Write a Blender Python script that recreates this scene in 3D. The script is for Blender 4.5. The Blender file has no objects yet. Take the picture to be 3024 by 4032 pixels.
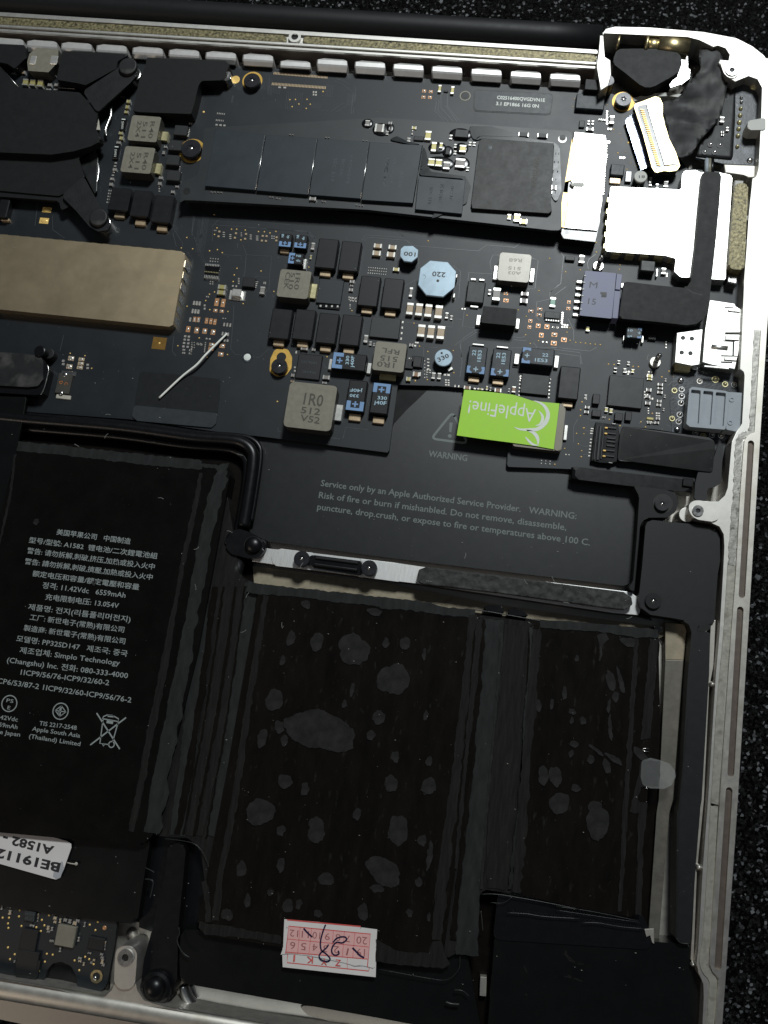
import bpy, bmesh, math, random
from mathutils import Vector, Matrix, noise
random.seed(7)
# ---------------------------------------------------------------- camera
scene = bpy.context.scene
RIM, BOARD, FLOOR, CELL, PLATE = 1.20, 0.72, 0.42, 1.02, 0.98
CAMH = 17.11 + RIM
FPX, CX, CY = 3300.0, 1512.0, 2016.0
R3 = Matrix(((0.98693125, 0.13781722, -0.08350524), (-0.12022299, 0.97479885, 0.18791921), (0.10729932, -0.17542409, 0.97862825)))
RT = R3.transposed()
cam_d = bpy.data.cameras.new('camera'); cam = bpy.data.objects.new('camera', cam_d)
scene.collection.objects.link(cam); scene.camera = cam
cam_d.sensor_fit = 'HORIZONTAL'; cam_d.sensor_width = 36.0; cam_d.lens = 36.0 * FPX / 3024.0
cam_d.clip_start = 0.1; cam_d.clip_end = 500
cam.matrix_world = Matrix.Translation((0, 0, CAMH)) @ RT.to_4x4()

def P(u, v, z):
    """point of the place at height z that is seen at photo pixel (u, v)"""
    d = RT @ Vector((u - CX, -(v - CY), -FPX)); t = (z - CAMH) / d.z
    return Vector((d.x * t, d.y * t, z))
# ---------------------------------------------------------------- light
world = bpy.data.worlds.new("World"); scene.world = world; world.use_nodes = True
bgn = world.node_tree.nodes['Background']; bgn.inputs[0].default_value = (0.75, 0.85, 1.0, 1); bgn.inputs[1].default_value = 0.045
def lamp(name, loc, target, size, power, col):
    l = bpy.data.lights.new(name, 'AREA'); l.shape = 'DISK'; l.size = size; l.energy = power; l.color = col
    o = bpy.data.objects.new(name, l); scene.collection.objects.link(o); o.location = loc
    o.rotation_euler = (Vector(target) - Vector(loc)).to_track_quat('-Z', 'Y').to_euler(); return o
LP = P(2200, 470, 1.0)
KEY = lamp('ceiling_lamp', (LP.x + 6.0, LP.y + 25, 44), (0, 4, 1), 10, 18500, (0.93, 0.985, 1.0))
FILL = lamp('fill_light', (-48, -44, 50), (-4, -4, 1), 22, 4600, (1.0, 0.84, 0.68))  # added warm fill to brighten the front rails and papers, no visible source
scene.view_settings.view_transform = 'Standard'; scene.view_settings.look = 'None'
scene.view_settings.exposure = 0.2; scene.view_settings.gamma = 1
# ---------------------------------------------------------------- frames in which the photograph was measured: origin and scale
FR = dict(S=(0, 0, 1), DP=(0, 0, .54861), A1=(0, 0, 2.074), A2=(750, 0, 2.074), A3=(1500, 0, 2.074), A4=(2224, 0, 2.074), B1=(0, 750, 2.074), B2=(750, 750, 2.37),
          B3=(1050, 900, 2.765), B4=(1600, 900, 2.765), B5=(2150, 900, 2.765), B6=(2324, 600, 2.37), C1=(0, 1300, 2.074), C2=(1050, 1300, 2.765),
          C3=(1600, 1300, 2.37), C4=(2250, 1300, 2.1434), C5=(750, 1650, 2.074), C6=(1500, 1800, 1.508), D1=(0, 2000, 2.37), D2=(0, 2600, 2.37),
          D3=(0, 3200, 1.994), D4=(650, 3200, 1.994), D5=(1000, 3500, 2.765), D6=(1450, 3200, 1.994), D7=(2192, 3200, 1.994), D8=(700, 2250, 1.659),
          E1=(2424, 1900, 2.765), E2=(2324, 2450, 2.37), E3=(1800, 2300, 1.843), E4=(1400, 2900, 2.074))
def src(F, x, y): a = FR[F]; return a[0] + x / a[2], a[1] + y / a[2]
def Q(F, x, y, z): return P(*src(F, x, y), z)
def cm(F, px, x, y, z=BOARD):
    return px / FR[F][2] * (Q(F, x + 50, y, z) - Q(F, x, y, z)).length / (50 / FR[F][2])
def outl(F, pts, z):
    """outline in world xy; an item may be (x, y) in frame F or (frame, x, y)"""
    r = []
    for p in pts:
        v = Q(p[0], p[1], p[2], z) if isinstance(p[0], str) else Q(F, p[0], p[1], z)
        r.append(Vector((v.x, v.y)))
    return r
# ---------------------------------------------------------------- materials
def mat(name, col, rough=0.5, metal=0.0, spec=0.5, vary=0.15, vscale=6.0, bump=0.0, bscale=60.0, rvary=0.035, alpha=1.0, coat=0.0, c2=None, c2scale=2.0, c2lo=.45, c2hi=.6, speck=0.0, emis=None, stretch=None):
    m = bpy.data.materials.new(name); m.use_nodes = True; nt = m.node_tree; n = nt.nodes; L = nt.links
    b = n['Principled BSDF']; b.inputs['Metallic'].default_value = metal; b.inputs['Specular IOR Level'].default_value = spec
    b.inputs['Coat Weight'].default_value = coat; b.inputs['Coat Roughness'].default_value = .15
    geo = n.new('ShaderNodeTexCoord'); src_ = geo.outputs['Object']
    if stretch:
        mp = n.new('ShaderNodeMapping'); mp.inputs['Scale'].default_value = stretch; L.new(src_, mp.inputs[0]); src_ = mp.outputs[0]
    ns = n.new('ShaderNodeTexNoise'); ns.inputs['Scale'].default_value = vscale; ns.inputs['Detail'].default_value = 5; ns.inputs['Roughness'].default_value = .62
    L.new(src_, ns.inputs['Vector'])
    mr = n.new('ShaderNodeMapRange'); mr.inputs[1].default_value = .3; mr.inputs[2].default_value = .7
    mr.inputs[3].default_value = 1 - vary; mr.inputs[4].default_value = 1 + vary; L.new(ns.outputs[0], mr.inputs[0])
    mx = n.new('ShaderNodeMix'); mx.data_type = 'RGBA'; mx.blend_type = 'MULTIPLY'; mx.inputs[0].default_value = 1
    mx.inputs[6].default_value = (*col, 1); L.new(mr.outputs[0], mx.inputs[7]); out = mx.outputs[2]
    if c2:
        n2 = n.new('ShaderNodeTexNoise'); n2.inputs['Scale'].default_value = c2scale; n2.inputs['Detail'].default_value = 6; L.new(src_, n2.inputs['Vector'])
        cr = n.new('ShaderNodeMapRange'); cr.inputs[1].default_value = c2lo; cr.inputs[2].default_value = c2hi; L.new(n2.outputs[0], cr.inputs[0])
        m2 = n.new('ShaderNodeMix'); m2.data_type = 'RGBA'; L.new(cr.outputs[0], m2.inputs[0]); L.new(out, m2.inputs[6]); m2.inputs[7].default_value = (*c2, 1); out = m2.outputs[2]
    if speck > 0:
        vo = n.new('ShaderNodeTexVoronoi'); vo.inputs['Scale'].default_value = 9; L.new(geo.outputs['Object'], vo.inputs['Vector'])
        sr = n.new('ShaderNodeMapRange'); sr.inputs[1].default_value = .045; sr.inputs[2].default_value = .03; L.new(vo.outputs['Distance'], sr.inputs[0])
        ml = n.new('ShaderNodeMath'); ml.operation = 'MULTIPLY'; L.new(sr.outputs[0], ml.inputs[0]); ml.inputs[1].default_value = speck
        m3 = n.new('ShaderNodeMix'); m3.data_type = 'RGBA'; L.new(ml.outputs[0], m3.inputs[0]); L.new(out, m3.inputs[6]); m3.inputs[7].default_value = (.35, .35, .32, 1); out = m3.outputs[2]
    L.new(out, b.inputs['Base Color'])
    rr = n.new('ShaderNodeMapRange'); rr.inputs[1].default_value = .3; rr.inputs[2].default_value = .7
    rr.inputs[3].default_value = max(.02, rough - rvary); rr.inputs[4].default_value = min(1, rough + rvary); L.new(ns.outputs[0], rr.inputs[0]); L.new(rr.outputs[0], b.inputs['Roughness'])
    if bump > 0:
        nb = n.new('ShaderNodeTexNoise'); nb.inputs['Scale'].default_value = bscale; nb.inputs['Detail'].default_value = 3; L.new(src_, nb.inputs['Vector'])
        bp = n.new('ShaderNodeBump'); bp.inputs['Strength'].default_value = bump; bp.inputs['Distance'].default_value = .12 / bscale; L.new(nb.outputs[0], bp.inputs['Height']); L.new(bp.outputs[0], b.inputs['Normal'])
    if alpha < 1: b.inputs['Alpha'].default_value = alpha
    return m
M = {}
M['alu'] = mat('bead_blasted_aluminium', (.66, .645, .60), .52, 1.0, bump=.2, bscale=90, vary=.06, rvary=.02)
M['alu_worn'] = mat('worn_aluminium', (.68, .655, .59), .48, 1.0, bump=.15, bscale=40, vary=.06, c2=(.54, .50, .42), c2scale=1.6, c2lo=.52, c2hi=.75)
M['alu_brushed'] = mat('brushed_aluminium', (.82, .82, .80), .5, 1.0, bump=.3, bscale=40, vary=.06, stretch=(9, .6, 1), rvary=.02)
M['alu_floor'] = mat('etched_aluminium_floor', (.58, .55, .50), .55, .9, bump=.15, bscale=60, vary=.08)
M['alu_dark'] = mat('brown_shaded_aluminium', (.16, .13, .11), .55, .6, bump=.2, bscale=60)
M['beige'] = mat('beige_adhesive_film', (.36, .31, .22), .55, .2, bump=.1, vary=.2, vscale=3, c2=(.22, .18, .12), c2scale=3, c2lo=.58, c2hi=.7)
M['gasket'] = mat('conductive_gasket', (.20, .175, .095), .5, .4, bump=1.0, bscale=16, vary=.95, vscale=17)
M['sealant'] = mat('mottled_sealant', (.44, .43, .39), .42, .6, bump=.6, bscale=10, vary=.2, vscale=8, c2=(.17, .165, .15), c2scale=9, c2lo=.55, c2hi=.66)
M['sealant_clean'] = mat('pale_sealant', (.44, .43, .37), .45, .5, bump=.4, bscale=10, vary=.12, vscale=8, c2=(.32, .30, .25), c2scale=7, c2lo=.56, c2hi=.7)
M['blk_gloss'] = mat('glossy_black_plastic', (.005, .005, .0055), .25, vary=.1)
M['blk_satin'] = mat('satin_black_plastic', (.0065, .007, .0075), .55, vary=.1, bump=.1, bscale=120, speck=.15, spec=.35)
M['blk_matte'] = mat('matte_black_foam', (.0075, .0078, .0082), .6, vary=.15, bump=.4, bscale=110, speck=.25, spec=.35)
M['blk_rubber'] = mat('black_rubber', (.004, .004, .0045), .34, vary=.1, bump=.05, bscale=40, spec=.4)
M['blk_tape'] = mat('black_cloth_tape', (.007, .0078, .0085), .55, vary=.35, vscale=4, bump=.6, bscale=30, speck=.5)
M['blk_dusty'] = mat('dusty_black_tape', (.009, .009, .0095), .6, vary=.3, bump=.5, bscale=50, c2=(.075, .072, .068), c2scale=2.2, c2lo=.5, c2hi=.72)
M['plate'] = mat('anodised_black_plate', (.005, .0068, .007), .38, vary=.06, bump=.1, bscale=150, speck=.12, spec=.85, rvary=.01)
M['spk'] = mat('speaker_black_plastic', (.0085, .0095, .0105), .52, vary=.08, bump=.2, bscale=130, speck=.2, spec=.45)
M['pcb'] = mat('black_solder_mask', (.0062, .0095, .0125), .5, vary=.25, vscale=1.5, bump=.12, bscale=50, speck=.12, spec=.6, rvary=.02)
M['pcb_worn'] = mat('worn_black_solder_mask', (.02, .025, .032), .38, vary=.4, vscale=5, bump=.4, bscale=20, speck=.4, c2=(.10, .12, .15), c2scale=3.5, c2lo=.55, c2hi=.78)
M['trace'] = mat('raised_trace', (.062, .07, .076), .4, spec=.6)
M['trace_l'] = mat('bare_trace', (.09, .09, .085), .3, spec=.8)
M['ic'] = mat('moulded_chip', (.009, .0095, .0105), .5, vary=.1, bump=.35, bscale=170)
M['ic_grey'] = mat('grey_moulded_chip', (.022, .024, .025), .5, vary=.1, bump=.3, bscale=170)
M['ssdchip'] = mat('blue_black_memory_chip', (.017, .026, .032), .48, vary=.1, vscale=3, bump=.1, bscale=170, spec=.5)
M['ssdctl'] = mat('brown_black_controller', (.016, .0155, .0135), .5, vary=.08, bump=.2, bscale=150, spec=.4)
M['epoxy'] = mat('glossy_epoxy', (.008, .012, .014), .3, spec=.3, vary=.1)
M['tant'] = mat('black_tantalum', (.0065, .0072, .008), .46, vary=.1, bump=.2, bscale=150, spec=.4)
M['tantgrey'] = mat('grey_tantalum', (.016, .022, .026), .5, vary=.1, bump=.2, bscale=150)
M['tin'] = mat('tinned_metal', (.80, .79, .74), .32, .7, bump=.2, bscale=45, vary=.1)
M['tin_w'] = mat('yellowed_tin', (.66, .60, .34), .35, .7, bump=.3, bscale=45, vary=.2)
M['copperterm'] = mat('bronze_terminal', (.58, .44, .28), .4, .45, bump=.4, bscale=40, vary=.25)
M['gold'] = mat('gold_plating', (1.0, .68, .22), .35, .2, vary=.06)
M['goldp'] = mat('gold_plated_ring', (.74, .46, .10), .45, .4, vary=.12, bump=.2, bscale=60)
M['copperpad'] = mat('copper_pad_rim', (.62, .32, .15), .4, .4, vary=.15)
M['solder'] = mat('shiny_solder', (.86, .82, .74), .28, .65, bump=.3, bscale=30)
M['ceramic'] = mat('tan_ceramic', (.52, .40, .26), .4, vary=.08)
M['ceramic_g'] = mat('grey_ceramic', (.28, .26, .24), .4, vary=.08)
M['ceramic_b'] = mat('brown_ceramic', (.34, .20, .11), .4, vary=.08)
M['ceramic_y'] = mat('yellow_ceramic', (.50, .44, .18), .35, .3, vary=.08)
M['ferrite'] = mat('grey_ferrite', (.23, .215, .17), .5, .15, vary=.1, vscale=9, bump=.35, bscale=60, speck=.2)
M['ferrite_l'] = mat('pale_ferrite', (.50, .48, .42), .45, .15, vary=.08, bump=.3, bscale=60)
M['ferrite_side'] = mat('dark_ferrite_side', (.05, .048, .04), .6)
M['bluecap'] = mat('pale_blue_cap', (.36, .47, .55), .35, .25, vary=.08, vscale=5, bump=.2, bscale=60)
M['shield'] = mat('tinned_steel_shield', (.88, .87, .82), .4, 1.0, bump=.1, bscale=50, vary=.04)
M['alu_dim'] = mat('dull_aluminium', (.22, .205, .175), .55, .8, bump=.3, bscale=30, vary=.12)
M['foamgrey'] = mat('porous_grey_foam', (.04, .041, .039), .7, vary=.5, vscale=14, bump=1.0, bscale=14, speck=.6, spec=.3)
M['pcb_card'] = mat('drive_solder_mask', (.013, .016, .018), .48, vary=.2, vscale=1.5, bump=.12, bscale=50, speck=.12, spec=.65, rvary=.02)
M['labelpatch'] = mat('black_label', (.0125, .0145, .016), .5, spec=.3, vary=.08)
M['labelgrey'] = mat('grey_label', (.034, .040, .044), .45, spec=.4, vary=.08)
M['alu_shiny'] = mat('smooth_milled_aluminium', (.62, .62, .60), .3, 1.0, vary=.1, vscale=2)
M['alu_fin'] = mat('milled_aluminium_fin', (.80, .79, .76), .42, .65, bump=.15, bscale=90, vary=.05, rvary=.02)
M['shield_g'] = mat('golden_steel_shield', (.88, .71, .46), .4, 1.0, bump=.03, bscale=30, vary=.02, vscale=2, speck=.3, rvary=.02)
M['steel'] = mat('bright_steel', (.72, .71, .68), .25, 1.0, bump=.3, bscale=20)
M['brass'] = mat('dull_brass', (.55, .46, .26), .38, 1.0, bump=.3, bscale=20)
M['screw'] = mat('black_screw', (.02, .02, .024), .35, .3, spec=.7, bump=.1)
M['socket'] = mat('screw_socket', (.006, .006, .006), .5)
M['conn_grey'] = mat('blue_grey_connector_plastic', (.19, .20, .30), .5, vary=.15, vscale=3, bump=.3, bscale=40)
M['plas_grey'] = mat('pale_grey_plastic', (.33, .37, .40), .5, vary=.08, bump=.2, bscale=60, speck=.2)
M['plas_white'] = mat('off_white_plastic', (.48, .48, .44), .5, vary=.08)
M['green'] = mat('lime_green_paper', (.40, .76, .035), .5, vary=.04, bump=.1, bscale=60)
M['white'] = mat('white_print', (.80, .84, .78), .6, vary=.04)
M['paper'] = mat('white_paper', (.74, .71, .69), .6, vary=.05, vscale=2, bump=.15, bscale=60)
M['paper_tr'] = mat('greyed_paper', (.42, .43, .45), .5, vary=.05)
M['pink'] = mat('pink_print', (.80, .46, .44), .6, vary=.05)
M['red'] = mat('red_print', (.66, .10, .09), .55, vary=.15)
M['digit'] = mat('red_brown_digit', (.36, .13, .12), .55, vary=.15)
M['ink'] = mat('blue_black_ink', (.018, .012, .05), .35, vary=.2)
M['inkblk'] = mat('black_ink', (.02, .02, .025), .5)
M['lasermark'] = mat('dark_laser_mark', (.075, .07, .055), .6)
M['faint'] = mat('faint_mark', (.055, .07, .078), .5)
M['blueprint'] = mat('blue_polarity_print', (.19, .34, .58), .5, vary=.06)
M['bluetext'] = mat('pale_blue_print', (.40, .58, .68), .5)
M['greytext'] = mat('grey_print', (.16, .19, .182), .5, vary=.05)
M['batttext'] = mat('grey_battery_print', (.30, .34, .33), .5, vary=.1, vscale=20)
M['amber'] = mat('amber_print', (.55, .17, .03), .5)
M['greenres'] = mat('green_component', (.02, .24, .13), .3, vary=.1)
M['cell_shade'] = mat('brown_black_shade', (.006, .0045, .0036), .5, vary=.3, spec=.1)  # dark colour standing in for the shadow around the battery cells
M['cell'] = mat('brown_black_film', (.0062, .005, .0039), .25, vary=.3, vscale=2.5, bump=.1, bscale=20, speck=.15, spec=.28, c2=(.0185, .0175, .0155), c2scale=7, c2lo=.635, c2hi=.75, stretch=(1.5, .5, 1))
M['cellmatte'] = mat('black_printed_film', (.0048, .0045, .004), .3, vary=.2, vscale=2, bump=.06, bscale=60, speck=.15, spec=.15)
M['filmband'] = mat('lifted_clear_film', (.0225, .0222, .0205), .28, vary=.3, vscale=5, bump=.2, bscale=10, stretch=(3, .35, 1), spec=.3, alpha=.68)
M['bubble'] = mat('air_bubble_under_film', (.033, .033, .031), .3, vary=.35, vscale=4, bump=.2, bscale=6, spec=.3, alpha=.58)
M['filmgrey'] = mat('pale_grey_film', (.0245, .0262, .0258), .3, vary=.25, vscale=4, bump=.1, bscale=12, spec=.3, stretch=(1.5, .5, 1))
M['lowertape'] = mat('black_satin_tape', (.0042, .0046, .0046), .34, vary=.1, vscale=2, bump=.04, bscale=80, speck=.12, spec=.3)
M['thread'] = mat('white_thread', (.93, .94, .86), .6, vary=.04)
M['lint'] = mat('grey_lint', (.35, .36, .33), .8)
M['cream'] = mat('pale_backing', (.50, .47, .40), .6)
M['brownsq'] = mat('amber_solder_mask', (.20, .11, .02), .4)
M['clear'] = mat('clear_plastic', (.42, .44, .43), .2, alpha=.2, vary=.1)
M['film_blue'] = mat('iridescent_film', (.35, .40, .50), .15, .5, vary=.5, vscale=2.5, bump=.3, bscale=6, c2=(.08, .09, .14), c2scale=1.5, c2lo=.5, c2hi=.65)
def mat_mat():
    m = bpy.data.materials.new('glittery_black_mat'); m.use_nodes = True; nt = m.node_tree; n = nt.nodes; L = nt.links; b = n['Principled BSDF']
    tc = n.new('ShaderNodeTexCoord')
    vo = n.new('ShaderNodeTexVoronoi'); vo.inputs['Scale'].default_value = 19; L.new(tc.outputs['Object'], vo.inputs['Vector'])
    ns = n.new('ShaderNodeTexNoise'); ns.inputs['Scale'].default_value = 30; ns.inputs['Detail'].default_value = 4; L.new(tc.outputs['Object'], ns.inputs['Vector'])
    sep = n.new('ShaderNodeSeparateColor'); L.new(vo.outputs['Color'], sep.inputs[0])
    gt = n.new('ShaderNodeMapRange'); gt.inputs[1].default_value = .90; gt.inputs[2].default_value = .99; L.new(sep.outputs[0], gt.inputs[0])
    mx = n.new('ShaderNodeMix'); mx.data_type = 'RGBA'; L.new(gt.outputs[0], mx.inputs[0]); mx.inputs[6].default_value = (.004, .0038, .0036, 1); mx.inputs[7].default_value = (.16, .165, .17, 1); L.new(mx.outputs[2], b.inputs['Base Color'])
    b.inputs['Roughness'].default_value = .36
    sl_ = n.new('ShaderNodeMapRange'); sl_.inputs[3].default_value = .06; sl_.inputs[4].default_value = 1.0; L.new(gt.outputs[0], sl_.inputs[0]); L.new(sl_.outputs[0], b.inputs['Specular IOR Level'])
    # every flake lies at its own angle
    va = n.new('ShaderNodeVectorMath'); va.operation = 'SUBTRACT'; L.new(vo.outputs['Color'], va.inputs[0]); va.inputs[1].default_value = (.5, .5, .5)
    vs = n.new('ShaderNodeVectorMath'); vs.operation = 'MULTIPLY'; L.new(va.outputs[0], vs.inputs[0]); vs.inputs[1].default_value = (1.5, 1.5, 0)
    bp = n.new('ShaderNodeBump'); bp.inputs['Strength'].default_value = .9; bp.inputs['Distance'].default_value = .03; L.new(ns.outputs[0], bp.inputs['Height'])
    ad = n.new('ShaderNodeVectorMath'); ad.operation = 'ADD'; L.new(bp.outputs[0], ad.inputs[0]); L.new(vs.outputs[0], ad.inputs[1])
    nm = n.new('ShaderNodeVectorMath'); nm.operation = 'NORMALIZE'; L.new(ad.outputs[0], nm.inputs[0]); L.new(nm.outputs[0], b.inputs['Normal'])
    return m
M['mat'] = mat_mat()
# ---------------------------------------------------------------- building
W = {}
def link(name, me, parent, org, mats=()):
    o = bpy.data.objects.new(name, me); scene.collection.objects.link(o)
    org = Vector(org); W[o] = org
    if parent is not None: o.parent = parent; o.location = org - W[parent]
    else: o.location = org
    return o
def thing(name, label, cat, at, group=None):
    o = bpy.data.objects.new(name, None); scene.collection.objects.link(o); o.empty_display_size = .3
    o.location = at; W[o] = Vector(at); tag(o, label, cat, group); return o
def tag(o, label=None, cat=None, group=None, kind=None):
    if label: o['label'] = label
    if cat: o['category'] = cat
    if group: o['group'] = group
    if kind: o['kind'] = kind
    return o
def fin(bm, name, mats, parent, org, smooth=False):
    bmesh.ops.recalc_face_normals(bm, faces=bm.faces)
    me = bpy.data.meshes.new(name); bm.to_mesh(me); bm.free()
    for m in (mats if isinstance(mats, (list, tuple)) else [mats]): me.materials.append(M[m])
    if smooth:
        for p in me.polygons: p.use_smooth = True
    return link(name, me, parent, org)
def fillet(pts, r, n=4):
    """round the corners of an outline; r is one radius or one per corner"""
    out = []; N = len(pts)
    for i, p in enumerate(pts):
        ri = r[i] if isinstance(r, (list, tuple)) else r
        a = pts[i - 1] - p; b = pts[(i + 1) % N] - p; la, lb = a.length, b.length
        if ri <= 0 or la < 1e-5 or lb < 1e-5: out.append(p); continue
        a /= la; b /= lb; c = max(-.999, min(.999, a.dot(b))); half = math.acos(c) / 2
        if half > 1.5: out.append(p); continue
        d = min(ri / math.tan(half), .48 * la, .48 * lb)
        p0, p1 = p + a * d, p + b * d
        for k in range(n + 1):
            t = k / n; out.append(p0 * (1 - t) ** 2 + p * 2 * t * (1 - t) + p1 * t * t)
    return out
def centroid(pts):
    s = Vector((0, 0))
    for p in pts: s += p
    return s / len(pts)
def prism(name, pts, z0, z1, m, parent=None, bev=.012, holes=None, side=None, seg=2, warp=None):
    """a solid with the given outline between two heights; holes go right through"""
    c = centroid(pts); bm = bmesh.new(); org = Vector((c.x, c.y, z0))
    if not holes:
        top = [bm.verts.new((p.x - c.x, p.y - c.y, z1 - z0)) for p in pts]; bot = [bm.verts.new((p.x - c.x, p.y - c.y, 0)) for p in pts]
        n = len(pts); bm.faces.new(top); bm.faces.new(bot[::-1])
        for i in range(n): bm.faces.new((top[i], bot[i], bot[(i + 1) % n], top[(i + 1) % n]))
        if bev > 0:
            te = [e for e in bm.edges if abs(e.verts[0].co.z - (z1 - z0)) < 1e-6 and abs(e.verts[1].co.z - (z1 - z0)) < 1e-6]
            bmesh.ops.bevel(bm, geom=te, offset=bev, segments=seg, profile=.5, affect='EDGES', clamp_overlap=True)
    else:
        edges = []; loops = []
        for lp in [pts] + holes:
            vs = [bm.verts.new((p.x - c.x, p.y - c.y, z1 - z0)) for p in lp]; loops.append(vs)
            for i in range(len(vs)): edges.append(bm.edges.new((vs[i], vs[(i + 1) % len(vs)])))
        bmesh.ops.triangle_fill(bm, edges=edges, use_beauty=True, use_dissolve=False, normal=(0, 0, 1))
        for vs in loops:
            bt = [bm.verts.new((v.co.x, v.co.y, 0)) for v in vs]; n = len(vs)
            for i in range(n): bm.faces.new((vs[i], bt[i], bt[(i + 1) % n], vs[(i + 1) % n]))
    bmesh.ops.recalc_face_normals(bm, faces=bm.faces)
    if side:
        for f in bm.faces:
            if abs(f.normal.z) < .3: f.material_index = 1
    if warp:
        for v in bm.verts: v.co.z += warp(v.co.x + c.x, v.co.y + c.y)
    return fin(bm, name, [m] + ([side] if side else []), parent, org)
def poly(name, F, pts, z0, z1, m, parent=None, r=0, **k):
    o = outl(F, pts, z1)
    if r: o = fillet(o, r)
    return prism(name, o, z0, z1, m, parent, **k)
_cache = {}
def boxmesh(w, h, t, m, bev):
    key = (round(w, 3), round(h, 3), round(t, 3), m if isinstance(m, str) else tuple(m), bev)
    if key in _cache: return _cache[key]
    bm = bmesh.new(); bmesh.ops.create_cube(bm, size=1)
    for v in bm.verts: v.co = Vector((v.co.x * w, v.co.y * h, (v.co.z + .5) * t))
    if bev > 0:
        te = [e for e in bm.edges if e.verts[0].co.z > t * .5 or e.verts[1].co.z > t * .5]
        bmesh.ops.bevel(bm, geom=te, offset=min(bev, w * .2, h * .2, t * .4), segments=1, affect='EDGES')
    me = bpy.data.meshes.new('box'); bm.to_mesh(me); bm.free()
    for q in (m if isinstance(m, (list, tuple)) else [m]): me.materials.append(M[q])
    _cache[key] = me; return me
def at(F, x, y, z, off=0):
    return Q(F, x, y, z)
def box(name, F, x, y, w, h, t, m, parent, z=BOARD, bev=.012, rot=0):
    """w, h: size of the top face in frame pixels along the laptop's own axes, (x, y) its centre"""
    s = cm(F, 1, x, y, z + t); me = boxmesh(w * s, h * s, t, m, bev)
    me.name = name if me.name.startswith('box') else me.name
    p = Q(F, x, y, z + t); o = link(name, me, parent, (p.x, p.y, z)); o.rotation_euler.z = rot; return o
def capmesh(w, h, t, body, end, vert):
    key = ('cap', round(w, 2), round(h, 2), round(t, 2), body, end, vert)
    if key in _cache: return _cache[key]
    bm = bmesh.new()
    def bx(x0, x1, y0, y1, z0, z1, mi):
        vs = [bm.verts.new((x, y, z)) for z in (z0, z1) for y in (y0, y1) for x in (x0, x1)]
        for f in ((0, 1, 3, 2), (4, 6, 7, 5), (0, 4, 5, 1), (2, 3, 7, 6), (0, 2, 6, 4), (1, 5, 7, 3)):
            bm.faces.new([vs[i] for i in f]).material_index = mi
    e = (h if vert else w) * .22; g = .006
    if vert:
        bx(-w / 2 + g, w / 2 - g, -h / 2 + e * .8, h / 2 - e * .8, 0, t - g, 0); bx(-w / 2, w / 2, h / 2 - e, h / 2, 0, t, 1); bx(-w / 2, w / 2, -h / 2, -h / 2 + e, 0, t, 1)
    else:
        bx(-w / 2 + e * .8, w / 2 - e * .8, -h / 2 + g, h / 2 - g, 0, t - g, 0); bx(w / 2 - e, w / 2, -h / 2, h / 2, 0, t, 1); bx(-w / 2, -w / 2 + e, -h / 2, h / 2, 0, t, 1)
    bmesh.ops.recalc_face_normals(bm, faces=bm.faces)
    bmesh.ops.bevel(bm, geom=[e_ for e_ in bm.edges if e_.calc_length() > .02], offset=.004, segments=1, affect='EDGES')
    me = bpy.data.meshes.new('capacitor'); bm.to_mesh(me); bm.free(); me.materials.append(M[body]); me.materials.append(M[end]); _cache[key] = me; return me
def cap(parent, F, x, y, w, h, body='ceramic', vert=None, t=None, end='tin', z=BOARD, name='capacitor'):
    s = cm(F, 1, x, y, z); w_, h_ = w * s, h * s
    if t is None: t = max(.03, min(w_, h_) * .7)
    if vert is None: vert = h > w
    p = Q(F, x, y, z + t); return link(name, capmesh(max(.02, w_), max(.02, h_), t, body, end, vert), parent, (p.x, p.y, z))
def cyl(name, F, x, y, r, z0, z1, m, parent=None, n=28, bev=.01, rcm=None):
    p = Q(F, x, y, z1); rr = rcm or cm(F, r, x, y, z1)
    return prism(name, [Vector((p.x + rr * math.cos(i * 2 * math.pi / n), p.y + rr * math.sin(i * 2 * math.pi / n))) for i in range(n)], z0, z1, m, parent, bev=bev)
_dm = {}
def dome(name, F, x, y, r, z0, hgt, m, parent=None, n=16, k=4, rcm=None, sx=1.0):
    rr = rcm or cm(F, r, x, y, z0); key = (round(rr, 3), round(hgt, 3), m, round(sx, 2), n)
    p = Q(F, x, y, z0)
    if key not in _dm:
        bm = bmesh.new(); prev = None
        for j in range(k + 1):
            a = j / k * math.pi / 2; q = math.cos(a) * rr; zz = math.sin(a) * hgt
            ring = [bm.verts.new((q * math.cos(i * 2 * math.pi / n) * sx, q * math.sin(i * 2 * math.pi / n), zz)) for i in range(n)] if j < k else [bm.verts.new((0, 0, hgt))]
            if prev:
                for i in range(n):
                    if len(ring) > 1: bm.faces.new((prev[i], prev[(i + 1) % n], ring[(i + 1) % n], ring[i]))
                    else: bm.faces.new((prev[i], prev[(i + 1) % n], ring[0]))
            prev = ring
        bmesh.ops.recalc_face_normals(bm, faces=bm.faces)
        me = bpy.data.meshes.new(name); bm.to_mesh(me); bm.free(); me.materials.append(M[m])
        for q in me.polygons: q.use_smooth = True
        _dm[key] = me
    return link(name, _dm[key], parent, (p.x, p.y, z0))
def ringo(name, pts_out, pts_in, z0, z1, m, parent=None): return prism(name, pts_out, z0, z1, m, parent, holes=[pts_in])
def circ(p, r, n=28, sy=1.0, a0=0): return [Vector((p[0] + r * math.cos(a0 + i * 2 * math.pi / n), p[1] + r * sy * math.sin(a0 + i * 2 * math.pi / n))) for i in range(n)]
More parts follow.
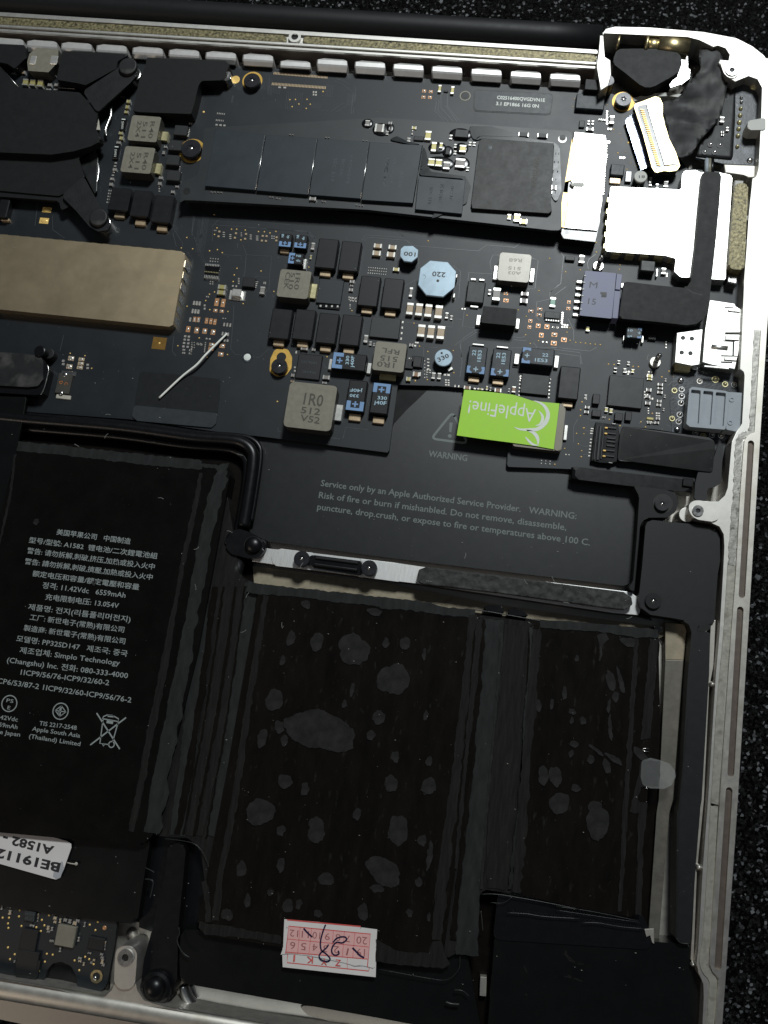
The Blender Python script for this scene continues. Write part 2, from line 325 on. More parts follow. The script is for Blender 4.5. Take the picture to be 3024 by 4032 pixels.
def sweep(name, pts, rx, rz, m, parent=None, n=12, taper=None, smooth_=True):
    """a tube with an elliptic section along 3D points"""
    bm = bmesh.new(); org = pts[0].copy(); prev = None; N = len(pts)
    for i, p in enumerate(pts):
        d = (pts[min(i + 1, N - 1)] - pts[max(i - 1, 0)]); d.normalize(); s = Vector((d.y, -d.x, 0))
        if s.length < 1e-3: s = Vector((1, 0, 0))
        s.normalize(); up = s.cross(d); up.normalize(); k = taper[i] if taper else 1
        ring = [bm.verts.new(p - org + s * rx * k * math.cos(a * 2 * math.pi / n) + up * rz * k * math.sin(a * 2 * math.pi / n)) for a in range(n)]
        if prev:
            for a in range(n): bm.faces.new((prev[a], prev[(a + 1) % n], ring[(a + 1) % n], ring[a]))
        else: first = ring
        prev = ring
    bm.faces.new(first[::-1]); bm.faces.new(prev)
    return fin(bm, name, m, parent, org, smooth_)
def smoothpath(pts, k=6):
    out = []; N = len(pts)
    for i in range(N - 1):
        a, b, c, d = pts[max(i - 1, 0)], pts[i], pts[i + 1], pts[min(i + 2, N - 1)]
        for j in range(k):
            t = j / k; out.append(.5 * ((2 * b) + (c - a) * t + (2 * a - 5 * b + 4 * c - d) * t * t + (3 * b - a - 3 * c + d) * t ** 3))
    out.append(pts[-1].copy()); return out
def ragged(pts, step=.05, amp=.012, fr=9.0):
    out = []; N = len(pts)
    for i, p in enumerate(pts):
        q = pts[(i + 1) % N]; n = max(1, int((q - p).length / step))
        for k in range(n):
            r = p.lerp(q, k / n); v = Vector((r.x * fr, r.y * fr, 3.0)); out.append(r + Vector((noise.noise(v), noise.noise(v + Vector((9, 4, 2))))) * amp * 2)
    return out
def strokes(name, lines, z, m, parent, thick=.002, closed=False):
    """flat printed strokes: a list of (points xy, width or widths)"""
    bm = bmesh.new(); c = lines[0][0][0]; org = Vector((c.x, c.y, z))
    for pts, wd in lines:
        N = len(pts); prev = None
        for i, p in enumerate(pts):
            d = pts[min(i + 1, N - 1)] - pts[max(i - 1, 0)]
            if d.length < 1e-7: continue
            d.normalize(); s = Vector((-d.y, d.x)) * ((wd[i] if isinstance(wd, (list, tuple)) else wd) / 2)
            a = bm.verts.new((p.x + s.x - c.x, p.y + s.y - c.y, 0)); b = bm.verts.new((p.x - s.x - c.x, p.y - s.y - c.y, 0))
            if prev: bm.faces.new((prev[0], prev[1], b, a))
            prev = (a, b)
    bm.normal_update()
    for f in bm.faces:
        if f.normal.z < 0: f.normal_flip()
    me = bpy.data.meshes.new(name); bm.normal_update(); bm.to_mesh(me); bm.free(); me.materials.append(M[m]); return link(name, me, parent, org)
def arcpts(p, r, a0, a1, n=16): return [Vector((p.x + r * math.cos(math.radians(a0 + (a1 - a0) * i / n)), p.y + r * math.sin(math.radians(a0 + (a1 - a0) * i / n)))) for i in range(n + 1)]
_caph = [None]
def rawtext(s, bold=0.0):
    cu = bpy.data.curves.new('t', 'FONT'); cu.body = s; cu.size = 1; cu.resolution_u = 2; cu.offset = bold
    o = bpy.data.objects.new('t', cu); scene.collection.objects.link(o)
    dg = bpy.context.evaluated_depsgraph_get(); dg.update()
    me = bpy.data.meshes.new_from_object(o.evaluated_get(dg)); bpy.data.objects.remove(o); bpy.data.curves.remove(cu); return me
def print_text(rows, z, m, parent, name='printing', bold=0.0):
    r = None
    for row in rows: r = print_line([row], z, m, parent, name, bold)
    return r
def print_line(rows, z, m, parent, name='printing', bold=0.0):
    if _caph[0] is None:
        h = rawtext('H'); _caph[0] = max(v.co.y for v in h.vertices); bpy.data.meshes.remove(h)
    F, s, x0, y0, x1, y1, ch = rows[0]; me = rawtext(s, bold)
    if not me.vertices: return None
    a, b = Q(F, x0, y0, z), Q(F, x1, y1, z); xs = [v.co.x for v in me.vertices]; mn, mxx = min(xs), max(xs)
    d = b - a; ex = d / max(1e-6, mxx - mn); ey = Vector((-d.y, d.x, 0)).normalized() * (cm(F, ch, x0, y0, z) / _caph[0])
    fs = sorted((min(me.vertices[i].co.x for i in p.vertices), max(me.vertices[i].co.x for i in p.vertices), tuple(p.vertices)) for p in me.polygons)
    words, cur, hi = [], [], None
    for f in fs:      # one mesh for each printed word
        if hi is not None and f[0] - hi > .17: words.append(cur); cur = []
        cur.append(f[2]); hi = f[1] if hi is None or not cur[:-1] else max(hi, f[1])
    words.append(cur); o = None
    for wd_ in words:
        used = sorted({i for f in wd_ for i in f}); idx = {i: k for k, i in enumerate(used)}; co = []
        for i in used: v = me.vertices[i].co; co.append(a + ex * (v.x - mn) + ey * v.y)
        org = co[0].copy(); w = bpy.data.meshes.new(name); w.from_pydata([(q.x - org.x, q.y - org.y, 0) for q in co], [], [[idx[i] for i in f] for f in wd_]); w.materials.append(M[m]); o = link(name, w, parent, org)
    bpy.data.meshes.remove(me); return o
def star(p, r, n=6):
    return [Vector((p.x + (r if i % 2 == 0 else r * .66) * math.cos(i * math.pi / n + .3), p.y + (r if i % 2 == 0 else r * .66) * math.sin(i * math.pi / n + .3))) for i in range(2 * n)]
def screw(F, x, y, r, z0, z1, label, star_r=.42, m='screw'):
    p = Q(F, x, y, z1); rr = cm(F, r, x, y, z1); t = thing('screw', label, 'screw', (p.x, p.y, z0), 'small screws with a star socket')
    o = prism('screw_head', circ(p, rr, 28), z0, z1 - .02, m, t, bev=0)
    prism('head_rim', circ(p, rr * .94, 28), z1 - .02, z1, m, t, holes=[star(p, rr * star_r)])
    prism('star_socket', circ(p, rr * star_r * 1.02, 12), z1 - .019, z1 - .016, 'socket', t, bev=0)
    dome('socket_glint', F, x, y, 0, z1 - .016, .008, 'steel', t, rcm=rr * .16, n=8, k=2)
    return t
# ================================================================ the mat under everything
bm = bmesh.new()
for x, y in ((-60, -60), (60, -60), (60, 60), (-60, 60)): bm.verts.new((x, y, 0))
bm.verts.ensure_lookup_table(); bm.faces.new(bm.verts)
tag(fin(bm, 'tabletop', 'mat', None, (0, 0, 0)), kind='structure')
# ================================================================ laptop case
case = thing('laptop_case', 'open silver aluminium laptop base seen from inside, filling the picture', 'laptop case', P(1500, 2000, 0))
LEDGE = RIM - .06
case_outer_R = [('A4', 303, 208), ('A4', 700, 226), ('A4', 1130, 262), ('A4', 1400, 312), ('A4', 1530, 378), ('A4', 1625, 452), ('S', 3036, 262), ('S', 3052, 330), ('S', 3058, 480), ('S', 3050, 800), ('S', 3038, 1050),
                ('C4', 1650, 0), ('C4', 1545, 1659), ('E1', 1440, 1659), ('D7', 1415, 0), ('D7', 1300, 1659), ('S', 2822, 4380)]
inner_R = [('A4', 303, 262), ('A4', 1000, 300), ('A4', 1100, 318), ('A4', 1140, 345), ('A4', 1215, 385), ('A4', 1250, 362), ('A4', 1320, 388), ('A4', 1357, 445), ('A4', 1345, 505), ('A4', 1268, 482), ('A4', 1255, 510), ('A4', 1300, 590),
           ('A4', 1345, 640), ('A4', 1395, 668), ('A4', 1430, 640), ('A4', 1500, 612), ('A4', 1580, 640), ('A4', 1620, 715), ('A4', 1605, 940), ('A4', 1600, 1060), ('A4', 1583, 1380), ('B6', 1560, 230), ('B6', 1512, 240), ('B6', 1480, 590), ('B6', 1460, 900),
           ('B6', 1440, 1150), ('B6', 1418, 1659), ('C4', 1420, 330), ('C4', 1465, 345), ('C4', 1458, 400), ('C4', 1468, 460), ('C4', 1450, 790), ('C4', 1390, 855), ('C4', 1352, 940), ('C4', 1345, 1050), ('C4', 1330, 1330),
           ('C4', 1305, 1400), ('C4', 1245, 1455), ('C4', 1100, 1437), ('C4', 1030, 1445), ('C4', 990, 1480), ('C4', 985, 1540), ('C4', 1030, 1590), ('E1', 1050, 428), ('E1', 1140, 470), ('E1', 1190, 560), ('E1', 1185, 700), ('E1', 1170, 1000),
           ('E1', 1130, 1659), ('E2', 1172, 500), ('E2', 1100, 1659), ('D7', 1150, 400), ('D7', 1110, 1080), ('D7', 1098, 1180), ('D7', 1115, 1265), ('D7', 1162, 1345), ('D7', 1155, 1450), ('D7', 1145, 1659), ('S', 2740, 4380)]
ro = outl('S', case_outer_R, LEDGE); ri = outl('S', inner_R, LEDGE)
ro[:] = fillet(ro, .25, 2)
prism('side_wall', ro + ri[::-1], .05, LEDGE, 'alu', case, bev=.035, seg=3)
# outer rounded skin a little lower
rim_in = [('C4', 1600, 0), ('C4', 1568, 500), ('C4', 1545, 860), ('C4', 1490, 885), ('C4', 1462, 930), ('C4', 1450, 1050), ('E1', 1352, 200), ('E1', 1343, 400), ('E1', 1310, 1000), ('E1', 1258, 1659), ('D7', 1275, 0), ('D7', 1205, 1080), ('D7', 1203, 1190), ('D7', 1225, 1250), ('D7', 1272, 1300), ('D7', 1255, 1500), ('D7', 1245, 1659), ('S', 2795, 4380)]
rim_out = [('C4', 1648, 0), ('C4', 1543, 1659), ('E1', 1438, 1659), ('D7', 1413, 0), ('D7', 1298, 1659), ('S', 2820, 4380)]
def slot(a, b, w):
    pa, pb = outl('S', [a, b], RIM); d = (pb - pa).normalized(); s = Vector((-d.y, d.x)); h = w / 2; r = []
    for i in range(9):
        t = math.pi * i / 8; r.append(pa - d * math.sin(t) * h + s * math.cos(t) * h)
    for i in range(9):
        t = math.pi * i / 8; r.append(pb + d * math.sin(t) * h - s * math.cos(t) * h)
    return r
sl = [slot(('C4', 1516, 955), ('E1', 1375, 1222), .125), slot(('E1', 1358, 1385), ('E2', 1312, 1412), .125), slot(('E2', 1297, 1572), ('D7', 1266, 1205), .125)]
prism('vent_rail', outl('S', rim_out, RIM) + outl('S', rim_in, RIM)[::-1], LEDGE + .0005, RIM, 'alu_worn', case, holes=sl)
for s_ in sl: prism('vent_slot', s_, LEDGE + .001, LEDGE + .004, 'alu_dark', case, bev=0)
def strip(name, F, pts, w, z0, z1, m, parent, k=5, wob=0, bev=.004):
    c = smoothpath([Q(p[0], p[1], p[2], z1) if isinstance(p[0], str) else Q(F, p[0], p[1], z1) for p in pts], k)
    a, b = [], []
    for i, p in enumerate(c):
        d = c[min(i + 1, len(c) - 1)] - c[max(i - 1, 0)]; d.z = 0; d.normalize(); s = Vector((-d.y, d.x)); q = Vector((p.x, p.y))
        hw = w / 2 * (1 + wob * (random.random() - .5)); a.append(q + s * hw); b.append(q - s * hw)
    return prism(name, a + b[::-1], z0, z1, m, parent, bev=bev)
strip('sealant_strip', 'S', [('C4', 1572, 0), ('C4', 1545, 480), ('C4', 1528, 820), ('C4', 1500, 872), ('C4', 1435, 895), ('C4', 1412, 980), ('C4', 1403, 1200), ('E1', 1310, 200), ('E1', 1285, 550), ('E1', 1262, 900)], .13, LEDGE, LEDGE + .022, 'sealant', case, 8, .5)
strip('sealant_strip', 'S', [('E1', 1262, 905), ('E1', 1212, 1659), ('E2', 1240, 500), ('E2', 1210, 900), ('E2', 1165, 1659), ('D7', 1235, 0), ('D7', 1185, 900), ('D7', 1155, 1120), ('D7', 1165, 1225), ('D7', 1222, 1305), ('D7', 1228, 1400), ('D7', 1205, 1659), ('S', 2765, 4300)], .14, LEDGE, LEDGE + .022, 'sealant_clean', case, 6, .12)
# inner floor
floor_pts = outl('S', [(-260, 60), (3030, 230), (2900, 2400), (2750, 4380), (900, 4200), (-260, 3960)], FLOOR)
prism('floor_panel', floor_pts, .3, FLOOR, 'alu_floor', case, bev=0)
# front rail, bottom left
prism('front_wall', outl('S', [(-200, 3822), (0, 3861), ('D3', 400, 1375), ('D3', 780, 1462), ('D3', 830, 1448), ('D3', 880, 1395), ('D3', 905, 1345), ('D3', 900, 1180), ('D3', 918, 1105), ('D3', 965, 1060), ('D3', 1040, 1055), ('D3', 1078, 1110), ('D3', 1062, 1340), ('D3', 1075, 1400), ('D3', 1130, 1480), ('D3', 1300, 1528), ('D3', 1659, 1600), ('D4', 700, 1659), ('D4', 1400, 1760), ('S', 2740, 4330), ('S', 2740, 4385), ('S', 676, 4030), ('S', 0, 3918), ('S', -200, 3884)], LEDGE - .03), .05, LEDGE - .03, 'alu_floor', case, bev=.01)
sweep('rolled_front_edge', [Q('S', x, y, 1.06) for x, y in ((-220, 3856), (0, 3893), (340, 3950), (700, 4012), (1500, 4150), (2700, 4360))], .19, .12, 'alu_worn', case, n=20)
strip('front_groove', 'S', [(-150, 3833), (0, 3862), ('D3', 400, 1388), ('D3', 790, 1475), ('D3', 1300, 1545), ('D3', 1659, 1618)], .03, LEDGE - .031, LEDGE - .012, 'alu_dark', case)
# screw lug on the front rail
def boss(name, pts, F, cx, cy, r, z0, z1, m='alu', ring=True):
    o = prism(name, fillet(outl(F, pts, z1), .22, 5), z0, z1, m, case, bev=.012)
    p = Q(F, cx, cy, z1); rr = cm(F, r, cx, cy, z1)
    prism('boss_ring', circ(p, rr), z1, z1 + .03, 'steel', case, holes=[circ(p, rr * .42, 18)])
    prism('boss_bore', circ(p, rr * .43, 18), z1 + .001, z1 + .004, 'socket', case, bev=0)
boss('screw_lug', [(905, 1110), (915, 1075), (960, 1045), (1035, 1045), (1078, 1100), (1060, 1345), (1020, 1385), (950, 1390), (893, 1345)], 'D3', 988, 1135, 62, FLOOR, LEDGE + .03)
boss('screw_lug', [('E1', 795, 300), ('E1', 800, 235), ('E1', 850, 195), ('E1', 920, 195), ('E1', 1080, 225), ('E1', 1138, 290), ('E1', 1130, 380), ('E1', 1085, 430), ('E1', 900, 405), ('E1', 835, 370)], 'E1', 893, 308, 62, LEDGE - .4, LEDGE + .03)
cyl('standoff_post', 'E1', 775, 350, 85, FLOOR, .95, 'alu', case)
boss('screw_lug', [('A4', 1262, 490), ('A4', 1320, 510), ('A4', 1420, 560), ('A4', 1410, 630), ('A4', 1350, 645), ('A4', 1300, 600)], 'A4', 1362, 578, 52, LEDGE - .2, LEDGE + .02)
# a curved milled pocket beside the front rail
prism('milled_pocket', fillet(outl('D4', [(165, 1345), (1700, 1600), (1700, 1760), (700, 1659), (330, 1590), (210, 1480)], FLOOR + .05), .3), .35, FLOOR + .05, 'alu_shiny', case, bev=.03)
sweep('pocket_wall', smoothpath([Q('D4', x, y, FLOOR + .16) for x, y in ((150, 1350), (175, 1440), (235, 1530), (330, 1595), (520, 1630), (800, 1680), (1600, 1830))], 6), .10, .16, 'alu_shiny', case, n=18)
prism('milled_step', fillet(outl('D4', [(1040, 1510), (1120, 1590), (1300, 1640), (2300, 1800), (2300, 1720), (1200, 1525)], FLOOR + .09), .1), FLOOR + .04, FLOOR + .09, 'alu_floor', case, bev=.02)
strip('pocket_edge', 'D4', [(160, 1355), (185, 1440), (260, 1560), (330, 1600)], .03, FLOOR, FLOOR + .12, 'alu_dark', case)
dome('pocket_corner', 'D3', 1040, 945, 45, FLOOR, .12, 'alu_floor', case)
# right side floor strips beside the cells
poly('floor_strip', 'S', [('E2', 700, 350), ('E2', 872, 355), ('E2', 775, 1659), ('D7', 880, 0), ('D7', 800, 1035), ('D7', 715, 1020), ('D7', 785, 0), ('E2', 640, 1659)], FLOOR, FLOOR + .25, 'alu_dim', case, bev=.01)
poly('floor_strip', 'S', [('E2', 700, 0), ('E2', 905, 20), ('E2', 872, 353), ('E2', 700, 348)], FLOOR, FLOOR + .24, 'beige', case, bev=.01)
poly('inner_ledge', 'S', [('E2', 1128, -20), ('E2', 1172, -20), ('E2', 1150, 400), ('E2', 1108, 620), ('E2', 1060, 1659), ('D7', 1100, 470), ('D7', 1075, 1200), ('D7', 1052, 1150), ('D7', 1085, 500), ('D7', 1125, 0), ('E2', 1085, 700)], .7, .95, 'alu_floor', case, bev=.01)
for a, b in ((1132, 578), ):
    dome('wall_nub', 'E2', a, b, 28, .95, .1, 'alu', case)
dome('wall_nub', 'D7', 1112, 425, 26, .95, .1, 'alu', case); dome('wall_nub', 'D7', 1065, 1185, 18, .95, .08, 'alu', case)
# pale band under the controller plate: aluminium bracket bar and beige floor
poly('beige_liner', 'S', [('C5', 500, 1195), ('C5', 1659, 1350), ('C6', 700, 880), ('C6', 1600, 1000), ('E1', 540, 1560), ('E1', 560, 1659), ('C6', 1640, 1080), ('C6', 0, 930), ('C5', 500, 1420)], FLOOR, FLOOR + .12, 'beige', case, bev=.005)
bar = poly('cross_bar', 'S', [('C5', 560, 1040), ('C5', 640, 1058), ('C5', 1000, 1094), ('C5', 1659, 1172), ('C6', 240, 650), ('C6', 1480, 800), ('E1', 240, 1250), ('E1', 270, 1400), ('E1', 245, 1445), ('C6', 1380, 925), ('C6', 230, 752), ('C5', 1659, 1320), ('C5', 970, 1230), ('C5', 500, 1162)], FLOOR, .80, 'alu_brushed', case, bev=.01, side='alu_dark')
poly('bar_plate', 'C5', [(660, 1130), (690, 1072), (740, 1058), (998, 1092), (996, 1118), (960, 1120), (960, 1200), (982, 1205), (980, 1232), (700, 1200), (668, 1172)], .80, .815, 'alu_brushed', case, bev=.004)
poly('bar_plate', 'C5', [(1390, 1142), (1700, 1178), (1700, 1330), (1365, 1285), (1372, 1262), (1400, 1262), (1410, 1165), (1388, 1165)], .80, .815, 'alu_brushed', case, bev=.004)
# ---------------------------------------------------------------- rear rail: foam strips, ridges, vents
def yl(x): return 57 + .0631 * x      # photo line of the white edge behind the hinge cover
X0, X1 = -160, 2366
def lineband(name, d0, d1, z0, z1, m, x0=X0, x1=X1, **k): return poly(name, 'S', [(x0, yl(x0) + d0), (x1, yl(x1) + d0), (x1, yl(x1) + d1), (x0, yl(x0) + d1)], z0, z1, m, case, **k)
RR = 1.0
lineband('rear_rail', -10, 66, .3, RR - .06, 'alu', bev=.008)
lineband('rear_lip', -6, 6, RR - .06, RR, 'alu', bev=.006)
for d0 in (39, 56): lineband('rail_ridge', d0, d0 + 9, RR - .06, RR - .005, 'alu', bev=.006, x1=2390)
lineband('ridge_gap', 48.5, 55.5, RR - .06, RR - .05, 'alu_dark', x1=2390, bev=0)
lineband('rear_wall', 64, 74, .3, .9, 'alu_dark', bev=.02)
def xr(xa, xb, y0, y1):
    return [(xa, yl(xa) + y0), (xb, yl(xb) + y0), (xb, yl(xb) + y1), (xa, yl(xa) + y1)]
o = fillet(outl('S', xr(-160, 1128, 9, 36), RR), .11, 4); prism('foam_strip', o, RR - .06, RR - .015, 'gasket', case, bev=.02)
o = fillet(outl('S', xr(1192, 2350, 9, 36), RR), .11, 4); prism('foam_strip', o, RR - .06, RR - .015, 'gasket', case, bev=.02)
pc = Q('A2', 852, 302, RR)
prism('screw_boss', circ(pc, .15, 26), RR - .05, RR + .01, 'alu', case, holes=[circ(pc, .085, 18)]); prism('boss_bore', circ(pc, .086, 18), RR - .059, RR - .04, 'socket', case, bev=0)
fins = [34, 166, 302, 440, 582, 725, 870, 1016, 1163, 1308, 1457, 1608, 1760, 1915, 2070, 2225]
for i, fx in enumerate(fins):
    low = 16 if i == 8 else 0
    w = 61; y0 = yl(fx) + 92 + low; yb = yl(fx) + (150 if i > 8 else 146)
    sl_ = .0631
    zt = .925 - (.05 if low else 0); bm = bmesh.new(); cx0 = Q('S', fx, y0, zt); rows = []
    for dy, ww, z in ((0, w - 16, zt - .05), (2, w - 8, zt - .015), (6, w - 2, zt), (22, w, zt), (30, w, zt - .02), (yb - y0 - 7, w - 3, .83), (yb - y0 - 4, w - 6, .80), (yb - y0 - 3, w - 7, FLOOR)):
        sh = .07 * dy; rows.append([bm.verts.new(Q('S', fx + ux * ww + (10 if ux < 0 and dy < 3 else 0) - (8 if abs(ux) == 1 and dy < 6 else 0) * ux, y0 + dy + ux * ww * sl_, z - (.03 if abs(ux) == 1 else 0)) - cx0) for ux in (-1, -.93, 0, .9, .97, 1)])
    for r0_, r1_ in zip(rows, rows[1:]):
        for k in range(5): bm.faces.new((r0_[k], r0_[k + 1], r1_[k + 1], r1_[k]))
    for k_ in (0, 5):   # side walls of the vent opening
        lo = [bm.verts.new(Vector((r_[k_].co.x, r_[k_].co.y, FLOOR - cx0.z))) for r_ in rows]
        for k in range(7): bm.faces.new((rows[k][k_], rows[k + 1][k_], lo[k + 1], lo[k]))
    fin(bm, 'vent_fin', 'alu_fin', case, cx0)
# black tab between the last vent and the corner
box('corner_tab', 'A4', 225, 690, 120, 100, .12, 'blk_satin', case, z=.85)
poly('rail_end', 'A4', [(285, 285), (318, 288), (318, 470), (375, 490), (380, 610), (355, 700), (290, 740), (280, 600), (258, 550), (262, 490), (285, 440)], .7, RIM - .07, 'alu', case, bev=.02)
poly('wall_tab', 'A4', [(1300, 1340), (1560, 1350), (1560, 1450), (1500, 1450), (1460, 1420), (1310, 1410)], .6, .9, 'alu_floor', case, bev=.02)
# ================================================================ hinge cover
cov = thing('hinge_cover', 'long black satin hinge tube across the top of the picture', 'hinge cover', P(1000, 60, .5))
pa, pb = Q('S', -260, 57 - 48 - 17, .86), Q('S', 2366, 154, .86)
sweep('cover_tube', [pa.lerp(pb, i / 12) for i in range(13)], .30, .27, 'blk_satin', cov, n=36)
# ================================================================ hinge corner
hg = thing('lid_hinge', 'brass coloured hinge barrel under the top right rim', 'hinge', Q('A4', 850, 400, .7))
sweep('hinge_barrel', [Q('A4', 765, 352, 1.02), Q('A4', 1015, 385, 1.02)], .19, .13, 'brass', hg, n=24)
sweep('barrel_collar', [Q('A4', 655, 352, 1.02), Q('A4', 682, 355, 1.02)], .19, .13, 'brass', hg, n=20)
sweep('barrel_collar', [Q('A4', 425, 345, 1.0), Q('A4', 447, 348, 1.0)], .17, .13, 'brass', hg, n=20)
sweep('hinge_pin', [Q('A4', 660, 358, 1.0), Q('A4', 790, 368, 1.0)], .14, .1, 'brass', hg, n=16)
poly('hinge_bracket', 'A4', [(940, 450), (1010, 455), (1000, 560), (1030, 565), (1025, 640), (960, 690), (860, 720), (850, 690), (900, 640), (940, 560)], .6, .92, 'steel', hg, bev=.015)
poly('hinge_recess', 'A4', [(318, 285), (1030, 325), (1340, 395), (1355, 520), (1250, 640), (1000, 760), (560, 780), (380, 640), (318, 470)], .45, .5, 'blk_gloss', hg, bev=0)
poly('hinge_frame', 'A4', [(420, 300), (640, 330), (640, 400), (450, 395)], .5, .8, 'blk_dusty', hg, bev=.02)
foam = tag(poly('foam_pad', 'A4', [(395, 520), (400, 470), (420, 420), (450, 400), (560, 397), (850, 400), (910, 420), (945, 455), (956, 520), (935, 580), (880, 620), (740, 700), (700, 713), (655, 712), (610, 690), (500, 600)], .62, 1.04, 'blk_matte', None, r=.08, bev=.02),
           'thick black foam pad with rounded triangular shape over the hinge', 'foam pad')
tag(strip('white_wedge', 'A4', [(560, 815), (700, 780), (850, 770), (960, 785)], .09, .5, .74, 'plas_white', None), 'thin white wedge under the crumpled black cable below the foam pad', 'wedge')
# crumpled cable sheet
def sheet(name, F, pts, z0, thick, m, amp=.05, fr=2.2, parent=None, cuts=26):
    o = outl(F, pts, z0 + thick); xs = [p.x for p in o]; ys = [p.y for p in o]; c = centroid(o)
    bm = bmesh.new(); vs = [bm.verts.new((p.x - c.x, p.y - c.y, thick)) for p in fillet(o, .05, 2)]; bm.faces.new(vs)
    for ax, lo, hi in ((0, min(xs), max(xs)), (1, min(ys), max(ys))):
        nc = max(3, min(150, int((hi - lo) * cuts / 2.2)))
        for k in range(1, nc):
            co = Vector((0, 0, 0)); co[ax] = lo + (hi - lo) * k / nc - (c.x if ax == 0 else c.y); no = Vector((0, 0, 0)); no[ax] = 1
            bmesh.ops.bisect_plane(bm, geom=bm.verts[:] + bm.edges[:] + bm.faces[:], plane_co=co, plane_no=no)
    r = bmesh.ops.extrude_face_region(bm, geom=bm.faces[:])
    for v in [g for g in r['geom'] if isinstance(g, bmesh.types.BMVert)]: v.co.z -= thick
    for v in bm.verts:
        q = Vector((v.co.x + c.x, v.co.y + c.y, 0)); v.co.z += amp * noise.noise(q * fr) + amp * .5 * abs(noise.noise(q * fr * 2.3 + Vector((7, 3, 1))))
    return fin(bm, name, m, parent, (c.x, c.y, z0), True)
tag(sheet('crumpled_cable', 'A4', [(1100, 400), (1190, 385), (1260, 440), (1300, 580), (1335, 650), (1300, 850), (1230, 1020), (1110, 1140), (1040, 1255), (960, 1290), (880, 1260), (775, 830), (900, 800), (960, 760), (1000, 690), (1050, 640), (1110, 560), (1090, 480)], .95, .05, 'blk_dusty', .16, 1.7), 'crumpled black cloth covered display cable in the top right corner', 'cable')
# display connector lying askew
dc = thing('display_connector', 'silver display cable connector lying askew with its gold contacts showing', 'connector', Q('A4', 750, 1090, .9))
poly('backing_film', 'A4', [(492, 985), (555, 925), (640, 1180), (700, 1350), (622, 1392), (560, 1200)], .80, .83, 'film_blue', dc, bev=0)
prism('metal_shell', fillet(outl('A4', [(565, 870), (572, 848), (640, 825), (735, 788), (775, 795), (800, 850), (800, 950), (850, 1130), (905, 1240), (942, 1355), (915, 1392), (860, 1400), (810, 1395), (740, 1412), (712, 1370), (640, 1100)], 1.0), .03), .84, 1.0, 'brass', dc, bev=.02, side='socket')
poly('contact_bed', 'A4', [(590, 880), (602, 862), (668, 850), (735, 1080), (820, 1352), (748, 1380), (732, 1365)], 1.0, 1.008, 'blk_gloss', dc, bev=0)
poly('top_plate', 'A4', [(665, 850), (715, 825), (740, 850), (760, 800), (778, 850), (785, 930), (868, 1240), (905, 1250), (925, 1345), (885, 1335), (870, 1342), (815, 1350), (735, 1080)], 1.0, 1.03, 'shield', dc, bev=.01)
for i in range(30):
    f = i / 29; x_, y_ = 632 + 135 * f, 895 + 450 * f
    box('contact_pin', 'A4', x_, y_, 30, 8, .02, 'gold', dc, z=1.01, bev=0, rot=-.1)
# ================================================================ small charging board in the corner
pb_ = thing('charging_board', 'small blue black circuit board with a row of solder domes in the top right corner', 'circuit board', Q('A4', 1400, 1000, .7))
poly('board', 'A4', [(1320, 700), (1500, 685), (1590, 700), (1612, 740), (1610, 1000), (1568, 1352), (1300, 1340), (1068, 1288), (1100, 1190), (1225, 1010), (1290, 860)], .78, .84, 'pcb_worn', pb_, bev=.01)
ht = sheet('tape_cover', 'A4', [(1330, 700), (1395, 720), (1390, 1000), (1370, 1300), (1070, 1275), (1110, 1170), (1230, 1010), (1290, 860)], .845, .02, 'blk_tape', .02, 2, pb_)
for x, y in ((1188, 1182), (1265, 1188), (1142, 1243), (1222, 1245)):
    cyl('cover_hole', 'A4', x, y, 23, .865, .885, 'socket', pb_, n=16, bev=0); dome('solder_glint', 'A4', x + 4, y - 6, 13, .886, .02, 'steel', pb_, n=10, k=3)
for x, y, r in ((1440, 800, 13), (1440, 838, 13), (1435, 890, 17), (1430, 945, 19), (1424, 1002, 21), (1418, 1055, 20), (1412, 1112, 20), (1407, 1200, 17)): dome('solder_dome', 'A4', x, y, r, .84, .06, 'tin_w' if r > 15 else 'steel', pb_)
dome('corner_contact', 'A4', 1545, 715, 26, .84, .05, 'tin_w', pb_, sx=1.3); dome('corner_contact', 'A4', 1510, 1312, 26, .84, .05, 'steel', pb_)
for x, y, w, h in ((1285, 975, 36, 50), (1328, 1052, 24, 36), (1288, 1078, 22, 18), (1288, 1100, 22, 18)): cap(pb_, 'A4', x, y, w, h, 'ceramic_g', z=.865)
tag(prism('white_clip', fillet(outl('A4', [(1495, 1000), (1500, 985), (1640, 960), (1640, 1060), (1520, 1062), (1490, 1045)], 1.16), .04), .85, 1.16, 'plas_white', None, bev=.025), 'small off white plastic clip on the right rim beside the corner board', 'clip')
screw('A4', 352, 655, 52, .75, 1.12, 'black star screw on the silver tab left of the foam pad')
# wires under the corner board
wr = thing('cable_wires', 'short grey wires running from the corner board into the black flat cable', 'wires', Q('A4', 1180, 1360, .8))
for i in range(3): sweep('wire', [Q('A4', 1160 + 22 * i, 1290, .80), Q('A4', 1158 + 22 * i, 1420, .84)], .05, .05, ['plas_grey', 'ferrite', 'blk_rubber'][i], wr, n=10)
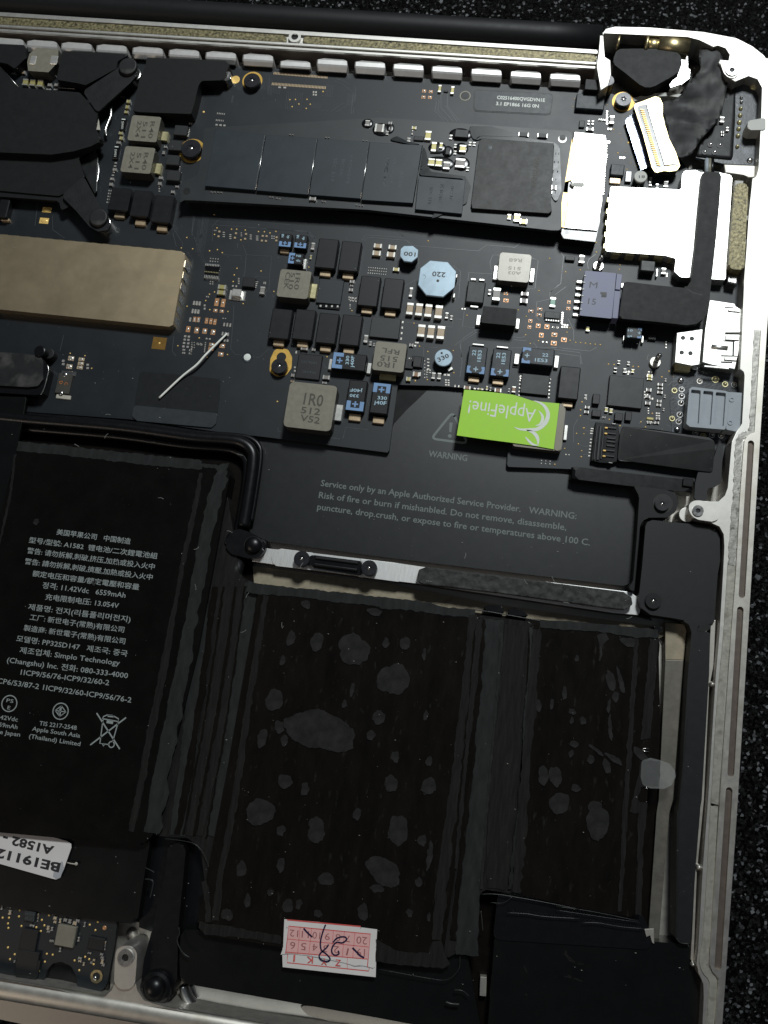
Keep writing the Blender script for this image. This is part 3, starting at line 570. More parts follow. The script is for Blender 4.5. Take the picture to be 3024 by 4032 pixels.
# ================================================================ logic board
board = thing('logic_board', 'large black laptop logic board crowded with chips and golden contacts', 'circuit board', Q('S', 1400, 900, .6))
brd_out = outl('S', [(-200, 240), (560, 240), ('A2', 100, 500), ('A2', 330, 535), ('A3', 0, 618), ('A3', 1659, 735), ('A4', 290, 745), ('A4', 330, 760), ('A4', 560, 800), ('A4', 1000, 1380), ('B6', 1330, 190), ('B6', 1290, 1100),
    ('B6', 1400, 1240), ('B6', 1395, 1400), ('B6', 1400, 1659), ('C4', 1445, 390), ('C4', 1460, 500), ('C4', 1440, 700), ('C4', 1300, 950), ('C4', 1240, 1290), ('C4', 1000, 1275), ('C4', 0, 1172), ('C3', 955, 1278), ('C3', 938, 1258),
    ('C3', 955, 1060), ('C3', 850, 560), ('C3', 300, 520), ('C2', 1425, 590), ('C2', 1335, 1310), ('C2', 1315, 1335), ('C2', 0, 1165), ('C5', 180, 98), ('C1', 1060, 728), ('C1', 205, 665), ('C1', -300, 600)], BOARD)
prism('circuit_board', brd_out, BOARD - .1, BOARD, 'pcb', board, bev=.008)
B = board
# ---- flat gold test points
def pads(F, s, r=9.5, m='gold', name='test_point', parent=None, z=BOARD):
    for t in s.split():
        a = [float(v) for v in t.split(',')]; rr = 1.22 * (a[2] if len(a) > 2 else r)
        dome(name, F, a[0], a[1], 0, z + .001, .012, m, parent or B, rcm=round(cm(F, rr * FR[F][2] / 2.4, a[0], a[1]), 3), n=12, k=2)
pads('B4', '238,135 1560,325 1443,677 660,945 1218,887 1305,957 1298,1157 1438,1222 1348,1253 83,1032 143,1282 233,1340 510,1330 517,1570 228,1645 97,1655', 6)
pads('B5', '212,473 373,450 545,152 498,188 548,256 805,397 798,445 258,1083 228,1130 262,1218 323,1240 376,1244 429,1249 482,1256 535,1260 590,1265 305,572,3', 6.2)
pads('C4', '824,347 861,390 763,395 313,287 360,291 520,307 565,309 90,606 78,673 76,722 320,754 410,807 586,775 625,818 683,703 110,826,5 42,873,5 105,876,5 58,961,5 87,1018,5 82,1068,5', 6.5)
pads('B2', '222,225 247,350 383,362 431,362 511,370 634,384 689,386 741,397 797,383 224,411 470,462 20,545 178,564 251,553 296,581 434,727 408,789 658,752 398,850 224,948 177,969 142,1028 778,943 491,1057 180,1113 349,1130 1104,717 1506,1122 1274,1552 345,1532 155,1557 80,1377', 5.8)
pads('A2', '811,815 857,813 885,850 830,872 951,812 978,852 945,886 1082,748,7 107,914,9', 6)
dome('fiducial_dot', 'A2', 368, 650, 35, BOARD + .001, .004, 'gold', B, n=24, k=2)
pads('B1', '1525,385 1480,470 1573,477 1527,946 1452,1269 1627,1205 573,1330 693,1350 748,1453 1302,1247,9', 5.5)
pads('C2', '116,777 1618,553', 6.5); pads('C3', '1640,670 1627,743 1625,800 1588,965 1653,913 1605,1062 1633,1182 1477,1105 1385,1253', 6)
pads('A4', '345,856,4 77,806,4 66,873,4 398,1058,6 433,1250,7 497,1242,4 541,1287,4 538,1330,4 507,1383,6 585,1356,4 688,1405,4 489,1038,4 450,1094,4 462,1137,4 520,1165,10', 6)
box('amber_window', 'B1', 1300, 1248, 112, 100, .003, 'brownsq', B, bev=0)
# ---- copper pads with a bead of solder
def spads(F, rows, rim='copperpad', m='solder'):
    for x, y, w, h in rows:
        box('solder_pad', F, x, y, w, h, .004, rim, B, bev=0)
        s = cm(F, 1, x, y); dome('solder_bead', F, x, y, 0, BOARD + .004, .02, m, B, rcm=round(min(w, h) * s * .43, 2) or .01, n=10, k=3, sx=max(.5, min(1.8, w / h)) if w < h else min(1.8, w / h))
spads('B2', [(245, 1042, 38, 75), (305, 1050, 38, 78), (233, 1120, 38, 32), (292, 1127, 38, 30), (57, 1305, 42, 50), (133, 1312, 42, 50), (211, 1322, 42, 50), (38, 1203, 28, 50), (74, 1205, 28, 50), (150, 1215, 28, 55), (190, 1220, 28, 55), (228, 1226, 28, 55), (297, 1450, 50, 40), (283, 1528, 50, 40), (198, 1440, 50, 35), (190, 1478, 50, 30)])
spads('B1', [(1537, 1132, 34, 50), (1605, 1142, 34, 50)])
spads('B1', [(383, 158, 74, 44), (360, 247, 74, 48)], 'gold', 'gold')
spads('C1', [(581, 230, 48, 36), (566, 297, 48, 36), (666, 238, 48, 26), (660, 272, 48, 26), (652, 305, 48, 26)], 'ceramic', 'solder')
spads('B4', [(1085, 782, 55, 40), (1085, 705, 45, 36), (1453, 877, 50, 30), (1447, 940, 50, 30), (1355, 898, 50, 30), (1350, 1005, 40, 36), (1340, 1072, 36, 36), (1435, 1058, 48, 48), (1530, 1068, 50, 52), (1470, 1160, 48, 52), (1612, 1155, 60, 45), (1605, 1247, 62, 50)])
spads('B5', [(250, 800, 36, 34), (243, 870, 38, 34), (195, 1210, 60, 50)])
spads('A3', [(353, 743, 30, 25), (407, 748, 30, 25), (347, 793, 30, 25), (400, 795, 30, 25)])
sil = dict(B1=[(1552, 1053), (1587, 1055), (1622, 1058), (1572, 985), (1595, 987), (1620, 990), (1583, 918), (1607, 920), (1630, 922)],
           B2=[(30, 1048), (55, 1050), (82, 1053), (18, 1120), (43, 1123), (70, 1127), (313, 1250), (342, 1252), (370, 1256), (298, 1335), (325, 1338), (350, 1342)])
for F, l in sil.items():
    for x, y in l: box('tinned_pad', F, x, y, 15, 36, .018, 'solder', B, bev=.006)
for x, y in ((268, 382), (260, 427), (423, 398), (413, 440), (517, 405), (508, 450), (673, 423), (709, 425), (665, 467), (703, 470), (803, 436), (800, 466)): box('tinned_pad', 'B2', x, y, 20, 20, .02, 'ceramic', B, bev=.008)
# very small tinned dots that read as sprinkles: one piece
bm = bmesh.new(); org = Q('S', 1400, 900, BOARD)
def dots(F, x, y, nx, ny, dx, dy, w=7, h=7, sk=0):
    for i in range(nx):
        for j in range(ny):
            p = Q(F, x + i * dx - j * sk, y + j * dy + i * dx * .09, BOARD + .01) - org; s = cm(F, 1, x, y)
            a, b = w * s / 2, h * s / 2
            vs = [bm.verts.new((p.x + ux * a, p.y + uy * b, zz)) for zz in (-.01 + .0, .008) for ux, uy in ((-1, -1), (1, -1), (1, 1), (-1, 1))]
            bm.faces.new(vs[4:])
            for k in range(4): bm.faces.new((vs[k], vs[(k + 1) % 4], vs[4 + (k + 1) % 4], vs[4 + k]))
dots('A2', 220, 925, 5, 1, 14, 0, 6, 14); dots('A2', 210, 980, 5, 1, 14, 0, 6, 14); dots('A2', 213, 1018, 3, 1, 32, 0, 18, 14); dots('A2', 212, 1042, 3, 1, 28, 0, 10, 8)
dots('B2', 188, 633, 4, 2, 23, 25, 8, 10, 4); dots('B2', 186, 850, 2, 2, 22, 20, 10, 10, 2); dots('B2', 310, 390, 1, 3, 0, 20, 20, 8); dots('B2', 372, 412, 1, 3, 0, 18, 18, 8); dots('B2', 562, 415, 1, 3, 0, 18, 18, 8); dots('B2', 622, 425, 1, 3, 0, 18, 22, 8)
dots('B2', 474, 395, 1, 3, 0, 14, 10, 8); dots('B2', 760, 425, 2, 2, 20, 20, 9, 9); dots('B2', 222, 372, 2, 1, 14, 0, 7, 10); dots('B2', 150, 1382, 2, 1, 30, 0, 16, 14); dots('B2', 318, 1398, 2, 1, 28, 0, 16, 22); dots('B2', 70, 1435, 2, 1, 30, 0, 20, 14)
dots('B2', 140, 1420, 1, 6, 0, 17, 10, 10, 2); dots('B2', 15, 1418, 1, 6, 0, 20, 12, 12, 2); dots('B2', 450, 820, 1, 4, 0, 16, 14, 8); dots('B2', 626, 852, 1, 4, 0, 16, 12, 8, 6); dots('B2', 150, 990, 2, 1, 16, 0, 10, 12); dots('B2', 132, 1072, 1, 2, 0, 30, 16, 18); dots('B2', 304, 1192, 2, 1, 22, 0, 12, 8); dots('B2', 1492, 1000, 3, 2, 26, 28, 10, 12); dots('B2', 1490, 1060, 1, 3, 0, 20, 8, 10)
dots('B2', 685, 862, 2, 1, 14, 0, 8, 22); dots('B2', 395, 890, 2, 1, 32, 0, 14, 16); dots('B1', 1512, 1190, 2, 2, 30, 27, 18, 16, 4); dots('B1', 1503, 1245, 2, 2, 34, 28, 18, 16, 5); dots('B1', 1495, 1300, 2, 1, 12, 0, 9, 14); dots('B1', 1548, 1304, 2, 1, 15, 0, 9, 14); dots('B1', 1493, 1325, 2, 1, 14, 0, 9, 14); dots('B1', 1546, 1330, 2, 1, 14, 0, 9, 14); dots('B1', 1612, 1250, 2, 1, 26, 0, 14, 14); dots('B1', 1570, 1240, 2, 3, 16, 20, 7, 8)
dots('C1', 715, 282, 1, 2, 0, 27, 20, 16); dots('C1', 516, 250, 1, 2, 0, 27, 20, 18)
dots('A1', 1545, 1045, 1, 6, 0, 13, 14, 6, 2); dots('A1', 1535, 1050, 1, 6, 0, 13, 8, 6, 2); dots('A1', 1472, 1290, 1, 9, 0, 18, 7, 9, 1); dots('A1', 1480, 1410, 1, 5, 0, 18, 8, 9, 2); dots('A1', 1548, 1008, 2, 1, 16, 0, 12, 14)
dots('A1', 945, 1330, 1, 6, 0, 25, 18, 10, 6); dots('A1', 905, 1460, 2, 1, 18, 0, 12, 18); dots('A1', 890, 1555, 2, 5, 18, 24, 9, 12, 4); dots('A1', 985, 790, 3, 1, 14, 0, 9, 16); dots('A1', 1300, 1520, 1, 3, 0, 20, 10, 10); dots('A1', 100, 600, 3, 1, 20, 26, 12, 12)
dots('B3', 898, 745, 1, 2, 0, 24, 14, 10); dots('B3', 928, 748, 1, 3, 0, 16, 12, 8); dots('B3', 960, 758, 1, 2, 0, 18, 10, 10); dots('B3', 908, 820, 1, 3, 0, 12, 10, 8); dots('B3', 1482, 1018, 1, 4, 0, 60, 16, 24, 6); dots('B3', 322, 1345, 1, 1, 0, 0, 16, 30); dots('B3', 306, 1510, 1, 2, 0, 38, 18, 18); dots('B3', 1565, 1415, 1, 3, 0, 34, 14, 12); dots('B3', 1625, 1240, 2, 1, 20, 0, 18, 16)
for r_ in range(3): dots('B3', 1112 - 4 * r_, 422 + 30 * r_, 9, 1, 24, 0, 8, 8)
dots('B4', 35, 1412, 1, 2, 0, 46, 18, 14); dots('B4', 238, 1420, 1, 4, 0, 36, 22, 12); dots('B4', 200, 1440, 1, 6, 0, 36, 8, 10); dots('B4', 222, 1560, 1, 3, 0, 28, 14, 8); dots('B4', 420, 1590, 2, 1, 40, 0, 26, 20); dots('B4', 1602, 1072, 2, 1, 42, 0, 16, 16); dots('B4', 1486, 1232, 2, 1, 42, 0, 14, 14); dots('B4', 1245, 1605, 1, 2, 0, 26, 16, 14); dots('B4', 1565, 1640, 1, 1, 0, 0, 18, 16); dots('B4', 610, 872, 2, 1, 26, 0, 16, 14); dots('B4', 45, 1270, 2, 1, 50, 0, 22, 18)
dots('C3', 40, 265, 1, 2, 0, 30, 14, 12); dots('C3', 1062, 435, 1, 6, 0, 34, 12, 12, 2); dots('C3', 1340, 458, 1, 6, 0, 34, 12, 12, 2); dots('C3', 1490, 1160, 2, 1, 28, 0, 12, 10); dots('C3', 1262, 1215, 3, 2, 40, 26, 8, 8, 2); dots('C3', 370, 465, 2, 3, 24, 22, 16, 12); dots('C3', 640, 545, 3, 1, 34, 0, 22, 12); dots('C3', 455, 520, 2, 1, 34, 0, 10, 20); dots('C3', 195, 370, 2, 2, 26, 22, 14, 10)
dots('B5', 80, 1072, 2, 1, 44, 0, 20, 18); dots('B5', 182, 915, 1, 6, 0, 22, 20, 14, 2); dots('B5', 180, 1045, 3, 2, 26, 24, 16, 12, 4); dots('B5', 1316, 490, 1, 2, 0, 28, 14, 14); dots('B5', 1308, 1230, 1, 3, 0, 32, 12, 14); dots('B5', 1120, 1560, 2, 3, 34, 26, 20, 12); dots('B5', 893, 1560, 1, 2, 0, 24, 14, 10)
dots('C4', 210, 890, 1, 7, 0, 32, 8, 12, 4); dots('C4', 165, 920, 1, 6, 0, 28, 14, 10, 3); dots('C4', 175, 830, 1, 3, 0, 20, 22, 7, 3); dots('C4', 460, 350, 3, 1, 24, 0, 14, 18); dots('C4', 620, 520, 2, 3, 22, 24, 12, 12); dots('C4', 660, 575, 2, 1, 24, 0, 14, 16); dots('C4', 640, 740, 3, 2, 16, 30, 8, 12); dots('C4', 720, 700, 2, 3, 20, 20, 14, 10); dots('C4', 650, 660, 1, 3, 0, 20, 10, 8); dots('C4', 120, 560, 1, 2, 0, 22, 18, 10)
dots('A4', 335, 1150, 1, 22, 0, 20.5, 26, 10, 1.4); dots('A4', 358, 1160, 1, 1, 0, 0, 20, 20); dots('A4', 345, 910, 1, 5, 0, 24, 12, 14); dots('A4', 355, 1050, 2, 1, 22, 0, 12, 10); dots('A4', 455, 1285, 2, 1, 26, 0, 18, 12); dots('B6', 125, 20, 2, 20, 28, 21, 16, 11, 3.6); dots('B6', 60, 670, 1, 4, 0, 20, 22, 12, 0)
dots('A2', 728, 712, 1, 1, 0, 0, 22, 14); dots('A2', 770, 714, 1, 1, 0, 0, 22, 14); dots('A2', 1005, 750, 2, 2, 20, 22, 12, 16)
bmesh.ops.recalc_face_normals(bm, faces=bm.faces); me = bpy.data.meshes.new('tinned_specks'); bm.to_mesh(me); bm.free(); me.materials.append(M['solder']); tag(link('tinned_specks', me, B, org), kind='stuff')
# ---- raised traces
TR = [('B2', [(40, 240), (15, 400), (65, 510)]), ('B2', [(200, 340), (270, 265), (450, 275), (930, 320)]), ('B2', [(205, 470), (205, 320), (960, 375), (1120, 395), (1165, 460)]), ('B2', [(490, 510), (520, 590), (510, 740), (480, 900)]), ('B2', [(520, 600), (760, 615), (735, 820), (610, 800), (600, 840)]),
      ('B2', [(405, 1070), (400, 1190), (375, 1480), (420, 1530), (640, 1560), (730, 1480)]), ('B2', [(740, 830), (730, 930), (780, 1000)]), ('B2', [(0, 610), (25, 650), (20, 730)]), ('B2', [(300, 600), (480, 610), (470, 640)]), ('B2', [(440, 490), (440, 540)]),
      ('B3', [(1040, 130), (1075, 70), (1500, 100), (1440, 30)]), ('B3', [(1060, 140), (1100, 95), (1530, 130), (1580, 175)]), ('B3', [(440, 40), (560, 140)]), ('B3', [(1480, 640), (1620, 560)]), ('B3', [(0, 0), (430, 30), (545, 150)]),
      ('B4', [(0, 130), (50, 185), (780, 245), (875, 180), (1180, 205), (1260, 140)]), ('B4', [(0, 1020), (500, 1075), (510, 985), (600, 990)]), ('B4', [(630, 900), (610, 1070), (770, 1080)]), ('B4', [(520, 1280), (640, 1180), (760, 1100), (800, 1105)]), ('B4', [(680, 480), (930, 495), (910, 370), (940, 290), (1010, 290)]), ('B4', [(680, 480), (670, 570)]),
      ('B4', [(1370, 320), (1435, 350), (1400, 650), (1320, 660)]), ('B4', [(1659, 610), (1560, 700), (1560, 770), (1420, 800), (1410, 960), (1450, 1000)]), ('B4', [(1150, 1180), (1260, 1190), (1300, 1160)]), ('B4', [(1170, 1210), (1310, 1225)]), ('B4', [(180, 1600), (190, 1290), (340, 1300)]), ('B4', [(600, 1400), (590, 1240), (760, 1130), (800, 1130)]), ('B4', [(1380, 1240), (1440, 1310)]), ('B4', [(510, 400), (590, 470), (570, 760)]), ('B4', [(1659, 1300), (1140, 1300)]),
      ('B5', [(540, 280), (470, 330), (450, 380), (460, 440)]), ('B5', [(50, 690), (160, 600), (190, 300), (120, 200)]), ('B5', [(100, 720), (220, 630)]), ('B5', [(60, 1290), (480, 1335), (550, 1290)]), ('B5', [(300, 1220), (300, 1110), (240, 980)]), ('B5', [(120, 1355), (370, 1390), (375, 1480)]), ('B5', [(930, 1320), (940, 1240)]),
      ('A2', [(1190, 640), (1290, 680), (1350, 720), (1330, 930)]), ('A2', [(1170, 660), (1250, 690), (1330, 760), (1310, 930)]), ('A2', [(1070, 905), (1150, 910), (1250, 840)]), ('A2', [(1190, 915), (1290, 860)]), ('A2', [(330, 840), (345, 780)]), ('A2', [(340, 840), (352, 780)]),
      ('A3', [(430, 810), (455, 830), (440, 905), (520, 990)]), ('A3', [(440, 800), (475, 825), (465, 905), (550, 995)]), ('A3', [(490, 770), (490, 880), (590, 990)]), ('A3', [(545, 770), (540, 865), (640, 985)]), ('A3', [(528, 865), (620, 990)]),
      ('B1', [(1430, 330), (1490, 430), (1490, 460)]), ('B1', [(1580, 200), (1565, 360), (1659, 450)]), ('B1', [(1420, 280), (1410, 340), (1440, 460)]), ('B1', [(430, 200), (430, 320), (530, 390)]), ('B1', [(310, 90), (285, 290)]), ('B1', [(1530, 500), (1570, 560), (1560, 640)]), ('B1', [(1420, 1190), (1405, 1310), (1440, 1355)]), ('B1', [(490, 1310), (520, 1180)]), ('C2', [(610, 365), (650, 415)]), ('C2', [(120, 1060), (130, 1105), (190, 1110)]), ('C2', [(1090, 760), (1120, 825)]), ('C2', [(830, 1180), (860, 1060), (1100, 1085)]), ('C2', [(680, 1170), (800, 1185)]),
      ('C3', [(1380, 180), (1620, 210), (1640, 320)]), ('C3', [(1560, 1050), (1560, 900), (1600, 830)]), ('C3', [(500, 440), (520, 300), (500, 130)]), ('C4', [(130, 740), (160, 765), (300, 760)]), ('C4', [(70, 970), (110, 985), (160, 975)]), ('C4', [(110, 850), (170, 855)]), ('C4', [(95, 1050), (150, 1050)]), ('C4', [(800, 800), (860, 830)]), ('C4', [(570, 790), (620, 740)])]
lines = []
for F, pts in TR: lines.append(([Vector(Q(F, x, y, BOARD + .0035).xy) for x, y in pts], .012))
def bundle(F, a, b, n, dx, dy, w=.006):
    for i in range(n): lines.append(([Vector(Q(F, a[0] + dx * i, a[1] + dy * i, BOARD + .0035).xy), Vector(Q(F, b[0] + dx * i, b[1] + dy * i, BOARD + .0035).xy)], w))
bundle('A2', (790, 740), (775, 895), 10, 14, 2); bundle('A2', (600, 590), (590, 730), 5, 12, 4); bundle('A2', (640, 640), (628, 770), 4, 10, 4); bundle('A2', (680, 700), (675, 760), 5, 13, 3); bundle('A2', (1110, 690), (1105, 790), 5, 13, 1); bundle('A2', (1290, 760), (1275, 860), 6, 12, 3); bundle('A2', (1005, 840), (990, 880), 6, 13, 2); bundle('A2', (400, 660), (380, 730), 4, 9, 3)
bundle('B2', (120, 230), (70, 560), 5, 13, 3); bundle('B2', (70, 570), (130, 720), 3, 14, -2); bundle('B1', (1620, 240), (1600, 500), 4, 12, 3); bundle('B1', (1420, 290), (1410, 345), 4, 12, 3)
strokes('raised_traces', lines, BOARD + .0035, 'trace', B)
tag(bpy.data.objects['raised_traces'], kind='stuff')
for i in range(38): box('row_contact', 'A2', 682 + i * 11.7, 597 + i * .92, 7, 22, .004, 'copperterm', B, bev=0)
for i in range(38): box('row_contact', 'A2', 668 + i * 11.7, 684 + i * .85, 7, 24, .004, 'copperterm', B, bev=0)
# ---- tall black tantalum blocks, seen with one bronze end
def tant(F, x, y, w, h, t=.2, m='tant', term=None, tm='copperterm'):
    o = box('black_capacitor', F, x, y, w, h, t, m, B, bev=.02)
    for tx, ty, tw, th in (term or []): box('terminal', F, tx, ty, tw, th, t * .42, tm, o, bev=.01)
    return o
for x, y, w, h, tx, ty in ((655, 270, 222, 345, 637, 490), (905, 300, 218, 350, 885, 518), (1115, 680, 218, 350, 1090, 895), (1370, 705, 218, 350, 1345, 922),
        (150, 1035, 225, 345, 130, 1248), (405, 1045, 222, 350, 390, 1262), (660, 1085, 220, 350, 640, 1308), (915, 1105, 220, 350, 893, 1330)): tant('B3', x, y, w, h, term=[(tx, ty, 118, 60)])
for x, y, w, h, tx, ty in ((975, 70, 165, 200, 975, 200), (1150, 105, 152, 225, 1145, 260), (1327, 150, 160, 235, 1322, 308)): tant('B1', x, y, w, h, term=[(tx, ty, 84, 45)])
tant('B1', 25, 140, 80, 160, term=[(40, 236, 70, 22)])
tant('C3', 1520, 490, 190, 325, .22, 'tant', [(1500, 692, 105, 50)])
tant('B4', 755, 690, 195, 250, .13, 'ic_grey', [(730, 551, 60, 26), (822, 557, 60, 26), (740, 848, 90, 24)], 'tin')
tant('B5', 1110, 405, 160, 130, .2, 'ic_grey', [(1208, 478, 20, 95)], 'tin')
tant('A4', 208, 830, 235, 140, .12, 'tantgrey'); tant('A4', 430, 1385, 112, 105, .12, 'tantgrey', [(410, 1475, 90, 50)], 'copperterm')
tant('C2', 460, 398, 270, 285, .05, 'ic'); print_text([('C2', '1319001', 380, 355, 540, 372, 26), ('C2', '2A1420', 380, 460, 530, 478, 26)], BOARD + .053, 'faint', B, 'faint_marking')
# flat chips
for F, x, y, w, h, t, m in (('B3', 690, 685, 270, 280, .06, 'tantgrey'), ('B3', 1290, 1080, 320, 235, .07, 'ic_grey'), ('B2', 545, 855, 120, 90, .09, 'ic'), ('C3', 1200, 505, 262, 195, .07, 'ic_grey'), ('B5', 262, 322, 105, 50, .07, 'ic_grey'),
        ('B5', 1158, 1180, 88, 60, .07, 'ic_grey'), ('C4', 458, 520, 292, 275, .09, 'ic_grey'), ('A4', 140, 1010, 45, 66, .05, 'ic'), ('B4', 1590, 940, 170, 80, .06, 'ic_grey'), ('C4', 210, 580, 60, 90, .1, 'ic'), ('C4', 212, 700, 76, 60, .07, 'ic'), ('C4', 400, 730, 70, 70, .08, 'ic'), ('C4', 482, 725, 55, 80, .08, 'ic'),
        ('A4', 520, 1440, 50, 100, .07, 'blk_gloss'), ('B4', 120, 1450, 130, 130, .05, 'ic'), ('C3', 20, 320, 90, 80, .05, 'ic'), ('A1', 550, 690, 140, 70, .15, 'blk_gloss'), ('B3', 1640, 1450, 90, 120, .07, 'ic'), ('C3', 1020, 330, 60, 40, .02, 'ic'), ('C4', 665, 745, 60, 24, .03, 'ceramic_y')):
    box('chip', F, x, y, w, h, t, m, B, bev=.01)
for F, x, y, w, h, n, st in (('B3', 680, 845, 240, 60, 4, 62), ('B4', 1590, 998, 165, 34, 6, 26)):
    box('chip_skirt', F, x, y, w, h, .03, 'blk_gloss', B, bev=.005)
    for i in range(n): box('chip_pin', F, x - st * (n - 1) / 2 + i * st, y + i * 2 - 4, st * .3, h * .35, .035, 'tin', B, bev=0)
for F, x, y in (('A1', 1475, 1062), ('A1', 1430, 1185), ('A1', 1410, 1305), ('A1', 1415, 1432)): box('power_transistor', F, x, y, 108, 86, .12, 'ic_grey', B, bev=.012)
for F, x, y, w, h in (('A1', 1005, 1018, 42, 105), ('A1', 948, 1245, 46, 110)):
    o = box('sense_resistor', F, x, y, w, h, .06, 'blk_gloss', B); print_text([(F, '5W01', x - 12, y - 26, x - 17, y + 34, 18)], BOARD + .063, 'white', o, 'marking')
    box('print_bar', F, x + 4, y - h * .42, 30, 8, .003, 'white', o, z=BOARD + .06, bev=0)
cp = [('B4', 'ceramic', [(38, 870, 72, 135), (138, 880, 75, 140), (240, 890, 76, 145), (352, 905, 80, 150), (163, 1110, 80, 140), (268, 1120, 80, 145), (375, 1130, 82, 150)]),
      ('B4', 'ceramic_g', [(50, 690, 36, 110), (440, 945, 36, 70), (490, 968, 26, 50), (983, 712, 82, 145), (907, 690, 32, 60), (1290, 708, 80, 44), (1280, 785, 82, 50), (295, 1600, 42, 72), (358, 1605, 42, 72)]), ('B4', 'ceramic_b', [(115, 1580, 85, 46)]),
      ('B3', 'ceramic', [(1210, 185, 88, 50), (1370, 200, 88, 50), (1197, 265, 90, 58), (1353, 280, 90, 60)]), ('B3', 'ceramic_y', [(1410, 442, 70, 42), (480, 310, 24, 50)]),
      ('B3', 'ceramic_g', [(503, 190, 40, 80), (930, 575, 50, 38), (925, 620, 34, 22), (917, 665, 45, 36), (1080, 1195, 45, 80), (1130, 1250, 30, 50), (1168, 1262, 20, 36), (410, 1298, 76, 48), (512, 1315, 40, 34), (283, 1595, 36, 36), (648, 1618, 76, 46)]),
      ('B2', 'ceramic_y', [(293, 898, 75, 44), (285, 950, 75, 44)]), ('B2', 'ceramic_g', [(670, 930, 46, 72), (1637, 1385, 36, 72)]),
      ('C2', 'ceramic_g', [(628, 572, 50, 26), (1540, 525, 45, 40), (1575, 160, 40, 36)]), ('C2', 'ceramic_b', [(1625, 480, 70, 50), (280, 555, 40, 22)]),
      ('C3', 'ceramic_b', [(568, 535, 65, 34), (855, 560, 66, 38), (1003, 552, 36, 60)]), ('C3', 'ceramic_y', [(752, 540, 20, 40), (690, 548, 38, 18), (20, 455, 40, 40)]), ('C3', 'ceramic_g', [(785, 550, 14, 34), (958, 560, 14, 34)]),
      ('B5', 'ceramic_g', [(390, 330, 58, 92), (1282, 460, 50, 72)]), ('B5', 'ceramic_y', [(455, 1090, 42, 56), (945, 1550, 32, 44)]), ('B5', 'ceramic_g', [(755, 1540, 34, 52), (858, 1545, 34, 52)]),
      ('C4', 'ceramic_g', [(400, 270, 22, 32), (482, 280, 22, 32), (370, 335, 26, 38), (653, 503, 46, 30), (645, 615, 46, 30), (750, 458, 46, 26), (750, 490, 46, 22), (748, 524, 45, 26), (741, 598, 40, 26), (738, 630, 40, 24), (133, 650, 40, 24), (128, 690, 40, 24), (795, 420, 16, 26), (788, 558, 16, 26), (778, 670, 16, 26), (730, 745, 36, 22), (722, 780, 36, 22), (655, 780, 30, 22), (690, 780, 28, 20), (645, 560, 42, 26), (275, 735, 24, 18), (120, 560, 20, 34), (357, 790, 30, 12)]),
      ('C4', 'ceramic_y', [(335, 680, 30, 40), (295, 670, 30, 40), (660, 385, 50, 32), (660, 412, 46, 20)]),
      ('A4', 'ceramic_g', [(385, 975, 38, 72), (205, 1053, 60, 28), (195, 1000, 18, 34), (228, 1000, 18, 34), (703, 1465, 22, 50), (755, 1520, 26, 44), (827, 1500, 36, 56), (700, 1500, 24, 36), (288, 975, 22, 16), (320, 978, 22, 16), (368, 1055, 22, 14)]),
      ('A3', 'ceramic_y', [(480, 722, 26, 66), (584, 735, 28, 70)]), ('A1', 'ceramic_y', [(205, 668, 44, 55), (263, 672, 44, 55), (325, 678, 46, 58), (1048, 825, 32, 28), (1038, 870, 30, 30), (1030, 912, 32, 24), (985, 1085, 34, 26), (990, 1125, 30, 30)]),
      ('A1', 'ceramic_g', [(967, 1162, 34, 22), (935, 1382, 30, 24), (915, 1460, 28, 20), (1350, 1197, 24, 20), (1335, 1245, 24, 26), (1312, 1450, 30, 24), (1303, 1497, 26, 26), (1410, 1565, 26, 24), (1445, 1522, 26, 18), (440, 602, 36, 36), (403, 690, 30, 26), (458, 690, 30, 26), (395, 728, 36, 14), (455, 730, 36, 14), (905, 1503, 26, 26), (120, 590, 24, 30)]), ('A1', 'ceramic_b', [(172, 588, 66, 24)])]
for F, body, l in cp:
    for c in l: cap(B, F, *c, body=body)
g = cap(B, 'B4', 1595, 800, 60, 115, 'greenres', t=.05); g.name = 'green_component'
box('black_pad', 'A3', 530, 743, 36, 20, .03, 'ic', B)
# ---- the metal inductor by the middle
o = box('metal_tray', 'B2', 435, 978, 150, 95, .03, 'tin', B); box('metal_block', 'B2', 430, 952, 88, 72, .12, 'tin', o)
# ---- moulded inductors
def inductor(F, x, y, w, h, t, m, terms, rows, mk='lasermark', rot=0, lab=None, rr=.05, tilt=0):
    z1 = BOARD + t; s = cm(F, 1, x, y, z1); p = Q(F, x, y, z1); a, b = w * s / 2, h * s / 2
    pts = [Vector((p.x + ux * a, p.y + uy * b)) for ux, uy in ((-1, -1), (1, -1), (1, 1), (-1, 1))]
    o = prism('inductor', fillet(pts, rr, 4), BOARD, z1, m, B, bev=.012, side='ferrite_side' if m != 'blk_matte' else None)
    for tx, ty, tw, th, tm in terms: box('terminal', F, tx, ty, tw, th, t * .28, tm, o, bev=.01)
    if rows: print_text([(F,) + r for r in rows], z1 + .002, mk, o, 'marking', bold=.012)
    return o
inductor('A1', 1178, 1050, 240, 222, .3, 'ferrite', [(1338, 1110, 60, 80, 'tin_w')], [('R40', 1232, 990, 1208, 1130, 34), ('511', 1172, 990, 1150, 1125, 34), ('2X4', 1125, 985, 1100, 1120, 34)])
inductor('A1', 1125, 1305, 248, 225, .3, 'ferrite', [(1288, 1375, 50, 90, 'tin_w')], [('R40', 1180, 1245, 1155, 1388, 34), ('511', 1122, 1245, 1095, 1382, 34), ('2X4', 1070, 1240, 1045, 1375, 34)])
inductor('B2', 966, 872, 292, 272, .32, 'ferrite', [(1148, 938, 56, 145, 'tin_w')], [('1R0', 985, 770, 965, 925, 42), ('510', 938, 765, 912, 922, 40), ('CEK', 892, 760, 868, 918, 42)])
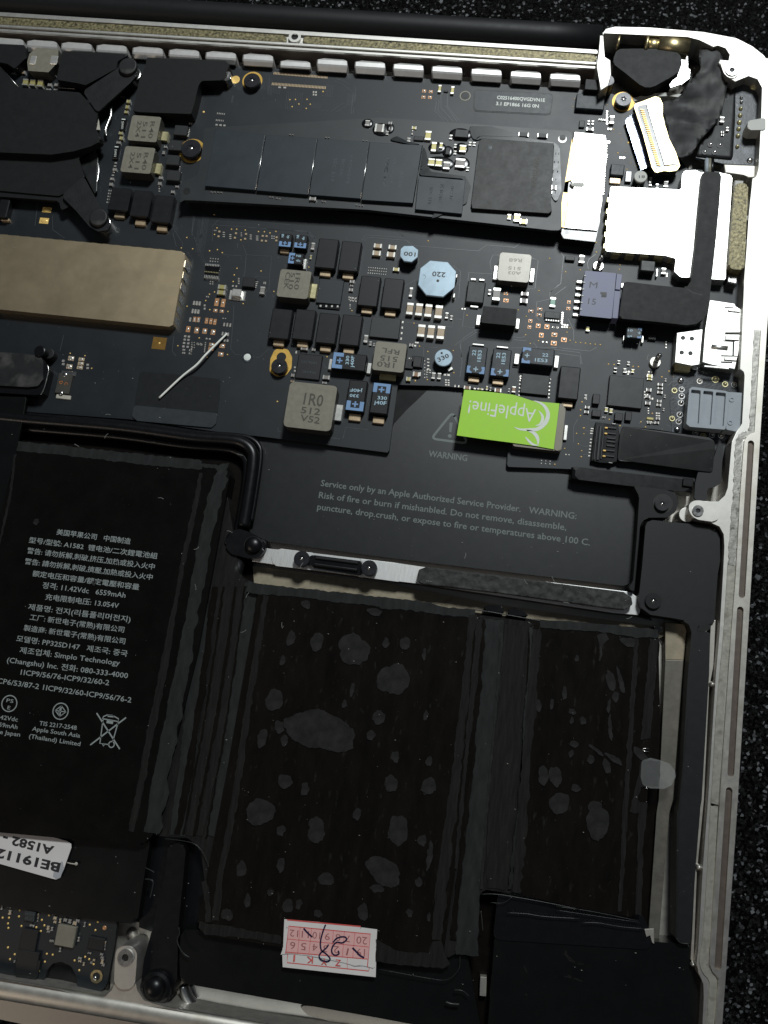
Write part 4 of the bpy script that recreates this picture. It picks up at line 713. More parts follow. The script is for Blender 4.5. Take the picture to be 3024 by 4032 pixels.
inductor('C2', 1338, 290, 342, 330, .3, 'ferrite', [(1318, 510, 180, 70, 'tin_w')], [('1R0', 1395, 358, 1205, 338, 58), ('515', 1430, 292, 1240, 272, 58), ('RFL', 1450, 222, 1258, 190, 52)])
inductor('C2', 475, 828, 522, 512, .36, 'ferrite', [(785, 898, 76, 182, 'tin')], [('1R0', 395, 805, 605, 832, 128), ('512', 368, 900, 578, 925, 70), ('V52', 358, 985, 572, 1020, 70)], rr=.1)
inductor('B4', 1176, 422, 345, 330, .26, 'ferrite_l', [(972, 478, 46, 165, 'tin'), (1370, 508, 46, 165, 'tin')], [('R68', 1260, 330, 1120, 322, 40), ('515', 1250, 420, 1110, 410, 36), ('A03', 1250, 470, 1110, 462, 36)], mk='cream')
inductor('B4', 1010, 950, 372, 195, .34, 'blk_matte', [(785, 995, 48, 120, 'tin'), (1212, 1035, 40, 120, 'tin')], None, rr=.02)
inductor('C3', 1240, 900, 455, 435, .22, 'ferrite', [(1487, 955, 34, 150, 'tin')], None, rr=.05)   # under the green sticker
# octagonal inductor up left
oc = prism('inductor', fillet(outl('A1', [(300, 388), (478, 400), (470, 510), (395, 590), (230, 578), (222, 505), (240, 440)], BOARD + .3), .02), BOARD, BOARD + .3, 'ferrite', B, side='ferrite_side')
box('terminal', 'A1', 268, 488, 46, 76, .02, 'tin', oc, z=BOARD + .3); box('terminal', 'A1', 440, 488, 56, 76, .02, 'tin', oc, z=BOARD + .3)
# wound inductors with pale blue caps
def octo(F, pts, t, rows, m='bluecap', name='wound_inductor', c=None, base=True):
    o = prism(name, fillet(outl(F, pts, BOARD + t), .02, 2), BOARD + t - .05, BOARD + t, m, B, bev=.015)
    q = outl(F, pts, BOARD + t); cc = centroid(q)
    prism('wound_core', [cc + (p - cc) * .93 for p in q], BOARD, BOARD + t - .05, 'blk_gloss', o, bev=.01)
    if rows: print_text([(F,) + r for r in rows], BOARD + t + .002, 'lasermark', o, 'marking', bold=.02)
    return o
o = octo('B4', [(258, 345), (452, 362), (545, 468), (522, 640), (402, 745), (215, 725), (125, 612), (150, 430)], .3, [('220', 430, 480, 285, 466, 54)])
dome('center_dot', 'B4', 343, 568, 16, BOARD + .301, .004, 'lasermark', o, n=12, k=2); box('terminal', 'B4', 520, 728, 20, 50, .12, 'tin', o); box('terminal', 'B4', 548, 515, 12, 40, .2, 'tin', o)
p = Q('B4', 187, 525, BOARD + .302).xy; strokes('crescent_mark', [(arcpts(Vector(p), .045, -60, 110), .006)], BOARD + .303, 'lasermark', o)
octo('B3', [(1495, 185), (1592, 190), (1652, 230), (1645, 312), (1580, 366), (1495, 356), (1455, 300), (1462, 220)], .26, [('100', 1625, 262, 1497, 250, 46)])
p = Q('B4', 405, 1405, BOARD + .22); s = cm('B4', 1, 405, 1405, BOARD + .22)
def rnd(F, x, y, r, t, rows, dot=None):
    p = Q(F, x, y, BOARD + t); s = cm(F, r, x, y, BOARD + t)
    o = prism('wound_inductor', circ(p, s), BOARD + t - .04, BOARD + t, 'bluecap' if t < .23 else 'plas_white', B, bev=.015); prism('wound_core', circ(p, s * .93), BOARD, BOARD + t - .04, 'blk_gloss', o, bev=.01)
    print_text([(F,) + r_ for r_ in rows], BOARD + t + .002, 'inkblk', o, 'marking', bold=.02)
    if dot: dome('polarity_dot', F, dot[0], dot[1], 13, BOARD + t + .001, .003, 'inkblk', o, n=12, k=2)
    return o
o = rnd('B4', 405, 1405, 100, .2, [('330', 352, 1452, 470, 1398, 46)], (385, 1355)); box('terminal', 'B4', 478, 1528, 60, 40, .05, 'tin', o, rot=.6)
rnd('A4', 620, 1440, 55, .24, [('81', 655, 1432, 605, 1432, 24)])
# ---- blue marked tantalum capacitors
def quad(F, pts, z0, m, o, name='print_patch', t=.0025): return poly(name, F, pts, z0, z0 + t, m, o, bev=0)
def tantb(F, x, y, w, h, t, side, rows, terms, m='tantgrey', style=0):
    """side: which end carries the blue polarity mark"""
    z1 = BOARD + t; o = box('marked_capacitor', F, x, y, w, h, t, m, B, bev=.02); p = Q(F, x, y, z1); s = cm(F, 1, x, y, z1); a, b = w * s / 2 - .012, h * s / 2 - .012
    lng = a if side in 'lr' else b; sh = b if side in 'lr' else a; band = lng * (.62 if style < 2 else .42) if style != 1 else lng * .8
    def T(u, v):   # u from the marked end inwards, v across
        if side == 'l': return Vector((p.x - a + u, p.y + v))
        if side == 'r': return Vector((p.x + a - u, p.y + v))
        if side == 'b': return Vector((p.x + v, p.y - b + u))
        return Vector((p.x + v, p.y + b - u))
    def pr(l, mm, z, nm='polarity_print'): prism(nm, [T(*q) for q in l], z, z + .0025, mm, o, bev=0)
    k = .52 * sh
    if style == 2:   # two brackets and a loose plus
        for sg in (-1, 1): pr([(0, sg * .42 * sh), (0, sg * sh), (band * 1.25, sg * sh), (band * 1.25, sg * .62 * sh), (band * .95, sg * .62 * sh), (band * .75, sg * .72 * sh), (band * .35, sg * .62 * sh), (band * .2, sg * .42 * sh)], 'blueprint', z1)
        cx_ = band * .75; q = .28 * sh; wd = .06 * sh
        mm = 'bluetext'; z2 = z1 + .001
    else:
        pr([(0, -sh), (0, sh), (band, sh), (band, -sh)], 'blueprint', z1)
        pr([(band * .3, -k), (band * .3, k), (band * 1.02, k), (band * 1.02, -k)], m, z1 + .003, 'print_window')
        cx_ = band * .68; q = .34 * sh; wd = .09 * sh; mm = 'blueprint'; z2 = z1 + .006
    pr([(cx_ - q, -wd), (cx_ - q, wd), (cx_ + q, wd), (cx_ + q, -wd)], mm, z2, 'plus_stroke'); pr([(cx_ - wd, -q), (cx_ - wd, q), (cx_ + wd, q), (cx_ + wd, -q)], mm, z2 + .0003, 'plus_stroke')
    if rows: print_text([(F,) + r for r in rows], z1 + .0035, 'bluetext', o, 'marking', bold=.02)
    for tx, ty, tw, th, tm in terms: box('terminal', F, tx, ty, tw, th, t * .35, tm, o, bev=.01)
    return o
tantb('B3', 898, 1448, 372, 190, .22, 'l', [('330', 892, 1480, 900, 1385, 34), ('j40F', 945, 1512, 955, 1385, 34)], [(695, 1475, 40, 120, 'tin'), (1115, 1520, 46, 122, 'tin')], 'tant')
tantb('C2', 978, 712, 202, 350, .2, 'b', [('330', 1005, 702, 905, 694, 32), ('j40F', 1045, 645, 908, 634, 34)], [(960, 948, 130, 78, 'copperterm')], 'tant')
tantb('C2', 1238, 742, 198, 350, .2, 't', [('330', 1205, 752, 1308, 760, 36), ('j40F', 1168, 802, 1302, 815, 38)], [(1218, 980, 126, 72, 'copperterm')], 'tant')
tantb('B3', 205, 128, 138, 155, .18, 'b', [('N8', 185, 95, 190, 60, 26), ('dc', 240, 108, 246, 72, 26)], [(195, 245, 100, 46, 'copperterm')], 'tant', 1)
tantb('B3', 372, 142, 140, 155, .18, 'b', [('N8', 350, 105, 355, 70, 26), ('dc', 408, 125, 414, 88, 26)], [], 'tant', 1)
tantb('B3', 318, 326, 170, 132, .18, 'l', [('N8', 320, 305, 372, 312, 24), ('dc', 318, 355, 365, 362, 24)], [(418, 385, 30, 120, 'tin')], 'tant', 1)
for dx, dy in ((0, 0), (263, 28)):
    tantb('B4', 768 + dx, 1432 + dy, 205, 318, .2, 'b', [('22', 752 + dx, 1384 + dy, 760 + dx, 1322 + dy, 38), ('1E53', 808 + dx, 1450 + dy, 822 + dx, 1326 + dy, 38)], [(783 + dx, 1262 + dy, 128, 20, 'tin'), (735 + dx, 1640 + dy, 120, 60, 'copperterm')], 'tantgrey', 2)
tantb('B4', 1432, 1392, 355, 195, .24, 'l', [('22', 1478, 1392, 1545, 1396, 38), ('1E53', 1398, 1446, 1535, 1456, 38)], [(1202, 1418, 54, 122, 'tin'), (1635, 1448, 48, 142, 'tin')], 'tantgrey', 2)
tantb('B5', 960, 1132, 172, 135, .24, 'r', [('01', 945, 1100, 892, 1096, 24), ('e9', 938, 1165, 888, 1160, 24)], [(1052, 1200, 24, 92, 'tin'), (845, 1190, 10, 60, 'tin')], 'tantgrey', 2)
# fuse bottom left of the golden shield
o = box('fuse', 'C1', 520, 435, 118, 165, .06, 'ferrite_side', B); print_text([('C1', 'C', 526, 428, 528, 450, 26), ('C1', 'D', 484, 418, 486, 442, 26)], BOARD + .063, 'amber', o, 'marking')
box('terminal', 'C1', 556, 352, 118, 40, .03, 'steel', o); box('terminal', 'C1', 516, 545, 122, 34, .03, 'cream', o)
dome('solder_lobe', 'C1', 530, 365, 20, BOARD + .05, .02, 'steel', o); dome('solder_lobe', 'C1', 498, 515, 18, BOARD + .05, .02, 'steel', o)
# black label patches
poly('label_patch', 'C1', [(1140, 345), (1180, 338), (1659, 385), (1800, 400), (1790, 560), (1770, 700), (1700, 690), (1095, 640), (1110, 520)], BOARD, BOARD + .02, 'labelpatch', B, r=.04, bev=.004)
poly('label_patch', 'C1', [(1095, 612), (1400, 642), (1775, 678), (1765, 760), (1730, 795), (1640, 788), (1120, 740), (1078, 705)], BOARD + .005, BOARD + .035, 'labelgrey', B, r=.06, bev=.006)
# ---- golden shield can with clip fingers
sh = poly('shield_can', 'B1', [(-60, 352), (1475, 496), (1507, 512), (1508, 560), (1412, 1095), (1385, 1112), (-60, 965)], BOARD, BOARD + .22, 'shield_g', B, r=.03, bev=.014)
for i in range(16): 
    f = i / 15; box('clip_finger', 'B1', 66 + 1270 * f, 972 + 118 * f, 40, 14, .17, 'brass', sh, rot=-.0)
for i in range(16): f = i / 15; box('clip_finger', 'B1', 40 + 1370 * f, 361 + 128 * f, 44, 8, .2, 'brass', sh)
for i in range(6): f = i / 5; box('clip_finger', 'B1', 1508 - 88 * f, 600 + 450 * f, 18, 62, .16, 'steel', sh, rot=.02)
# ---- bright wireless shield at right, under the flat cable
sh2 = poly('shield_can', 'B6', [(190, 318), (850, 348), (858, 210), (880, 172), (990, 165), (1020, 185), (1210, 190), (1310, 210), (1325, 240), (1262, 1190), (1140, 1182), (960, 1165), (845, 1165), (785, 1110), (800, 990), (700, 962), (150, 922), (137, 890)], BOARD, BOARD + .26, 'shield', B, r=.025, bev=.014)
sh2['label'] = 'bright silver tinned shield can crossed by the black cable'
for i in range(5): box('clip_finger', 'B6', 165 - i * 8, 440 + i * 108, 22, 55, .2, 'tin_w', sh2)
for i in range(5): box('clip_finger', 'B6', 240 + i * 134, 948 + i * 10, 78, 16, .2, 'tin_w', sh2)
for i in range(8): box('clip_finger', 'B6', 1312 - i * 7, 290 + i * 116, 16, 66, .2, 'brass', sh2)
# ---- drive connector: two bright halves
cn = poly('drive_connector', 'A4', [(75, 1075), (330, 1100), (345, 1130), (342, 1200), (290, 1700), ('B6', 90, 650), ('B5', 540, 150), ('B5', 190, 110), ('B5', 160, 60), ('A4', 20, 1600)], BOARD, BOARD + .30, 'blk_gloss', B, bev=.01)
poly('connector_cap', 'S', [('A4', 80, 1075), ('A4', 335, 1102), ('A4', 330, 1130), ('A4', 300, 1500), (2372, 790), (2352, 908), (2222, 897), (2243, 760), (2262, 748), (2262, 728), (2248, 712), ('A4', 62, 1200)], BOARD + .3, BOARD + .34, 'shield', cn, bev=.01)
poly('gold_edge', 'A4', [(20, 1145), (62, 1132), (56, 1470), (-6, 1490)], BOARD + .3, BOARD + .33, 'gold', cn, bev=.005); poly('gold_edge', 'S', [(2214, 755), (2243, 760), (2221, 896), (2192, 892)], BOARD + .3, BOARD + .33, 'gold', cn, bev=.005)
poly('latch_bar', 'A4', [(40, 1500), (75, 1488), (150, 1490), (162, 1508), (145, 1522), (60, 1520)], BOARD + .3, BOARD + .36, 'plas_white', cn, bev=.01)
# ---- power connector with blue grey shell
pc_ = poly('power_connector', 'B5', [(425, 458), (765, 485), (715, 980), (365, 945)], BOARD, BOARD + .30, 'conn_grey', B, r=.02, bev=.01, side='blk_gloss')
poly('shell_edge', 'B5', [(770, 488), (832, 500), (808, 668), (752, 660)], BOARD, BOARD + .29, 'conn_grey', pc_, bev=.008); poly('shell_edge', 'B5', [(745, 675), (812, 680), (784, 978), (720, 975)], BOARD, BOARD + .29, 'conn_grey', pc_, bev=.008)
quad('B5', [(592, 690), (662, 694), (658, 748), (600, 745), (604, 715), (592, 712)], BOARD + .3, 'socket', pc_, 'key_slot')
for i in range(6):
    x, y = 365 - i * 8.5, 578 + i * 72; box('terminal', 'B5', x, y, 66, 34, .06, 'tin', pc_); box('terminal_tip', 'B5', 425 - i * 9, 512 + i * 73, 22, 14, .02, 'white', pc_, z=BOARD + .3)
print_text([('B5', 'M', 470, 640, 555, 650, 70), ('B5', '15', 455, 820, 540, 830, 70)], BOARD + .302, 'tantgrey', pc_, 'faint_marking')
# ---- spring pins
for F, x, y, u, v in (('B5', 570, 405, 605, 290), ('C4', 708, 268, 745, 205)):
    o = cyl('spring_pin', F, x, y, 58 if F == 'B5' else 48, BOARD, BOARD + .07, 'solder', B); q = Q(F, x, y, BOARD)
    sweep('pin_shaft', [Vector((q.x, q.y, BOARD)), Vector((q.x, q.y, BOARD + .38))], .055, .055, 'steel', o, n=14); sweep('pin_tip', [Vector((q.x, q.y, BOARD + .38)), Vector((q.x, q.y, BOARD + .43))], .035, .035, 'steel', o, n=12)
# ---- sockets on the right edge
hd = poly('card_socket', 'C4', [(890, 22), (1110, -10), (1082, 290), (1020, 300), (1015, 292), (872, 272)], BOARD, BOARD + .28, 'shield', B, bev=.012)
for x, y in ((942, 64), (1017, 70), (931, 188), (1005, 194)): cyl('shell_hole', 'C4', x, y, 20, BOARD + .28, BOARD + .284, 'socket', hd, n=18, bev=0)
box('socket_foot', 'C4', 940, 315, 130, 60, .12, 'tin_w', hd); box('socket_foot', 'C4', 1048, 300, 42, 70, .1, 'steel', hd)
us = poly('port_socket', 'S', [('B6', 1115, 1375), ('B6', 1350, 1410), ('B6', 1350, 1440), ('B6', 1420, 1470), ('C4', 1425, 120), ('C4', 1380, 330), ('C4', 1190, 290), ('C4', 1105, 270), ('C4', 1130, 0)], BOARD, BOARD + .28, 'shield', B, bev=.012)
us['label'] = 'bright metal port socket with spring tabs'
for F, pts in (('B6', [(1285, 1455), (1405, 1465), (1400, 1490), (1290, 1480)]), ('C4', [(1310, -20), (1430, -10), (1425, 20), (1300, 20)]), ('C4', [(1300, 40), (1420, 55), (1415, 85), (1300, 80)]), ('C4', [(1290, 225), (1400, 232), (1395, 258), (1290, 250)]), ('C4', [(1120, 295), (1335, 310), (1330, 330), (1120, 310)])):
    poly('spring_tab', F, pts, BOARD + .28, BOARD + .31, 'shield', us, bev=.01)
for F, pts in (('C4', [(1262, 210), (1400, 215), (1400, 224), (1264, 222)]), ('C4', [(1262, 262), (1360, 268), (1355, 280), (1262, 276)]), ('C4', [(1360, 100), (1376, 100), (1372, 215), (1358, 215)]), ('C4', [(1280, 85), (1380, 92), (1378, 100), (1280, 95)]), ('C4', [(1296, 25), (1420, 30), (1420, 38), (1290, 36)]), ('B6', [(1255, 1440), (1340, 1445), (1340, 1455), (1255, 1452)])):
    quad(F, pts, BOARD + .28, 'socket', us, 'shell_cut')
a, b = Q('C4', 1180, 137, BOARD + .285), Q('C4', 1318, 152, BOARD + .285); sweep('pressed_rib', [a, b], .05, .03, 'shield', us, n=12)
# headphone or card bracket of pale grey plastic
pg = thing('port_bracket', 'pale grey plastic bracket with three long slots on the right edge', 'bracket', Q('C4', 1200, 650, .8))
fo = fillet(outl('C4', [(995, 495), (1020, 478), (1300, 512), (1330, 525), (1300, 840), (1000, 815), (970, 790)], 1.06), .04)
hl = [fillet(outl('C4', h_, 1.06), .03) for h_ in ([(1012, 500), (1092, 508), (1075, 790), (985, 782)], [(1115, 510), (1198, 518), (1178, 800), (1090, 792)], [(1220, 522), (1305, 530), (1285, 812), (1192, 802)])]
prism('slotted_frame', fo, .99, 1.06, 'plas_grey', pg, holes=hl); prism('slot_bed', [centroid(fo) + (p - centroid(fo)) * .97 for p in fo], .74, .99, 'plas_grey', pg, bev=0)
poly('bracket_flange', 'C4', [(1300, 520), (1455, 530), (1460, 560), (1448, 790), (1390, 855), (1305, 838)], .74, 1.03, 'plas_grey', pg, r=.03)
for x, y in ((1352, 585), (1340, 780)):
    q = Q('C4', x, y, 1.032); prism('post_ring', circ(q, .055, 16), 1.03, 1.045, 'plas_grey', pg, holes=[circ(q, .03, 12)])
poly('bracket_board', 'C4', [(860, 370), (1120, 350), (1430, 390), (1420, 470), (1460, 520), (1455, 800), (1300, 930), (1100, 905), (850, 870), (830, 600)], BOARD, BOARD + .012, 'pcb_worn', B, bev=0)
for x, y, r, m in ((1082, 430, 25, 'solder'), (1215, 415, 32, 'tin_w'), (1297, 455, 26, 'tin_w'), (1372, 460, 26, 'steel'), (930, 500, 26, 'steel'), (930, 557, 28, 'steel'), (925, 613, 28, 'steel'), (915, 713, 28, 'steel'), (905, 770, 27, 'steel'), (870, 508, 24, 'tin_w'), (850, 745, 24, 'tin_w'), (1046, 868, 26, 'steel'), (1112, 895, 28, 'tin_w'), (1187, 885, 26, 'steel'), (1265, 890, 27, 'steel')):
    q = Q('C4', x, y, BOARD + .02); rr = cm('C4', r, x, y); o = prism('solder_ring', circ(q, rr, 18), BOARD + .012, BOARD + .02, m, B, holes=[circ(q, rr * .72, 14)]); dome('solder_joint', 'C4', x, y, r * .55, BOARD + .012, .04, m, o, n=12, k=3)
for x, y in ((922, 425), (890, 838)): dome('board_post', 'C4', x, y, 27, BOARD + .012, .06, 'steel', B)
# ---- flex cable socket
fs = poly('flex_socket', 'C4', [(205, 775), (395, 800), (405, 880), (385, 1110), (330, 1125), (240, 1120), (165, 1100)], BOARD, BOARD + .12, 'blk_gloss', B, bev=.01)
for x, y, w, h in ((205, 950, 12, 300), (235, 950, 22, 310), (262, 950, 10, 290)): box('socket_rib', 'C4', x, y, w, h, .03, 'ic_grey', fs, z=BOARD + .12, rot=-.0)
for y, g_ in ((823, 1), (871, 1), (912, 0), (940, 0), (975, 0), (1015, 1), (1062, 1)):
    box('socket_tooth', 'C4', 345 - (y - 823) * .08, y, 75, 16, .03, 'ic_grey', fs, z=BOARD + .12)
    if g_: box('contact_tip', 'C4', 295 - (y - 823) * .08, y, 26, 14, .035, 'gold', fs, z=BOARD + .12)
box('latch_end', 'C4', 330, 1118, 34, 10, .03, 'steel', fs, z=BOARD + .12); box('latch_end', 'C4', 358, 790, 30, 10, .03, 'steel', fs, z=BOARD + .12)
# small upper socket left of centre
o = box('mezzanine_socket', 'B2', 200, 745, 130, 105, .06, 'blk_gloss', B)
for i in range(9):
    box('contact_pin', 'B2', 142 + i * 15, 690 + i * 1.2, 8, 22, .07, 'tin', o); box('contact_pin', 'B2', 132 + i * 15, 800 + i * 1.6, 7, 32, .07, 'tin', o); box('contact_pin', 'B2', 135 + i * 15, 755 + i * 1.6, 9, 12, .068, 'tin_w', o)
# pale hole
q = Q('B2', 530, 1555, BOARD + .01); prism('mounting_hole', circ(q, .125, 20), BOARD, BOARD + .01, 'pcb_worn', B, bev=0); dome('pale_plug', 'B2', 530, 1555, 33, BOARD + .01, .01, 'white', B, n=18, k=2)
q = Q('A3', 688, 783, BOARD + .004); prism('mounting_hole', circ(q, .13, 24), BOARD, BOARD + .006, 'ferrite', B, holes=[circ(q, .105, 20)]); prism('hole_shade', circ(q, .106, 20), BOARD, BOARD + .003, 'socket', B, bev=0)
# gold ringed screw seats
def gring(F, pts_or_c, r=None, sy=1, off=None):
    z = BOARD + .006
    if r: q = Q(F, *pts_or_c, z); return prism('gold_ring', circ(q, cm(F, r, *pts_or_c, z), 32), BOARD, z, 'goldp', B, bev=0)
    return prism('gold_ring', fillet(outl(F, pts_or_c, z), .12, 5), BOARD, z, 'goldp', B, bev=0)
gring('A2', (505, 660), 82); gring('A1', (1568, 1232), 106); gring('A4', (478, 830), 92); gring('B3', [(40, 1420), (90, 1310), (230, 1310), (278, 1400), (270, 1520), (210, 1600), (110, 1612), (30, 1560)])
cyl('slot_hole', 'C2', 160, 292, 52, BOARD, BOARD + .01, 'socket', B, bev=0)
screw('A2', 500, 655, 67, BOARD, BOARD + .16, 'black star screw in a gold ring between golden dot and orange contact rows')
screw('A1', 1558, 1210, 82, BOARD, BOARD + .16, 'black star screw in a gold crescent at the left end of the memory drive')
screw('A4', 480, 808, 66, BOARD, BOARD + .16, 'grey black star screw in a gold ring below the foam pad corner')
screw('C2', 135, 388, 88, BOARD, BOARD + .16, 'black star screw on the slotted gold washer above the largest inductor')
# serial label
lb = thing('serial_label', 'dark grey rounded label with white serial text at top centre right', 'label', Q('A3', 1080, 830, BOARD))
poly('label_sheet', 'A3', [(770, 745), (800, 738), (1390, 770), (1397, 800), (1380, 925), (1350, 930), (775, 900), (763, 870)], BOARD + .001, BOARD + .012, 'labelgrey', lb, r=.05, bev=.003)
poly('label_edge', 'A3', [(760, 748), (795, 731), (1396, 764), (1406, 800), (1388, 932), (1352, 940), (768, 910), (753, 872)], BOARD + .0005, BOARD + .006, 'socket', lb, r=.05, bev=0)
print_text([('A3', 'C02516400QVGDVN1E', 946, 808, 1338, 832, 30), ('A3', '3.1 EP1866 16G 0N', 938, 858, 1288, 880, 30)], BOARD + .014, 'white', lb, 'printed_text', bold=.03)
# ================================================================ memory drive
SSD = BOARD + .36
ssd = thing('memory_drive', 'long black solid state drive card with four blue black chips and a brown black controller', 'memory drive', Q('S', 1400, 700, BOARD))
so = outl('S', [('A2', 110, 1045), ('A3', 0, 1145 - 185), ('A3', 1540, 1070), ('A3', 1560, 1090), ('A3', 1560, 1140), ('A3', 1475, 1659), ('B5', 170, -20), ('B5', 150, 18), ('B5', 60, 18), ('B2', 1659, 240 - 60), ('B2', 40, 92), ('B2', -60, 90), ('A2', -90, 1659), ('A1', 1480, 1600), ('A1', 1465, 1560), ('A1', 1500, 1480), ('A2', 60, 1430), ('A2', 100, 1200)], SSD)
sb = prism('card', fillet(so, .05), SSD - .11, SSD, 'pcb_card', ssd, bev=.006)
prism('card_support', fillet(outl('S', [('A2', -40, 1620), ('A2', 200, 1659), ('B2', 1500, 120), ('B5', 60, 0), ('B5', 60, -30), ('A2', 0, 1560)], SSD - .12), .05), BOARD + .002, SSD - .12, 'blk_gloss', ssd, bev=0)
c4 = [('A2', (205, 1052), (610, 1100), (528, 1552), (118, 1518)), ('A2', (617, 1102), (1035, 1128), (960, 1590), (538, 1555)), ('A2', (1040, 1130), (1460, 1158), (1388, 1622), (968, 1590)), ('S', ('A2', 1466, 1160), ('A3', 338, 1185), ('A3', 262, 1659), ('A2', 1396, 1632))]
def chip4(F, pts, t, m, name='memory_chip', **k): return poly(name, F, pts, SSD, SSD + t, m, ssd, bev=.008, **k)
for F, *pts in c4:
    if F == 'S': pts = [p for p in pts]
    chip4(F, pts, .09, 'ssdchip')
chip4('S', [('A3', 308, 1438), ('A3', 690, 1470), ('B4', -10 + 225, -60), ('B2', 1990, 180), ('B2', 2100, 200), ('A3', 278, 1640)][:2] + [('DP', 998, 462), ('DP', 897, 452)], .08, 'ssdchip', name='buffer_chip')
ct = chip4('A3', [(800, 1152), (830, 1128), (1412, 1170), (1385, 1659), ('DP', 1192, 456), ('DP', 1185, 461), ('DP', 1020, 450), ('DP', 1018, 440), (745, 1640)], .09, 'ssdctl', name='controller_chip')
dome('corner_dot', 'A3', 888, 1205, 20, SSD + .091, .003, 'faint', ct, n=12, k=2)
print_text([('A3', 'SAMSUNG', 1262, 1520, 1300, 1290, 40)], SSD + .093, 'lasermark', ct, 'faint_marking')
fm = [('A2', 'SEC 519', 1170, 1290, 1145, 1480, 28), ('A2', 'K9CHGY8', 1300, 1270, 1270, 1500, 26), ('A2', 'BC2K', 1240, 1300, 1215, 1440, 24), ('A3', 'SEC 519', 40, 1300, 15, 1520, 26), ('A3', 'K9CHGY8', 100, 1290, 72, 1500, 26), ('A3', 'BC2K', 165, 1400, 140, 1540, 24), ('A3', 'SEC 516', 400, 1520, 385, 1659, 26), ('A3', 'K4E8E', 490, 1500, 470, 1640, 26), ('A3', 'BC3F', 575, 1510, 560, 1630, 24), ('A2', 'K9CHG', 1600, 1290, 1570, 1500, 26)]
print_text(fm, SSD + .093, 'faint', ssd, 'faint_marking')
# glossy epoxy banks between the chips and the bright gaps
for F, a, b in (('A2', (612, 1104), (532, 1552)), ('A2', (1037, 1132), (962, 1585)), ('A2', (1462, 1162), (1390, 1625)), ('A3', (338, 1190), (262, 1659))):
    sweep('chip_gap_edge', [Q(F, *a, SSD + .085), Q(F, *b, SSD + .085)], .011, .011, 'steel' if F == 'A2' else 'epoxy', ssd, n=8)
for F, pts in (('A3', [(345, 1190), (370, 1240), (400, 1400), (690, 1440), (735, 1520), (700, 1659), ('B4', 230, -80), ('A3', 690, 1460), (310, 1430)]), ('A3', [(760, 1150), (800, 1110), (1150, 1120), (1420, 1165), (1460, 1200), (1475, 1560), (1430, 1659), (1395, 1600), (1415, 1175), (830, 1130)]), ('A3', [(720, 1030), (900, 1030), (1050, 1075), (1180, 1120), (820, 1108), (760, 1150), (735, 1100)]), ('A3', [(60, 1140), (130, 1110), (210, 1150), (330, 1180), (250, 1180)])):
    poly('epoxy_bank', F, pts, SSD, SSD + .03, 'epoxy', ssd, r=.05, bev=.02)
for F, x, y, a, b in (('A2', 1445, 1010, 95, 90), ('A2', 1560, 1060, 150, 120), ('A2', 1625, 1050, 80, 100), ('A3', 650, 1100, 190, 120), ('A3', 460, 1210, 150, 110), ('A3', 480, 1335, 240, 130), ('A3', 655, 1215, 120, 110), ('A3', 660, 1340, 130, 130), ('A3', 545, 1240, 90, 110)):
    dome('epoxy_pool', F, x, y, b / 2, SSD + .001, .025, 'blk_gloss', ssd, n=20, sx=a / b)
for F, body, l in (('A2', 'ceramic_g', [(1445, 1003, 38, 50), (1543, 1043, 76, 72), (1632, 1003, 28, 24), (1635, 1048, 28, 24), (1607, 1085, 22, 32)]), ('A3', 'ceramic_y', [(432, 1197, 42, 85), (491, 1187, 28, 50), (668, 1212, 54, 64), (412, 1322, 54, 64), (472, 1328, 54, 64), (271, 1042, 38, 28), (385, 1105, 50, 82)]),
                   ('A3', 'ceramic_g', [(536, 1350, 54, 66), (647, 1330, 78, 80), (607, 1190, 20, 34), (606, 1245, 20, 34), (707, 1378, 22, 34), (728, 1172, 20, 34), (762, 1175, 20, 34), (571, 1118, 26, 40), (330, 1370, 18, 36), (256, 1080, 12, 40), (228, 1140, 30, 34), (1440, 1255, 30, 22), (1432, 1325, 40, 22), (1425, 1400, 44, 22), (1415, 1465, 34, 22), (1412, 1530, 44, 40), (1410, 1570, 34, 28)]),
                   ('B2', 'ceramic_g', [(1140, 75, 62, 34), (195, 12, 14, 12), (225, 13, 14, 12), (258, 14, 14, 12), (286, 16, 14, 12), (742, 58, 16, 12), (765, 60, 16, 12), (805, 70, 14, 14), (832, 76, 14, 14), (1230, 98, 14, 14), (1255, 102, 14, 14), (1550, 132, 12, 12), (1578, 136, 12, 12), (1605, 138, 12, 12)]),
                   ('A2', 'ceramic_g', [(812, 1096, 14, 12), (834, 1098, 14, 12), (1105, 1120, 14, 12), (1128, 1122, 14, 12), (1412, 1145, 14, 12), (1438, 1148, 14, 12)])):
    for x, y, w, h in l: cap(ssd, F, x, y, w, h, body, z=SSD, t=.06 if w * h > 1200 else .03)
for F, x, y, w, h, t in (('A3', 660, 1088, 112, 72, .09), ('A3', 545, 1232, 36, 66, .07), ('A3', 310, 1128, 86, 42, .04), ('A3', 1165, 1098, 70, 40, .05), ('A3', 1320, 1106, 70, 40, .05), ('DP', 1117, 470, 14, 18, .05), ('DP', 1100, 468, 8, 12, .04), ('DP', 1131, 478, 16, 12, .05)):
    if F == 'DP': cap(ssd, F, x, y, w, h, 'ceramic_y', z=SSD, t=t)
    else: box('small_chip', F, x, y, w, h, t, 'ic', ssd, z=SSD)
for F, x, y in (('A3', 1165, 1098), ('A3', 1320, 1106)):
    for k in (-1, 1): box('chip_end', F, x + k * 38, y + k * 3, 8, 36, .04, 'tin', ssd, z=SSD)
q = Q('A3', 1482, 1135, SSD + .004); prism('card_hole', circ(q, .095, 20), SSD, SSD + .004, 'alu', ssd, bev=0); prism('hole_shade', circ(q + Vector((0, .03, 0)), .075, 20), SSD + .004, SSD + .006, 'socket', ssd, bev=0)
